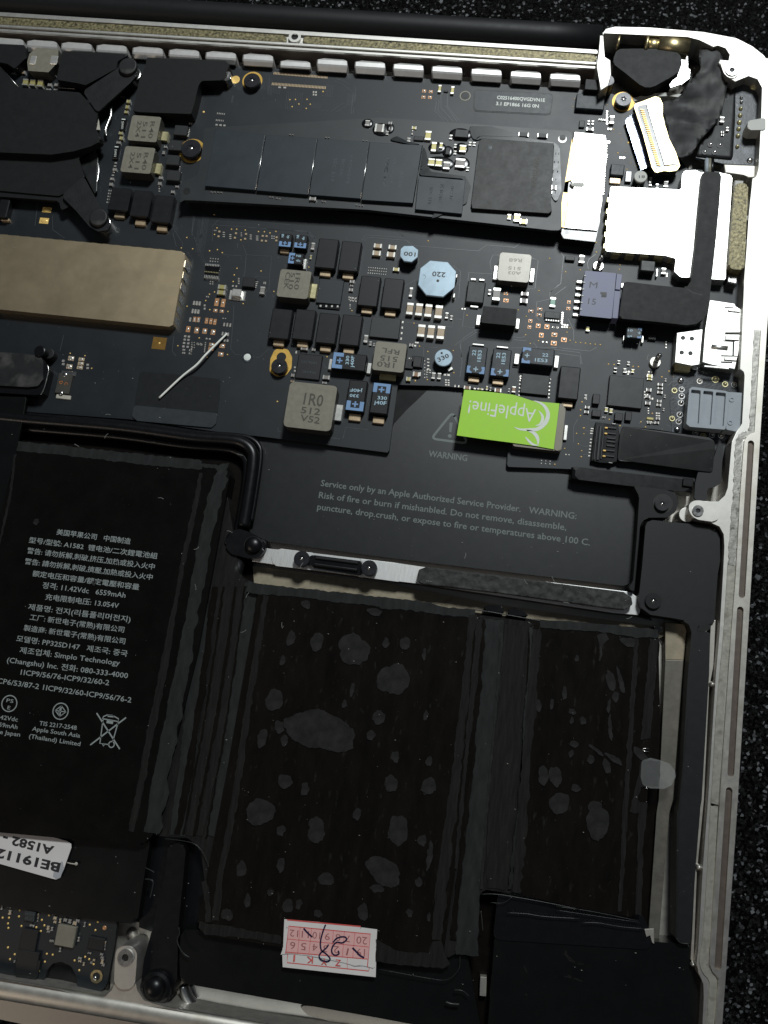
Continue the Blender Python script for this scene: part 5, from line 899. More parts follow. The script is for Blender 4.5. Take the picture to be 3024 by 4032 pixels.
q = Q('A1', 1525, 1560, SSD + .004); prism('card_hole', circ(q, .085, 20), SSD, SSD + .004, 'socket', ssd, bev=0)
# ================================================================ heat sink at upper left
hs = thing('heat_sink', 'matte black heat sink with angled spring arms at the upper left', 'heat sink', Q('A1', 400, 1000, BOARD))
poly('spreader_plate', 'A1', [(-200, 520), (0, 545), (155, 715), (650, 755), (800, 915), (775, 1050), (832, 1120), (790, 1190), (690, 1245), (640, 1290), (690, 1440), (560, 1560), (480, 1600), (-200, 1540)], .96, 1.02, 'blk_matte', hs, r=.05, bev=.02)
poly('heat_pipe', 'A1', [(-200, 930), (200, 945), (420, 965), (640, 1010), (780, 1075), (832, 1115), (815, 1155), (740, 1195), (600, 1235), (420, 1262), (-200, 1235)], 1.0, 1.19, 'blk_matte', hs, r=.1, bev=.07, seg=4)
poly('spreader_plate', 'A1', [(-200, 1520), (520, 1560), (560, 1600), (620, 1659), (500, 1720), (480, 1640), (-200, 1590)], .9, .98, 'blk_matte', hs, r=.05, bev=.03)
for F, pts in (('A1', [(675, 745), (950, 565), (1040, 470), (1110, 520), (1115, 620), (1060, 680), (870, 850), (795, 920), (740, 840)]), ('A1', [(500, 1600), (680, 1435), (770, 1600), (850, 1740), (905, 1830), (880, 1880), (800, 1890), (730, 1850), (620, 1720)])):
    poly('spring_arm', F, pts, 1.02, 1.07, 'blk_tape', hs, r=.08, bev=.02)
for F, x, y, x2, y2 in (('A1', 1040, 535, 1105, 640), ('B1', 800, 215, 860, 290)):
    q = Q(F, x2, y2, .8); r_ = cm(F, 78, x, y)
    cyl('screw_cap', F, x, y, 74, 1.07, 1.16, 'blk_dusty', hs, bev=.03); prism('silver_post', circ(q, r_ * .8), .7, .95, 'steel', hs, bev=.02)
# lifted film and bright tube at the processor edge
ft = thing('torn_clear_film', 'torn glassy film and shiny edge beside the heat sink', 'clear film', Q('A1', 780, 1300, BOARD))
poly('film_scrap', 'A1', [(640, 1300), (770, 1220), (800, 1280), (790, 1560), (770, 1580), (700, 1440)], .80, .84, 'filmgrey', ft, bev=.01); poly('film_scrap', 'A1', [(760, 1030), (800, 950), (815, 1060), (780, 1060)], .86, .9, 'cream', ft, bev=.01)
sweep('shiny_edge', smoothpath([Q('A1', x, y, .84) for x, y in ((905, 870), (905, 940), (878, 1010), (862, 1060), (868, 1110))]), .035, .03, 'steel', ft, n=10)
sweep('shiny_edge', smoothpath([Q('A1', x, y, .82) for x, y in ((790, 1310), (806, 1370), (800, 1450), (770, 1560))]), .02, .02, 'steel', ft, n=8)
sweep('shiny_edge', [Q('A1', 0, 545, 1.03), Q('A1', 155, 715, 1.03)], .008, .008, 'steel', ft, n=6)
# black boxes at the top left
tag(poly('rubber_duct', 'A1', [(510, 415), (760, 425), (1055, 445), (960, 500), (950, 560), (700, 695), (640, 680), (460, 650)], BOARD, 1.06, 'blk_matte', None, r=.04, bev=.02), 'flat black rubber block behind the upper heat sink arm', 'rubber block')
tag(poly('rubber_cover', 'S', [('A1', 1195, 470), ('A2', 0, 483), ('A2', 285, 495), ('A2', 318, 530), ('A2', 290, 600), ('A2', 255, 655), ('A2', 90, 660), ('A2', 65, 700), ('A2', 30, 850), ('A2', 5, 930), ('A1', 1140, 915), ('A1', 1085, 905), ('A1', 1140, 640), ('A1', 1190, 540)], BOARD, 1.04, 'blk_matte', None, r=.03, bev=.03), 'wide flat black rubber cover above the two stacked inductors', 'rubber cover')
tag(poly('screw_block', 'A2', [(280, 590), (325, 580), (332, 640), (300, 660), (270, 655)], .72, .95, 'steel', None, r=.03, bev=.03), 'tiny silver post at the right end of the wide rubber cover', 'post')
tag(poly('rubber_block', 'A1', [(-200, 350), (200, 368), (215, 470), (120, 560), (60, 520), (-200, 470)], BOARD, 1.0, 'blk_matte', None, r=.04, bev=.02), 'black rubber block cut by the left edge beside the octagonal inductor', 'rubber block')
# ================================================================ flat black cable
fc = thing('power_cable', 'flat black cable bending from the corner board down to the blue grey connector', 'cable', Q('B6', 1050, 1000, 1.0))
poly('cable_run', 'B6', [(1045, 188), (1085, 178), (1200, 188), (1225, 205), (1205, 480), (1175, 800), (1145, 1080), (1120, 1300), (1112, 1400), (1097, 1490), (1060, 1550), (990, 1600), (900, 1612), (620, 1580), (268, 1548), (315, 1205), (420, 1215), (620, 1240), (895, 1266), (940, 1200), (985, 850), (1015, 500)], .99, 1.14, 'blk_matte', fc, r=.06, bev=.035, seg=3)
strokes('fold_crease', [([Vector(Q('B6', x, y, 1.143).xy) for x, y in ((905, 1275), (960, 1310), (1045, 1332))], .012)], 1.1425, 'socket', fc)
box('cable_end', 'B6', 300, 1240, 26, 50, .1, 'tin', fc, z=.95)
tag(poly('shielding_sponge', 'B6', [(1350, 310), (1385, 285), (1440, 290), (1475, 310), (1440, 1060), (1425, 1095), (1330, 1090), (1292, 1060), (1300, 900)], .85, 1.14, 'gasket', None, r=.06, bev=.03), 'grainy dark gold foam strip between the bright shield and the right rim', 'foam strip')
tag(poly('white_spacer', 'B6', [(1350, 258), (1432, 262), (1430, 330), (1345, 330)], .8, 1.12, 'plas_white', None, bev=.02), 'small white spacer at the upper end of the dark gold foam strip', 'spacer')
tag(poly('silver_spacer', 'B6', [(1285, 1140), (1375, 1155), (1370, 1230), (1280, 1210)], .7, .95, 'steel', None, bev=.02), 'small silver block at the lower end of the dark gold foam strip', 'block')
for i, (x, y) in enumerate(((1458, 610), (1443, 830))): tag(poly('side_clip', 'B6', [(x - 16, y - 25), (x + 16, y - 20), (x + 12, y + 25), (x - 18, y + 20)], .9, 1.12, 'plas_white', None, bev=.01), ('pale clip between foam strip and rim, upper one' if i == 0 else 'pale clip between foam strip and rim, lower one'), 'clip', 'clips at the foam strip')
# ================================================================ black film cable at lower right of the board
fb = thing('film_cable', 'wide shiny black film cable running right from the ribbed socket', 'cable', Q('C4', 800, 1000, .8))
poly('film', 'C4', [(430, 812), (700, 838), (1160, 905), (1205, 935), (1212, 1000), (1190, 1200), (1100, 1190), (900, 1165), (500, 1110), (390, 1100), (398, 950), (412, 860)], .86, .89, 'lowertape', fb, r=.06, bev=.005, warp=lambda x, y: .03 * noise.noise(Vector((x, y, 0)) * 1.3))
poly('film_fold', 'C4', [(1070, 1190), (1165, 1200), (1240, 960), (1282, 965), (1262, 1290), (1200, 1330), (1150, 1330), (1140, 1450), (1035, 1430), (1045, 1290)], .82, .87, 'spk', fb, r=.05, bev=.01)
tag(strip('cable_channel', 'C4', [(0, 1200), (500, 1262), (1030, 1318)], .27, BOARD - .2, .9, 'blk_rubber', None, bev=.08), 'long black rubber rib below the ribbed socket', 'rubber rib')
box('rib_end', 'C4', 985, 1285, 90, 70, .1, 'blk_rubber', fb, z=.85)
# ================================================================ warning plate
wp = thing('warning_plate', 'black plate with a grey warning triangle and service text', 'cover plate', Q('S', 1700, 2000, .8))
wpo = outl('S', [(990, 1690), (1520, 1740), (1545, 1500), ('C3', 0, 510), ('C3', 230, 512), ('C3', 1000, 590), ('C3', 960, 1040), ('C3', 940, 1240), ('C3', 965, 1280), ('C6', 1485, 152), ('C6', 1537, 200), ('C6', 1502, 740), ('C6', 1440, 765), ('C6', 0, 592), ('C5', 640, 1000), ('C5', 480, 930), ('C5', 480, 600)], BOARD - .12)
prism('plate', fillet(wpo, [0, 0, 0, 0, 0, 0, 0, .03, .04, .22, .22, .2, .2, 0, .1, .1, .1], 5), FLOOR + .1, BOARD - .115, 'plate', wp, bev=.012)
ZP = BOARD - .113
poly('corner_shade', 'S', [(1563, 1510), (1540, 1700), (1552, 1668), (1600, 1615), (1650, 1568), (1702, 1517)], BOARD - .1148, BOARD - .1125, 'lowertape', wp, bev=0)  # diagonal shadow on the plate, laid on as a thin dark triangle
L = lambda F, pts: [Vector(Q(F, x, y, ZP).xy) for x, y in pts]
tri = fillet(L('C3', [(432, 765), (232, 1012), (572, 1058)]), .07, 6); tri = tri + tri[:2]
strokes('warning_triangle', [(tri, .052), (L('C3', [(418, 862), (410, 952)]), [.07, .045])], ZP, 'greytext', wp)
dome('exclamation_dot', 'C3', 405, 988, 18, ZP, .001, 'greytext', wp, n=14, k=1)
print_text([('C3', 'WARNING', 205, 1178, 565, 1222, 58), ('S', 'Service only by an Apple Authorized Service Provider.   WARNING:', 1262, 1913, 2269, 2044, 24), ('S', 'Risk of fire or burn if mishanbled. Do not remove, disassemble,', 1254, 1960, 2229, 2088, 24), ('S', 'puncture, drop.crush, or expose to fire or temperatures above 100 C.', 1248, 2006, 2322, 2148, 24)], ZP, 'greytext', wp, 'service_text', bold=.012)
# L shaped black tube and rubber plug
tb = thing('black_tube', 'thick black rubber tube bending down around the upper left battery corner', 'tube', Q('C5', 300, 300, .6))
path = [Q('C1', -200, 690, .86), Q('C1', 240, 735, .86), Q('C1', 1000, 800, .86), Q('C5', 0, 150, .86), Q('C5', 300, 172, .86), Q('C5', 420, 195, .86), Q('C5', 495, 255, .86), Q('C5', 512, 350, .86), Q('C5', 480, 600, .86), Q('C5', 432, 880, .86)]
sweep('tube', smoothpath(path, 8), .135, .13, 'blk_rubber', tb, n=24)
path2 = [p + Vector((-.14, -.17, -.14)) for p in path]
sweep('inner_ridge', smoothpath(path2, 8), .10, .09, 'blk_rubber', tb, n=16)
path3 = [p + Vector((.12, .15, -.1)) for p in path]; sweep('outer_lip', smoothpath(path3, 8), .06, .06, 'blk_rubber', tb, n=12)
rp = thing('rubber_plug', 'black oval rubber plug with a ball, at the lower end of the tube', 'rubber plug', Q('C5', 440, 1010, .7))
prism('plug_body', fillet(outl('C5', [(290, 930), (400, 895), (500, 930), (600, 985), (615, 1060), (560, 1130), (470, 1140), (330, 1100), (272, 1030)], .98), .2, 5), .5, .98, 'blk_rubber', rp, bev=.06, seg=4)
q = Q('C5', 512, 1032, .98); prism('ball_seat', circ(q, .2), .98, .985, 'socket', rp, bev=0); dome('rubber_ball', 'C5', 514, 1032, 72, .98, .13, 'blk_rubber', rp, n=28, k=8)
sweep('lower_stem', [Q('C5', 395, 1130, .8), Q('C5', 345, 1290, .8), Q('C5', 300, 1500, .72)], .18, .12, 'blk_rubber', rp, n=20)
# microphone bracket
mb = thing('bracket_clip', 'black clip bracket held by two screws on the bright cross bar', 'bracket', Q('C5', 1180, 1180, .8))
poly('clip_frame', 'C5', [(955, 1125), (990, 1118), (1010, 1110), (1390, 1158), (1400, 1175), (1392, 1270), (1370, 1275), (1000, 1215), (990, 1190), (950, 1195)], .80, .90, 'blk_gloss', mb, bev=.015)
poly('clip_ridge', 'C5', [(1020, 1120), (1370, 1165), (1368, 1185), (1018, 1140)], .90, .94, 'blk_satin', mb, bev=.015)
poly('clip_ridge', 'C5', [(1010, 1175), (1365, 1222), (1362, 1245), (1008, 1198)], .90, .96, 'blk_rubber', mb, bev=.02)
poly('lead_tail', 'C5', [(1000, 1215), (1310, 1255), (1305, 1270), (1000, 1232)], .80, .84, 'steel', mb, bev=.005)
screw('C5', 907, 1140, 65, .81, .99, 'black cross screw at the left end of the black clip bracket'); screw('C5', 1458, 1216, 65, .81, .99, 'black cross screw at the right end of the black clip bracket')
fo = fillet(outl('C6', [(215, 700), (225, 665), (270, 652), (700, 705), (1440, 800), (1490, 835), (1495, 880), (1450, 920), (1380, 925), (700, 830), (260, 765), (222, 745)], 1.02), .1, 4)
tag(sheet('foam_bar', 'S', [('C6', 215, 705), ('C6', 225, 668), ('C6', 270, 652), ('C6', 700, 702), ('C6', 1050, 750), ('C6', 1440, 800), ('C6', 1485, 832), ('C6', 1495, 875), ('C6', 1450, 905), ('C6', 1380, 900), ('C6', 700, 805), ('C6', 260, 755), ('C6', 222, 740)], .80, .17, 'blk_matte', .035, 8, None, 60), 'long porous grey black foam bar below the warning plate', 'foam bar')
bpy.data.objects['foam_bar'].data.materials.clear(); bpy.data.objects['foam_bar'].data.materials.append(M['foamgrey'])
# ================================================================ speaker
sp = thing('loudspeaker', 'matte black speaker plate with a long black arm along the right rim', 'speaker', Q('E1', 700, 900, .7))
prism('speaker_plate', fillet(outl('S', [('E1', 325, 475), ('E1', 345, 430), ('E1', 400, 408), ('E1', 860, 455), ('E1', 1040, 490), ('E1', 1110, 540), ('E1', 1135, 600), ('E1', 1138, 850), ('E1', 1112, 1000), ('E1', 1072, 1530), ('E1', 900, 1560), ('E1', 885, 1620), ('E2', 1005, 60), ('E2', 1120, 100), ('E2', 1110, 480), ('E2', 1040, 1659), ('D7', 1120, 0), ('D7', 1050, 1035), ('D7', 935, 1000), ('D7', 945, 0), ('E2', 845, 1659), ('E2', 910, 500), ('E2', 945, 90), ('E2', 920, 20), ('E2', 870, -10), ('E1', 750, 1500), ('E1', 640, 1478), ('E1', 380, 1440), ('E1', 275, 1360), ('E1', 250, 1270), ('E1', 290, 900)], 1.0), .05, 3), .5, 1.0, 'spk', sp, bev=.02)
prism('arm_groove', outl('S', [('E2', 905, 900), ('E2', 918, 900), ('D7', 962, 60), ('D7', 950, 980), ('D7', 940, 980), ('D7', 948, 60)], 1.004), 1.0, 1.004, 'socket', sp, bev=0)
sf = prism('speaker_frame', fillet(outl('S', [('C4', 540, 1315), ('C4', 790, 1345), ('C4', 870, 1370), ('E1', 670, 150), ('E1', 685, 230), ('E1', 650, 320), ('E1', 570, 380), ('E1', 360, 382), ('E1', 290, 420), ('E1', 265, 480), ('E1', 205, 1200), ('E1', 130, 1150), ('E1', 190, 1080), ('E1', 230, 600), ('E1', 258, 150), ('E1', 200, 50)], .93), .08, 3), .5, .93, 'blk_satin', sp, bev=.02)
q = Q('E1', 515, 228, .935); prism('screw_well', circ(q, cm('E1', 108, 515, 228)), .93, .935, 'socket', sp, bev=0)
q = Q('E1', 415, 1282, 1.003); prism('screw_well', circ(q, cm('E1', 115, 415, 1282)), 1.0, 1.003, 'socket', sp, bev=0)
poly('speaker_recess', 'E1', [(890, 1600), (920, 1552), (1040, 1540), (1030, 1590), (1000, 1615), (890, 1625)], 1.0, 1.004, 'socket', sp, bev=0, r=.06)
screw('E1', 508, 232, 82, .94, 1.0, 'black star screw sunk in the lug right of the warning plate'); screw('E1', 412, 1290, 90, 1.0, 1.06, 'black star screw in the lower left corner of the speaker plate', m='blk_satin')
poly('dark_gap', 'E1', [(215, 500), (300, 480), (240, 1300), (400, 1500), (0, 1400), (0, 1180), (170, 1150)], .4, .55, 'blk_gloss', sp, bev=0)
# ================================================================ battery
bt = thing('battery_pack', 'black battery pack with three taped cells and printed grey text', 'battery', Q('S', 1200, 2900, FLOOR))
def cell(name, pts, z0, z1, m, r=.12, bev=.06): return prism(name, fillet(outl('S', pts, z1), r, 4), z0, z1, m, bt, bev=bev, seg=3)
cl = cell('battery_cell', [(70, 1752), (420, 1790), (795, 1820), (893, 1828), (905, 1870), (780, 2560), (600, 3290), (560, 3330), (-300, 3250), (-120, 2500)], FLOOR, CELL, 'cellmatte')
cm_ = cell('battery_cell', [(1020, 2310), (1500, 2372), (1895, 2425), (1860, 3000), (1740, 3780), (1690, 3800), (1300, 3760), (800, 3680), (778, 3640), (900, 3000)], FLOOR, CELL, 'cell')
cr = cell('battery_cell', [(2085, 2455), (2400, 2488), (2592, 2508), (2598, 2540), (2560, 3000), (2510, 3615), (2300, 3580), (2035, 3520), (2060, 3000)], FLOOR, CELL, 'cell')
bt_l = prism('shade_sheet', fillet(outl('S', [(-300, 1600), (960, 1740), (985, 2130), (1000, 2300), (1900, 2415), (2592, 2490), (2606, 3150), (2560, 3720), (2720, 3760), (2720, 4300), (1850, 4300), (1880, 4070), (720, 3865), (705, 3700), (600, 3640), (-300, 3500)], FLOOR + .14), .05), FLOOR + .01, FLOOR + .14, 'cell_shade', bt, bev=0)  # added dark sheet, takes the place of the shadow beside the cells
cell('lower_wrap', [(1960, 3520), (2032, 3500), (2530, 3600), (2570, 3690), (2560, 3740), (1940, 3700)], FLOOR, CELL - .1, 'blk_gloss', bev=.02)
# dark folded sheet under the cells, and the lower black tape
cell('lower_wrap', [(-300, 3230), (595, 3285), (560, 3500), (540, 3640), (280, 3610), (-300, 3520)], FLOOR, CELL - .16, 'lowertape', bev=.08)
cell('lower_wrap', [(712, 3660), (705, 3780), (710, 3870), (1472, 4005), (1900, 4085), (1840, 3760), (1700, 3680)], FLOOR, CELL - .14, 'lowertape', bev=.05)
bp_ = cell('bridge_sheet', [(880, 1850), (945, 2270), (1010, 2300), (980, 2600), (860, 3600), (800, 3600), (806, 3470), (790, 3340), (740, 3300), (600, 3290), (760, 2560)], FLOOR, CELL - .1, 'filmband', bev=.03)
cell('bridge_sheet', [(1880, 2420), (2100, 2450), (2050, 3000), (2030, 3520), (1890, 3500), (1880, 3680), (1740, 3800), (1850, 3000)], FLOOR, CELL - .04, 'filmband', bev=.02)
_zi = [0]
def zn():
    _zi[0] += 1; return .00035 * (_zi[0] % 60)
def band(F, pts, m='filmband', z=CELL, t=.006, nm='tape_band', r=.02):
    t += zn(); return prism(nm, ragged(fillet(outl(F, pts, z), r), .05, .014), z + .001, z + .001 + t, m, bt, bev=0)
ZB = CELL
def wob(F, a, b, w, n=10, am=.25, m='filmband', z=ZB, t=.006, nm='tape_band', seed=0):
    """a strip of tape from a to b with a wavy edge"""
    rd = random.Random(seed + int(a[0] * 7 + a[1])); A, Bp = Vector(Q(F, *a, z).xy), Vector(Q(F, *b, z).xy); d = Bp - A; s = Vector((-d.y, d.x)).normalized(); W_ = cm(F, w, *a, z)
    l, r_ = [], []
    for i in range(n + 1):
        p = A + d * i / n; l.append(p + s * W_ * (.5 + am * (rd.random() - .5))); r_.append(p - s * W_ * (.5 + am * .3 * (rd.random() - .5)))
    t += zn(); return prism(nm, ragged(l + r_[::-1], .05, .012), z + .001, z + .001 + t, m, bt, bev=0)
def trail(pts, w, m='filmband', z=None, t=.006, am=.3, sd=1):
    """a long strip of lifted film with a wavy edge, through photo points"""
    z = ZB if z is None else z; rd = random.Random(sd); c = smoothpath([Q('S', x, y, z) for x, y in pts], 7); ws = w if isinstance(w, (list, tuple)) else [w] * len(pts); L_, R_ = [], []
    for i, p in enumerate(c):
        d = c[min(i + 1, len(c) - 1)] - c[max(i - 1, 0)]; s_ = Vector((-d.y, d.x)).normalized(); f = i / max(1, len(c) - 1) * (len(ws) - 1); k = min(int(f), len(ws) - 2); wv = (ws[k] + (ws[k + 1] - ws[k]) * (f - k)) * .0052
        L_.append(Vector(p.xy) + s_ * wv * (.5 + am * (rd.random() - .5))); R_.append(Vector(p.xy) - s_ * wv * (.5 + am * .5 * (rd.random() - .5)))
    t += zn(); return prism('tape_band', ragged(L_ + R_[::-1], .05, .012), z + .001, z + .001 + t, m, bt, bev=0)
ZS = CELL - .1; ZG = CELL - .04
band('C1', [(150, 905), (1650, 1065), (1650, 1140), (1100, 1090), (400, 1010), (140, 985)], 'filmgrey')
trail([(60, 1790), (40, 1950), (12, 2080), (-20, 2200)], 11, sd=2)
trail([(792, 1862), (775, 1960), (735, 2150), (692, 2370), (650, 2600), (585, 2930), (517, 3275)], [14, 20, 20, 16, 28, 30, 22], sd=3)
trail([(878, 1850), (850, 1950), (812, 2100), (765, 2370), (718, 2630), (655, 2960), (600, 3278)], [50, 58, 52, 50, 58, 66, 60], 'filmgrey', sd=4)
band('C5', [(-20, 355), (230, 375), (318, 360), (295, 420), (230, 450), (200, 400), (-20, 390)], 'filmgrey')
# stripes on the sheet bridging the left and middle cells
for i, (xt, xb, w, m, yt) in enumerate(((800, 700, 60, 'filmgrey', 2300), (905, 745, 46, 'filmband', 2290), (950, 782, 40, 'filmband', 2290), (990, 838, 52, 'filmgrey', 2295))):
    trail([(xt, yt), ((xt + xb) / 2 + 12, 2790), (xb, 3290)], w, m, ZS + .003 * i, am=.15, sd=30 + i)
for i, (xt, xb, w, yb) in enumerate(((846, 700, 26, 3285), (930, 765, 12, 3290), (1028, 868, 26, 3420), (880, 722, 8, 3285), (965, 812, 7, 3300))):
    trail([(xt, 2310), ((xt + xb) / 2 + 10, 2800), (xb, yb)], w, 'cell', ZS + .02, am=.5, sd=50 + i)
# middle cell rims
band('D8', [(460, 60), (560, 85), (1000, 130), (1659, 205), (1659, 262), (1350, 240), (1230, 215), (1050, 205), (900, 180), (790, 165), (580, 152), (540, 155), (450, 130)], 'filmgrey')
band('C6', [(-10, 830), (200, 850), (420, 895), (560, 905), (560, 950), (430, 945), (280, 925), (150, 905), (-10, 900)], 'filmgrey')
trail([(1048, 2345), (1015, 2550), (975, 2800), (940, 3050), (905, 3260), (868, 3450), (848, 3625)], [20, 26, 26, 26, 28, 24, 26], sd=6)
trail([(1862, 2420), (1840, 2640), (1812, 2900), (1790, 3100), (1762, 3305), (1738, 3500), (1722, 3700)], [34, 26, 34, 36, 40, 42, 42], sd=7)
trail([(1890, 2440), (1868, 2680), (1838, 2950), (1815, 3200), (1795, 3420)], [22, 26, 14, 16, 8], 'filmband', sd=71)
band('D4', [(270, 845), (330, 870), (480, 885), (700, 930), (920, 965), (905, 1030), (700, 990), (480, 970), (310, 955), (262, 900)], 'filmband')
band('D6', [(60, 985), (140, 1040), (250, 1090), (470, 1100), (500, 1010), (580, 1000), (600, 1110), (640, 1180), (600, 1220), (200, 1190), (60, 1160)], 'filmband')
trail([(805, 3470), (818, 3550), (822, 3630)], 22, sd=8)
# gap between middle and right cell
trail([(1945, 2440), (1925, 2700), (1895, 3000), (1868, 3300), (1845, 3560), (1838, 3760)], [80, 80, 76, 72, 80, 80], 'filmgrey', ZG, am=.08, sd=9)
trail([(2030, 2462), (2015, 2700), (1990, 3000), (1968, 3300), (1955, 3500)], [84, 90, 100, 96, 70], 'filmband', ZG + .002, am=.08, sd=10)
trail([(1975, 2450), (1955, 2750), (1925, 3100), (1895, 3500)], 9, 'bubble', ZG + .014, am=.3, sd=12)
trail([(2092, 2470), (2085, 2650), (2068, 2850), (2055, 3100), (2030, 3300), (2008, 3500)], [12, 8, 14, 12, 16, 12], 'socket', ZG + .03, am=.9, sd=13)
trail([(1905, 2440), (1885, 2700), (1860, 2950), (1830, 3250), (1802, 3500), (1782, 3700)], [16, 22, 18, 22, 18, 22], 'cell', ZG + .02, am=.5, sd=14)
# right cell rims
band('E3', [(600, 262), (800, 268), (1100, 295), (1450, 330), (1465, 385), (1290, 392), (1080, 350), (900, 338), (600, 315)], 'filmgrey')
trail([(2114, 2478), (2095, 2750), (2072, 3000), (2058, 3200), (2045, 3380), (2032, 3515)], [30, 38, 32, 34, 34, 30], sd=11)
trail([(2506, 2515), (2492, 2750), (2475, 3000), (2458, 3250), (2450, 3420), (2440, 3590)], [16, 20, 18, 20, 14, 16], sd=12)
band('E3', [(1395, 395), (1462, 400), (1400, 1120), (1330, 1130), (1350, 900), (1370, 700)], 'filmband'); band('E3', [(1335, 1280), (1470, 1282), (1465, 1465), (1335, 1470), (1310, 1560), (1380, 1659), (1250, 1659)], 'filmband')
trail([(2528, 3160), (2520, 3350), (2512, 3600)], [30, 20, 22], sd=15); band('E3', [(1280, 1170), (1340, 1200), (1390, 1270), (1330, 1280), (1275, 1220)], 'bubble')
band('E3', [(1015, 370), (1075, 350), (1100, 400), (1055, 440), (1045, 560), (1030, 560), (1032, 440)], 'bubble'); band('E3', [(1170, 390), (1290, 400), (1280, 460), (1230, 455)], 'bubble')
# air bubbles seen under the film
def blob(F, x, y, w, h, seed, ang=0, m='bubble', t=.005):
    rd = random.Random(seed); q = Q(F, x, y, ZB); s = cm(F, 1, x, y, ZB); n = 22; pts = []
    ph = [rd.random() * 6.28 for _ in range(4)]
    for i in range(n):
        a = i * 2 * math.pi / n; k = 1 + .07 * math.sin(2 * a + ph[0]) + .06 * math.sin(3 * a + ph[1]) + .05 * math.sin(5 * a + ph[2]) + .03 * math.sin(9 * a + ph[3]); u, v = w * s / 2 * k * math.cos(a), h * s / 2 * k * math.sin(a)
        pts.append(Vector((q.x + u * math.cos(ang) - v * math.sin(ang), q.y + u * math.sin(ang) + v * math.cos(ang))))
    t += zn(); return prism('air_bubble', ragged(pts, .035, .013, 14), ZB + .001, ZB + .001 + t, m, bt, bev=0)
for i, b_ in enumerate([(930, 1040, 450, 255, -.15), (1150, 510, 215, 190, 0), (1410, 705, 205, 205, 0), (632, 840, 115, 135, .1), (910, 460, 85, 120, 0), (740, 438, 60, 95, 0), (1485, 470, 72, 80, 0), (838, 215, 60, 55, -.3), (1285, 265, 95, 50, -.1), (1360, 465, 40, 70, 0), (686, 580, 35, 60, 0), (665, 1015, 65, 75, .4), (698, 1105, 50, 70, 0),
        (553, 1090, 62, 120, 0), (1315, 955, 75, 95, 0), (1262, 1070, 60, 60, 0), (1090, 865, 36, 50, 0), (700, 1370, 90, 95, 0), (832, 1420, 55, 80, 0), (540, 1570, 190, 160, 0), (1395, 1385, 85, 105, 0), (1640, 1400, 90, 110, 0), (1170, 1590, 50, 70, 0), (1440, 1640, 110, 90, 0), (900, 1640, 90, 70, 0), (1620, 940, 30, 60, 0), (1610, 540, 25, 75, 0), (1640, 1240, 40, 60, 0), (1140, 770, 30, 90, 0), (1420, 1210, 60, 70, 0)]):
    blob('D8', *b_[:4], 100 + i, b_[4])
for i, b_ in enumerate([(290, 385, 105, 125, 0), (600, 405, 105, 140, 0), (350, 770, 170, 215, 0), (545, 850, 70, 90, .4), (605, 970, 44, 240, -.05), (230, 1100, 300, 200, -.35), (175, 1240, 120, 60, 0), (515, 1190, 60, 70, 0), (605, 200, 40, 80, 0), (600, 1470, 30, 70, 0), (15, 630, 60, 90, 0), (60, 1430, 90, 120, 0), (440, 1440, 50, 60, 0)]): blob('E4', *b_[:4], 200 + i, b_[4])
for i, b_ in enumerate([(600, 440, 80, 110, 0), (910, 410, 60, 110, 0), (1190, 140, 130, 190, .2), (910, 140, 70, 80, 0), (1265, 520, 120, 100, 0), (965, 730, 80, 110, 0), (490, 800, 90, 90, 0), (650, 690, 50, 100, 0), (830, 625, 50, 50, 0), (1050, 715, 50, 70, 0), (1200, 790, 70, 50, 0)]): blob('D4', *b_[:4], 300 + i, b_[4])
for i, b_ in enumerate([(1115, 700, 60, 160, .3), (1185, 700, 34, 200, .3), (1150, 815, 55, 70, 0), (870, 540, 30, 50, 0), (778, 790, 34, 100, .1), (590, 880, 40, 90, .3), (835, 925, 50, 40, 0), (912, 990, 50, 55, 0), (830, 990, 30, 50, 0), (845, 1160, 66, 50, 0), (828, 1230, 40, 60, 0), (970, 1270, 46, 70, 0), (1010, 1205, 130, 30, -.5), (1135, 1265, 150, 40, -.45), (1085, 1320, 50, 110, .3), (625, 1390, 80, 130, .1), (712, 1395, 90, 150, .3), (740, 1590, 150, 150, 0), (1000, 1620, 100, 100, .5), (1110, 1040, 30, 180, .15), (1100, 880, 26, 110, 0), (860, 1480, 70, 50, .4), (685, 870, 24, 90, 0)]): blob('E3', *b_[:4], 400 + i, b_[4])
for i, b_ in enumerate([(320, 80, 190, 240, 0), (330, 70, 90, 60, 0)]): blob('D7', *b_[:4], 500 + i, b_[4])
for i, b_ in enumerate([(620, 20, 70, 90, 0), (1100, 540, 40, 60, 0), (300, 1225, 40, 50, 0), (880, 700, 36, 50, 0)][2:]): blob('D1' if i else 'C1', b_[0], b_[1] + 340 * (0 if i else 1), b_[2], b_[3], 600 + i)
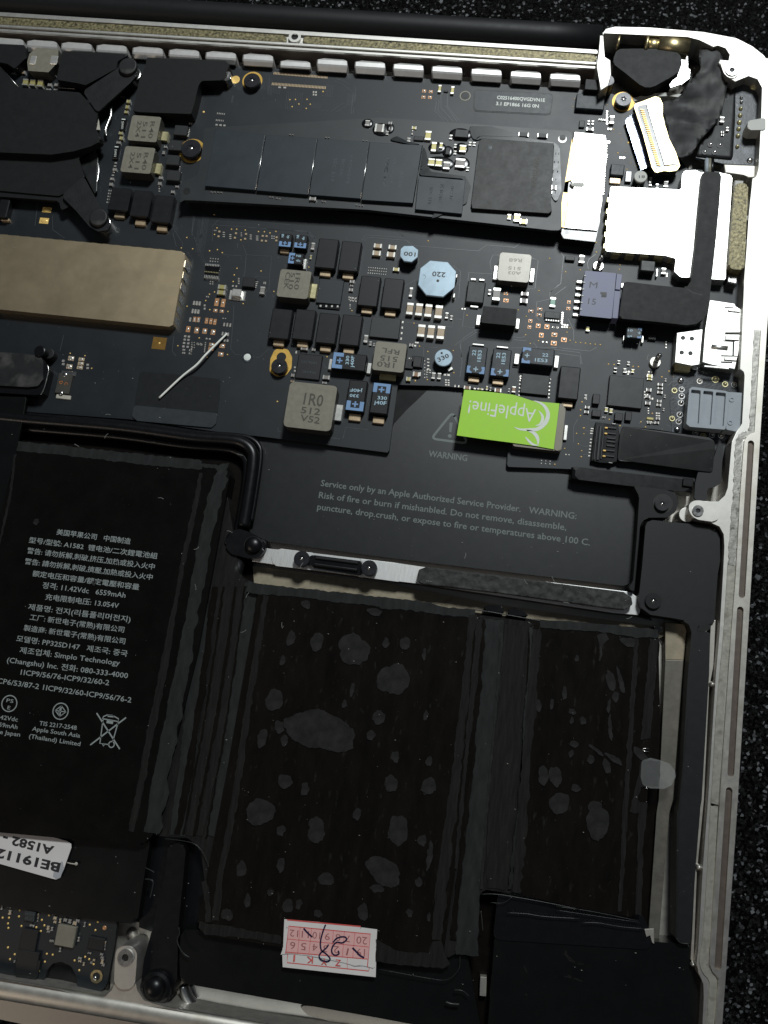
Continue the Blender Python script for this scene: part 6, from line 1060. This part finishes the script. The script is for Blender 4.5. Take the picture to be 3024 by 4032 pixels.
# printed text on the left cell
T = [('D1', '美国苹果公司   中国制造', 525, 245, 1215, 335, 40), ('D1', '型号/型號: A1582  锂电池/二次鋰電池組', 268, 320, 1465, 472, 40), ('D1', '警告: 请勿拆解,刺破,挤压,加热或投入火中', 250, 418, 1440, 572, 40), ('D1', '警告: 請勿拆解,刺破,擠壓,加熱或投入火中', 228, 518, 1420, 670, 40), ('D1', '额定电压和容量/額定電壓和容量', 300, 632, 1295, 762, 40),
     ('D1', '정격: 11.42Vdc   6559mAh', 393, 745, 1168, 838, 44), ('D1', '充电限制电压: 13.054V', 420, 852, 1105, 935, 42), ('D1', '제품명: 전지(리튬폴리머전지)', 260, 945, 1215, 1065, 42), ('D1', '工厂: 新世电子(常熟)有限公司', 275, 1040, 1155, 1160, 40), ('D1', '製造商: 新世電子(常熟)有限公司', 218, 1140, 1165, 1268, 40),
     ('D1', '모델명: PP32SD147   제조국: 중국', 150, 1240, 1185, 1385, 42), ('D1', '제조업체: Simplo Technology', 180, 1350, 1115, 1470, 44), ('D1', '(Changshu) Inc. 전화: 080-333-4000', 62, 1440, 1190, 1590, 44), ('D1', '1ICP9/56/76-ICP9/32/60-2', 190, 1555, 1015, 1655, 44), ('D2', '1ICP6/53/87-2 1ICP9/32/60-ICP9/56/76-2', -75, 205, 1222, 395, 44),
     ('D2', 'PS', 58, 388, 122, 398, 30), ('D2', 'E', 66, 455, 92, 460, 30), ('D2', '11.42Vdc', -70, 540, 163, 572, 36), ('D2', '6559mAh', -72, 610, 160, 642, 36), ('D2', 'Apple Japan', -135, 668, 185, 712, 36), ('D2', 'TIS 2217-2548', 365, 605, 712, 650, 36), ('D2', 'Apple South Asia', 298, 655, 745, 722, 36), ('D2', '(Thailand) Limited', 268, 725, 747, 800, 36)]
print_text(T, CELL + .003, 'batttext', bt, 'printed_text', bold=.008)
Z = CELL + .003
LL = lambda F, pts: [Vector(Q(F, x, y, Z).xy) for x, y in pts]
def ring_(F, x, y, r): q = Q(F, x, y, Z).xy; return arcpts(Vector(q), cm(F, r, x, y, Z), 0, 360, 40)
wd = .022
strokes('conformity_mark', [(ring_('D2', 87, 403, 70), wd)], Z, 'batttext', bt)
strokes('conformity_mark', [(ring_('D2', 565, 475, 71), wd), (LL('D2', [(573, 425), (515, 468), (556, 525), (615, 482), (573, 425)]), wd), (LL('D2', [(573, 425), (556, 525)]), wd * 1.3), (LL('D2', [(515, 468), (615, 482)]), wd * .8), (LL('D2', [(573, 425), (540, 490), (556, 525)]), wd * .6)], Z, 'batttext', bt)
strokes('crossed_bin_mark', [(LL('D2', [(902, 492), (1117, 828)]), wd * 1.3), (LL('D2', [(1176, 534), (842, 790)]), wd * 1.3), (LL('D2', [(962, 548), (932, 775), (1015, 786)]), wd), (LL('D2', [(1106, 565), (1050, 765)]), wd), (LL('D2', [(958, 545), (1105, 572), (1106, 545), (1050, 515), (1000, 510), (965, 525), (958, 545)]), wd), (LL('D2', [(1005, 518), (1060, 524)]), wd * 1.8), (LL('D2', [(995, 570), (1055, 580)]), wd * 3), (ring_('D2', 1040, 785, 26), wd), (LL('D2', [(955, 780), (965, 800), (978, 782)]), wd * .8)], Z, 'batttext', bt)
# folded film edges, glints, clear tab
tabm = thing('clear_tab', 'small round clear plastic tab sticking out from the right battery cell', 'tab', Q('E2', 700, 1420, CELL))
poly('tab_film', 'E2', [(480, 1290), (560, 1265), (660, 1290), (740, 1320), (790, 1380), (800, 1440), (760, 1520), (690, 1555), (560, 1550), (490, 1520), (470, 1440)], CELL + .012, CELL + .02, 'clear', tabm, r=.08, bev=.002)
for F, pts in (('E2', [(485, 1183), (510, 1178), (548, 1180)]), ('E2', [(488, 1190), (512, 1206), (548, 1206)]), ('E2', [(515, 1548), (530, 1546), (535, 1560)])): sweep('film_glint', [Q(F, x, y, CELL + .02) for x, y in pts], .012, .012, 'steel', tabm, n=6)
for F, pts, r_ in (('D4', [(0, 205), (60, 210), (160, 225), (230, 245), (290, 300), (325, 370), (345, 430)], .008), ('D4', [(108, 900), (112, 950), (95, 1000), (115, 1060), (150, 1110), (190, 1135)], .012), ('D6', [(885, 770), (895, 860), (900, 930)], .01), ('D6', [(890, 640), (1000, 640), (1200, 670), (1480, 722), (1659, 760)], .009), ('D6', [(960, 705), (1060, 708), (1130, 660)], .006), ('D6', [(1090, 785), (1250, 795), (1380, 815), (1659, 832)], .008), ('D6', [(720, 1130), (718, 1200), (690, 1260), (620, 1310), (500, 1305), (90, 1230)], .006), ('D6', [(675, 1392), (740, 1398), (790, 1440)], .009), ('D6', [(610, 1485), (650, 1500), (715, 1505)], .02),
                 ('D3', [(1140, 430), (1200, 460), (1210, 470)], .008), ('D3', [(1140, 520), (1200, 535), (1195, 600), (1178, 670)], .014), ('D7', [(0, 735), (300, 780), (640, 850)], .007), ('D7', [(200, 865), (320, 865), (500, 895), (690, 912)], .007), ('D7', [(0, 765), (200, 795), (650, 862)], .006), ('D7', [(940, 985), (970, 1020), (1040, 1030)], .012), ('E3', [(0, 180), (160, 190), (400, 230), (640, 270), (1000, 310), (1430, 352)], .01), ('E3', [(1465, 400), (1500, 480), (1508, 560)], .01)):
    sweep('film_edge', smoothpath([Q(F, x, y, CELL - .02) for x, y in pts], 4), r_, r_, 'filmgrey', bt, n=6)
strip('silver_gap', 'D6', [(905, 1290), (900, 1440)], .12, FLOOR, .7, 'alu_floor', bt)
poly('torn_corner', 'D7', [(690, 915), (762, 910), (766, 1030), (750, 1020), (735, 960), (705, 975)], CELL - .1, CELL - .08, 'alu_floor', bt, bev=.003)
for F, pts in (('E3', [(180, 170), (230, 150), (330, 160), (345, 215), (250, 205)]), ('E3', [(365, 190), (400, 172), (470, 185), (530, 235), (370, 222)]), ('E3', [(1420, 300), (1490, 315), (1500, 350), (1440, 345)])): poly('black_tab', F, pts, FLOOR + .13, CELL - .06, 'blk_gloss', bt, r=.05, bev=.02)
# lower right black panel
lp = thing('black_sheet', 'plain black panel with small scuffs in the lower right corner', 'panel', Q('S', 2300, 3900, .8))
poly('panel_sheet', 'S', [('D6', 1030, 878), ('D6', 1250, 895), ('D6', 1659, 930), ('D7', 400, 960), ('D7', 760, 1012), ('D7', 1050, 1035), ('D7', 1075, 1190), ('D7', 1100, 1260), ('D7', 1150, 1360), ('D7', 1145, 1659), (2745, 4300), (1860, 4300), ('D6', 940, 1659), ('D6', 990, 1000)], FLOOR, CELL - .12, 'lowertape', lp, r=.06, bev=.03)
for F, pts in (('D6', [(1550, 1070), (1545, 1110), (1580, 1160), (1659, 1190)]), ('D7', [(70, 1070), (80, 1120), (150, 1180), (210, 1190)]), ('D6', [(1225, 1205), (1245, 1255)]), ('D7', [(60, 1285), (140, 1300), (200, 1325)]), ('D6', [(1565, 1275), (1620, 1305)]), ('D6', [(1230, 1425), (1250, 1430)])):
    strokes('scuff_mark', [([Vector(Q(F, x, y, CELL - .117).xy) for x, y in smoothpath([Vector((a_, b_, 0)) for a_, b_ in pts], 4) for x, y in [(x, y)]] if False else [Vector(Q(F, x, y, CELL - .117).xy) for x, y in pts], .02)], CELL - .117, 'filmband', lp)
# black post strip at lower middle left
ps = thing('rubber_strip', 'black rubber strip with a round ball foot by the front edge', 'rubber strip', Q('D3', 1300, 900, .6))
poly('strip_body', 'D3', [(1320, 280), (1345, 245), (1400, 235), (1440, 255), (1458, 300), (1440, 500), (1400, 900), (1390, 1300), (1340, 1470), (1280, 1500), (1180, 1500), (1100, 1420), (1130, 1150), (1200, 900), (1290, 500)], FLOOR, .92, 'blk_rubber', ps, r=.08, bev=.05, seg=3)
cyl('ball_seat', 'D3', 1215, 1385, 128, FLOOR, 1.02, 'blk_rubber', ps, bev=.08); dome('rubber_ball', 'D3', 1215, 1375, 82, 1.02, .16, 'blk_rubber', ps, n=28, k=8)
poly('strip_base', 'D3', [(1150, 130), (1300, 120), (1560, 190), (1600, 300), (1640, 420), (1640, 900), (1400, 1330), (1380, 1000), (1090, 900), (1100, 600)], FLOOR - .05, .62, 'blk_gloss', ps, bev=0)
# left black flat ribbon beside the left cell, and dusty connector
tag(poly('side_ribbon', 'C1', [(-200, 530), (205, 545), (215, 560), (150, 900), (100, 1150), (10, 1659), (-300, 1659)], .9, .96, 'lowertape', None, bev=.01), 'dark flat ribbon running down the left edge beside the left battery cell', 'ribbon cable')
dn = thing('left_connector', 'dusty black connector cover cut by the left edge below the golden shield', 'connector', Q('C1', 150, 330, .8))
poly('cover_tape', 'C1', [(-200, 170), (200, 190), (335, 215), (350, 260), (350, 400), (310, 455), (230, 465), (-200, 440)], 1.02, 1.06, 'blk_dusty', dn, r=.05, bev=.02); poly('connector_body', 'C1', [(-200, 180), (340, 215), (390, 290), (395, 320), (345, 520), (290, 530), (-200, 500)], BOARD, 1.0, 'blk_rubber', dn, r=.05, bev=.02)
sweep('wire_edge', smoothpath([Q('C1', x, y, 1.0) for x, y in ((385, 285), (396, 330), (365, 460), (335, 528))]), .012, .012, 'steel', dn, n=8)
cyl('cap_post', 'C1', 322, 170, 48, BOARD, 1.1, 'blk_gloss', dn, bev=.03); cyl('post_ring', 'C1', 395, 190, 45, BOARD, .92, 'blk_dusty', dn, bev=.02)
tag(poly('dark_pocket', 'D3', [(250, 1140), (640, 1140), (860, 1250), (850, 1405), (720, 1410), (340, 1345), (250, 1330)], .6, .68, 'blk_gloss', None, bev=0), 'black film showing through the round notch of the lower left board', 'film')
# ================================================================ touchpad board
tp = thing('touchpad_board', 'small black circuit board with a square brown chip at the lower left', 'circuit board', Q('D3', 450, 1000, .6))
ZT = .80
tpo = fillet(outl('D3', [(-200, 655), (0, 682), (880, 818), (918, 870), (905, 1000), (845, 1330), (800, 1400), (740, 1405), (610, 1370), (600, 1290), (560, 1205), (480, 1168), (410, 1185), (370, 1235), (350, 1300), (320, 1330), (120, 1300), (0, 1275), (-200, 1250)], ZT), .06, 3)
prism('circuit_board', tpo, ZT - .1, ZT, 'pcb', tp, bev=.01)
box('chip', 'D3', 512, 970, 150, 150, .08, 'ferrite', tp, z=ZT); box('chip', 'D3', 232, 815, 85, 75, .05, 'ic_grey', tp, z=ZT); print_text([('D3', '56868', 190, 800, 272, 812, 24), ('D3', '4L25', 190, 838, 268, 848, 24)], ZT + .053, 'faint', tp, 'marking')
box('chip', 'D3', 225, 1000, 130, 150, .05, 'ic', tp, z=ZT); box('chip', 'D3', 755, 1030, 130, 90, .04, 'ic', tp, z=ZT); box('chip', 'D3', 210, 1180, 170, 170, .06, 'ic', tp, z=ZT)
pads('D3', '20,825 70,825 62,870 65,905 148,815 155,765 168,890 285,900 328,842 385,805 348,885 320,930 62,1058 78,1150 115,1112 367,1108 413,1115 352,1170 305,1242 585,1160 668,1132 622,1237 704,880 768,857 749,922 735,1190 700,1150', 8, 'gold', parent=tp, z=ZT)
pads('D3', '820,905,16', 14, 'copperpad', parent=tp, z=ZT)
rd = random.Random(5)
for x, y, w, h in [(70, 738, 26, 16), (75, 785, 20, 30), (120, 735, 30, 20), (430, 830, 26, 22), (430, 860, 22, 18), (470, 850, 16, 30), (510, 845, 24, 24), (545, 855, 24, 26), (585, 870, 30, 26), (608, 850, 26, 20), (375, 905, 22, 26), (405, 915, 18, 26), (378, 935, 22, 16), (395, 1008, 16, 16), (412, 1010, 16, 16), (470, 1078, 14, 30), (615, 995, 14, 30), (662, 880, 12, 34), (250, 888, 34, 14), (298, 800, 9, 12), (296, 825, 9, 12), (293, 850, 9, 12), (826, 1020, 9, 14), (823, 1045, 9, 14), (820, 1072, 9, 14), (795, 1115, 24, 16), (800, 1140, 24, 14), (800, 1170, 18, 30), (808, 1198, 20, 20), (625, 1145, 28, 14), (625, 1168, 24, 14), (655, 1190, 14, 22), (700, 1105, 26, 10), (735, 1160, 16, 16), (715, 1180, 14, 14), (110, 1170, 12, 14), (12, 745, 12, 30)]:
    cap(tp, 'D3', x, y, w, h, 'ceramic_g' if rd.random() < .7 else 'ceramic', z=ZT, t=.04)
gq = Q('D3', 758, 1285, ZT + .01); prism('gold_ring', circ(gq, .125, 24), ZT, ZT + .02, 'brass', tp, holes=[circ(gq, .075, 18)]); dome('ring_glint', 'D3', 745, 1300, 18, ZT, .03, 'steel', tp, n=10)
tag(strip('front_cable', 'D3', [(240, 1150), (220, 1250), (190, 1330)], .42, ZT + .01, ZT + .05, 'blk_tape', None), 'short black ribbon crossing the small lower left board', 'ribbon cable')
# ================================================================ stickers
gs = thing('green_sticker', 'bright green sticker with white lettering, stuck beside the warning triangle', 'sticker', Q('C3', 950, 830, 1.0))
gp = outl('C3', [(540, 552), (700, 566), (850, 582), (1000, 600), (1080, 625), (1170, 656), (1300, 670), (1430, 682), (1405, 880), (1376, 1110), (1200, 1078), (960, 1045), (700, 1012), (470, 980), (505, 770)], .98)
def bend(x, y): return .05 * math.sin((x - gp[0].x) * 1.1)
GZ = .965
prism('sticker_sheet', gp, GZ - .006, GZ, 'green', gs, bev=.002)
print_text([('C3', 'AppleFine!', 1212, 740, 590, 655, 128)], GZ + .002, 'white', gs, 'lettering', bold=.0)
ZL = GZ + .003
def sm(F, pts, k=8): return [Vector(p.xy) for p in smoothpath([Q(F, x, y, ZL) for x, y in pts], k)]
def tw(n, a, m, b): return [a + (m - a) * math.sin(math.pi * i / n) if True else b for i in range(n + 1)]
def swoosh(pts, mx_): s = sm('C3', pts); return (s, tw(len(s) - 1, .008, mx_, 0))
strokes('swoosh_emblem', [swoosh([(1010, 905), (1060, 925), (1150, 928), (1230, 920), (1300, 860), (1322, 780), (1290, 710), (1240, 675), (1190, 658)], .085), swoosh([(1205, 892), (1250, 875), (1272, 830), (1265, 790), (1235, 752)], .06), swoosh([(1120, 930), (1190, 960), (1225, 1010), (1230, 1070)], .075), swoosh([(1232, 1075), (1180, 1065), (1140, 1030), (1110, 995)], .05)], ZL, 'white', gs)
tag(prism('grey_backing', outl('C3', [(1432, 684), (1462, 690), (1474, 715), (1470, 760), (1455, 1070), (1440, 1115), (1405, 1127), (1378, 1112), (1405, 880)], .955), .945, .955, 'ferrite', None, bev=.003), 'grey inductor top edge showing at the right side of the green sticker', 'inductor edge')
ds = thing('date_sticker', 'small white sticker with a red number grid and blue pen marks', 'sticker', Q('D5', 820, 640, CELL))
DZ = CELL - .02
poly('lower_paper', 'D5', [(333, 297), (1215, 378), (1215, 425), (1342, 440), (1325, 962), (312, 852), (308, 700), (320, 500)], DZ, DZ + .012, 'paper', ds, bev=.002)
poly('upper_paper', 'D5', [(330, 330), (700, 360), (1342, 442), (1318, 850), (1300, 862), (1240, 845), (1190, 835), (1150, 830), (1100, 838), (1050, 822), (960, 800), (800, 765), (600, 725), (500, 718), (440, 705), (360, 700), (290, 718), (318, 640)], DZ + .013, DZ + .025, 'paper', ds, bev=.002)
ZD = DZ + .027
poly('pink_grid', 'D5', [(378, 405), (1268, 492), (1235, 762), (345, 700)], DZ + .0255, DZ + .0265, 'pink', ds, bev=0)
def lw(px): return px / 2.765 * .0055
def dl(pts, w, z=ZD): return ([Vector(Q('D5', x, y, z).xy) for x, y in pts], lw(w))
strokes('red_grid', [dl([(360, 337), (1162, 410)], 12), dl([(345, 706), (378, 405), (1268, 492), (1235, 850)], 9), dl([(362, 545), (1250, 633)], 6), dl([(346, 688), (1236, 765)], 8), dl([(502, 418), (475, 700)], 4), dl([(628, 430), (598, 705)], 4), dl([(745, 442), (718, 720)], 3), dl([(865, 455), (840, 725)], 4), dl([(985, 465), (962, 740)], 4), dl([(1098, 478), (1075, 750)], 4), dl([(1018, 745), (1012, 820)], 4)], ZD, 'red', ds)
strokes('red_grid', [dl([(368, 705), (360, 803), (1250, 895), (1255, 855)], 9, DZ + .0135), dl([(1016, 820), (1016, 868)], 4, DZ + .0135)], DZ + .0135, 'red', ds)
print_text([('D5', '12', 485, 452, 392, 442, 68), ('D5', '11', 600, 462, 522, 456, 68), ('D5', '10', 725, 475, 640, 466, 68), ('D5', '9', 830, 486, 775, 480, 68), ('D5', '8', 945, 496, 890, 490, 68), ('D5', '7', 1050, 508, 1000, 502, 68), ('D5', '20', 1235, 528, 1118, 515, 74), ('D5', '6', 452, 580, 395, 575, 72), ('D5', '5', 572, 592, 515, 586, 72), ('D5', '4', 695, 604, 640, 598, 68), ('D5', '3', 808, 618, 758, 610, 68), ('D5', '2', 932, 628, 870, 620, 70), ('D5', '1', 1035, 650, 1018, 645, 72), ('D5', '19', 1210, 655, 1120, 648, 72)], ZD, 'digit', ds, 'grid_numbers')
print_text([('D5', 'I', 450, 720, 432, 718, 66), ('D5', 'K', 645, 742, 575, 736, 62), ('D5', 'Y', 800, 762, 735, 755, 62), ('D5', 'Z', 950, 775, 888, 768, 62)], ZD, 'red', ds, 'grid_letters', bold=.01)
def pen(pts, w): s = [Vector(p.xy) for p in smoothpath([Q('D5', x, y, ZD + .002) for x, y in pts], 6)]; return (s, lw(w))
strokes('pen_marks', [pen([(540, 430), (580, 475), (635, 525)], 17), pen([(780, 390), (760, 440), (735, 520), (722, 600), (735, 670), (775, 700), (820, 745), (825, 775), (790, 790), (735, 775), (710, 740), (725, 700), (790, 640), (812, 605)], 15), pen([(860, 585), (900, 540), (960, 522), (1000, 530), (1002, 560), (960, 588), (900, 582), (862, 620), (845, 670), (860, 712), (895, 722), (925, 705), (915, 672)], 15), pen([(1072, 642), (1120, 690), (1160, 730), (1200, 750)], 18)], ZD + .002, 'ink', ds)
sweep('torn_fray', smoothpath([Q('D5', x, y, DZ + .02) for x, y in ((300, 712), (440, 706), (600, 728), (800, 768), (960, 800), (1040, 820), (1100, 842), (1190, 838), (1300, 864))], 5), .006, .004, 'paper_tr', ds, n=6)
cs = thing('code_sticker', 'white sticker with bold black upside down code at the left edge', 'sticker', Q('D3', 250, 300, CELL))
CZ = CELL - .12
poly('sticker_sheet', 'D3', [(-60, 55), (0, 78), (300, 155), (530, 225), (558, 245), (560, 275), (500, 445), (470, 512), (440, 525), (410, 518), (0, 402), (-60, 385)], CZ, CZ + .012, 'paper', cs, bev=.003)
poly('grey_corner', 'D3', [(490, 380), (502, 430), (475, 508), (440, 522), (415, 500), (425, 450), (450, 405)], CZ + .0125, CZ + .015, 'paper_tr', cs, bev=0)
print_text([('D3', 'BE191128', 478, 400, -95, 262, 62), ('D3', 'A1582 - S', 428, 268, -60, 148, 58)], CZ + .0165, 'inkblk', cs, 'printed_code', bold=.035)
sweep('glue_drip', [Q('D3', x, y, CZ + .02) for x, y in ((528, 392), (560, 400), (598, 405))], .012, .008, 'cream', cs, n=8); dome('glue_bead', 'D3', 598, 402, 13, CZ + .005, .02, 'cream', cs)
# white thread
th = smoothpath([Q('B1', 1300, 1695, .78), Q('B1', 1480, 1525, .80), Q('B1', 1600, 1430, .84), Q('B1', 1659, 1365, .86), Q('B2', 150, 1525, .86), Q('B2', 250, 1425, .82), Q('B2', 342, 1335, .78)], 6)
tag(sweep('white_thread', th, .031, .024, 'thread', None, n=8, taper=[.95 - .35 * abs(i / len(th) - .35) for i in range(len(th))]), 'curved white thread lying across the board left of centre', 'thread')
# dust and lint
rd = random.Random(11); bm = bmesh.new()
for i in range(520):
    u, v = rd.random() * 2850, 150 + rd.random() * 3750
    z = BOARD + .24 if v < 1600 else (CELL + .022 if v > 2350 else 1.0)
    if 1600 <= v <= 2350 and not (u < 600): z = ZP + .01 if 1000 < u < 2450 else 1.09
    p = P(u, v, z); r = .0035 + .006 * rd.random() ** 3; a = rd.random() * 3; l = r * (1 + 2 * rd.random())
    vs = [bm.verts.new((p.x + l * math.cos(a + q), p.y + r * math.sin(a + q), p.z + (0 if k else .004))) for k, q in ((0, 0), (0, 2.1), (0, 4.2))]; bm.faces.new(vs)
me = bpy.data.meshes.new('dust_specks'); bm.to_mesh(me); bm.free(); me.materials.append(M['lint']); tag(link('dust_specks', me, None, (0, 0, 0)), 'tiny pale dust specks scattered over the open laptop', 'dust', kind='stuff')
bm = bmesh.new()
for i in range(26):
    u, v = rd.choice([(rd.random() * 900 + 100, 1500 + rd.random() * 900), (1600 + rd.random() * 900, 2200 + rd.random() * 250), (2500 + rd.random() * 300, 700 + rd.random() * 900), (850 + rd.random() * 400, 2200 + rd.random() * 400), (300 + rd.random() * 300, 200 + rd.random() * 400)])
    p = P(u, v, 1.06); a = rd.random() * 6.28; c = (rd.random() - .5) * 3; prev = None; q = p.copy(); w = .0025
    for k in range(9):
        a += c * .12; q = q + Vector((math.cos(a), math.sin(a), 0)) * .016; s = Vector((-math.sin(a), math.cos(a), 0)) * w; pr_ = (bm.verts.new(q + s), bm.verts.new(q - s))
        if prev: bm.faces.new((prev[0], prev[1], pr_[1], pr_[0]))
        prev = pr_
me = bpy.data.meshes.new('lint_hairs'); bm.to_mesh(me); bm.free(); me.materials.append(M['lint']); tag(link('lint_hairs', me, None, (0, 0, 0)), 'fine curled lint hairs caught on the black parts', 'lint', kind='stuff')
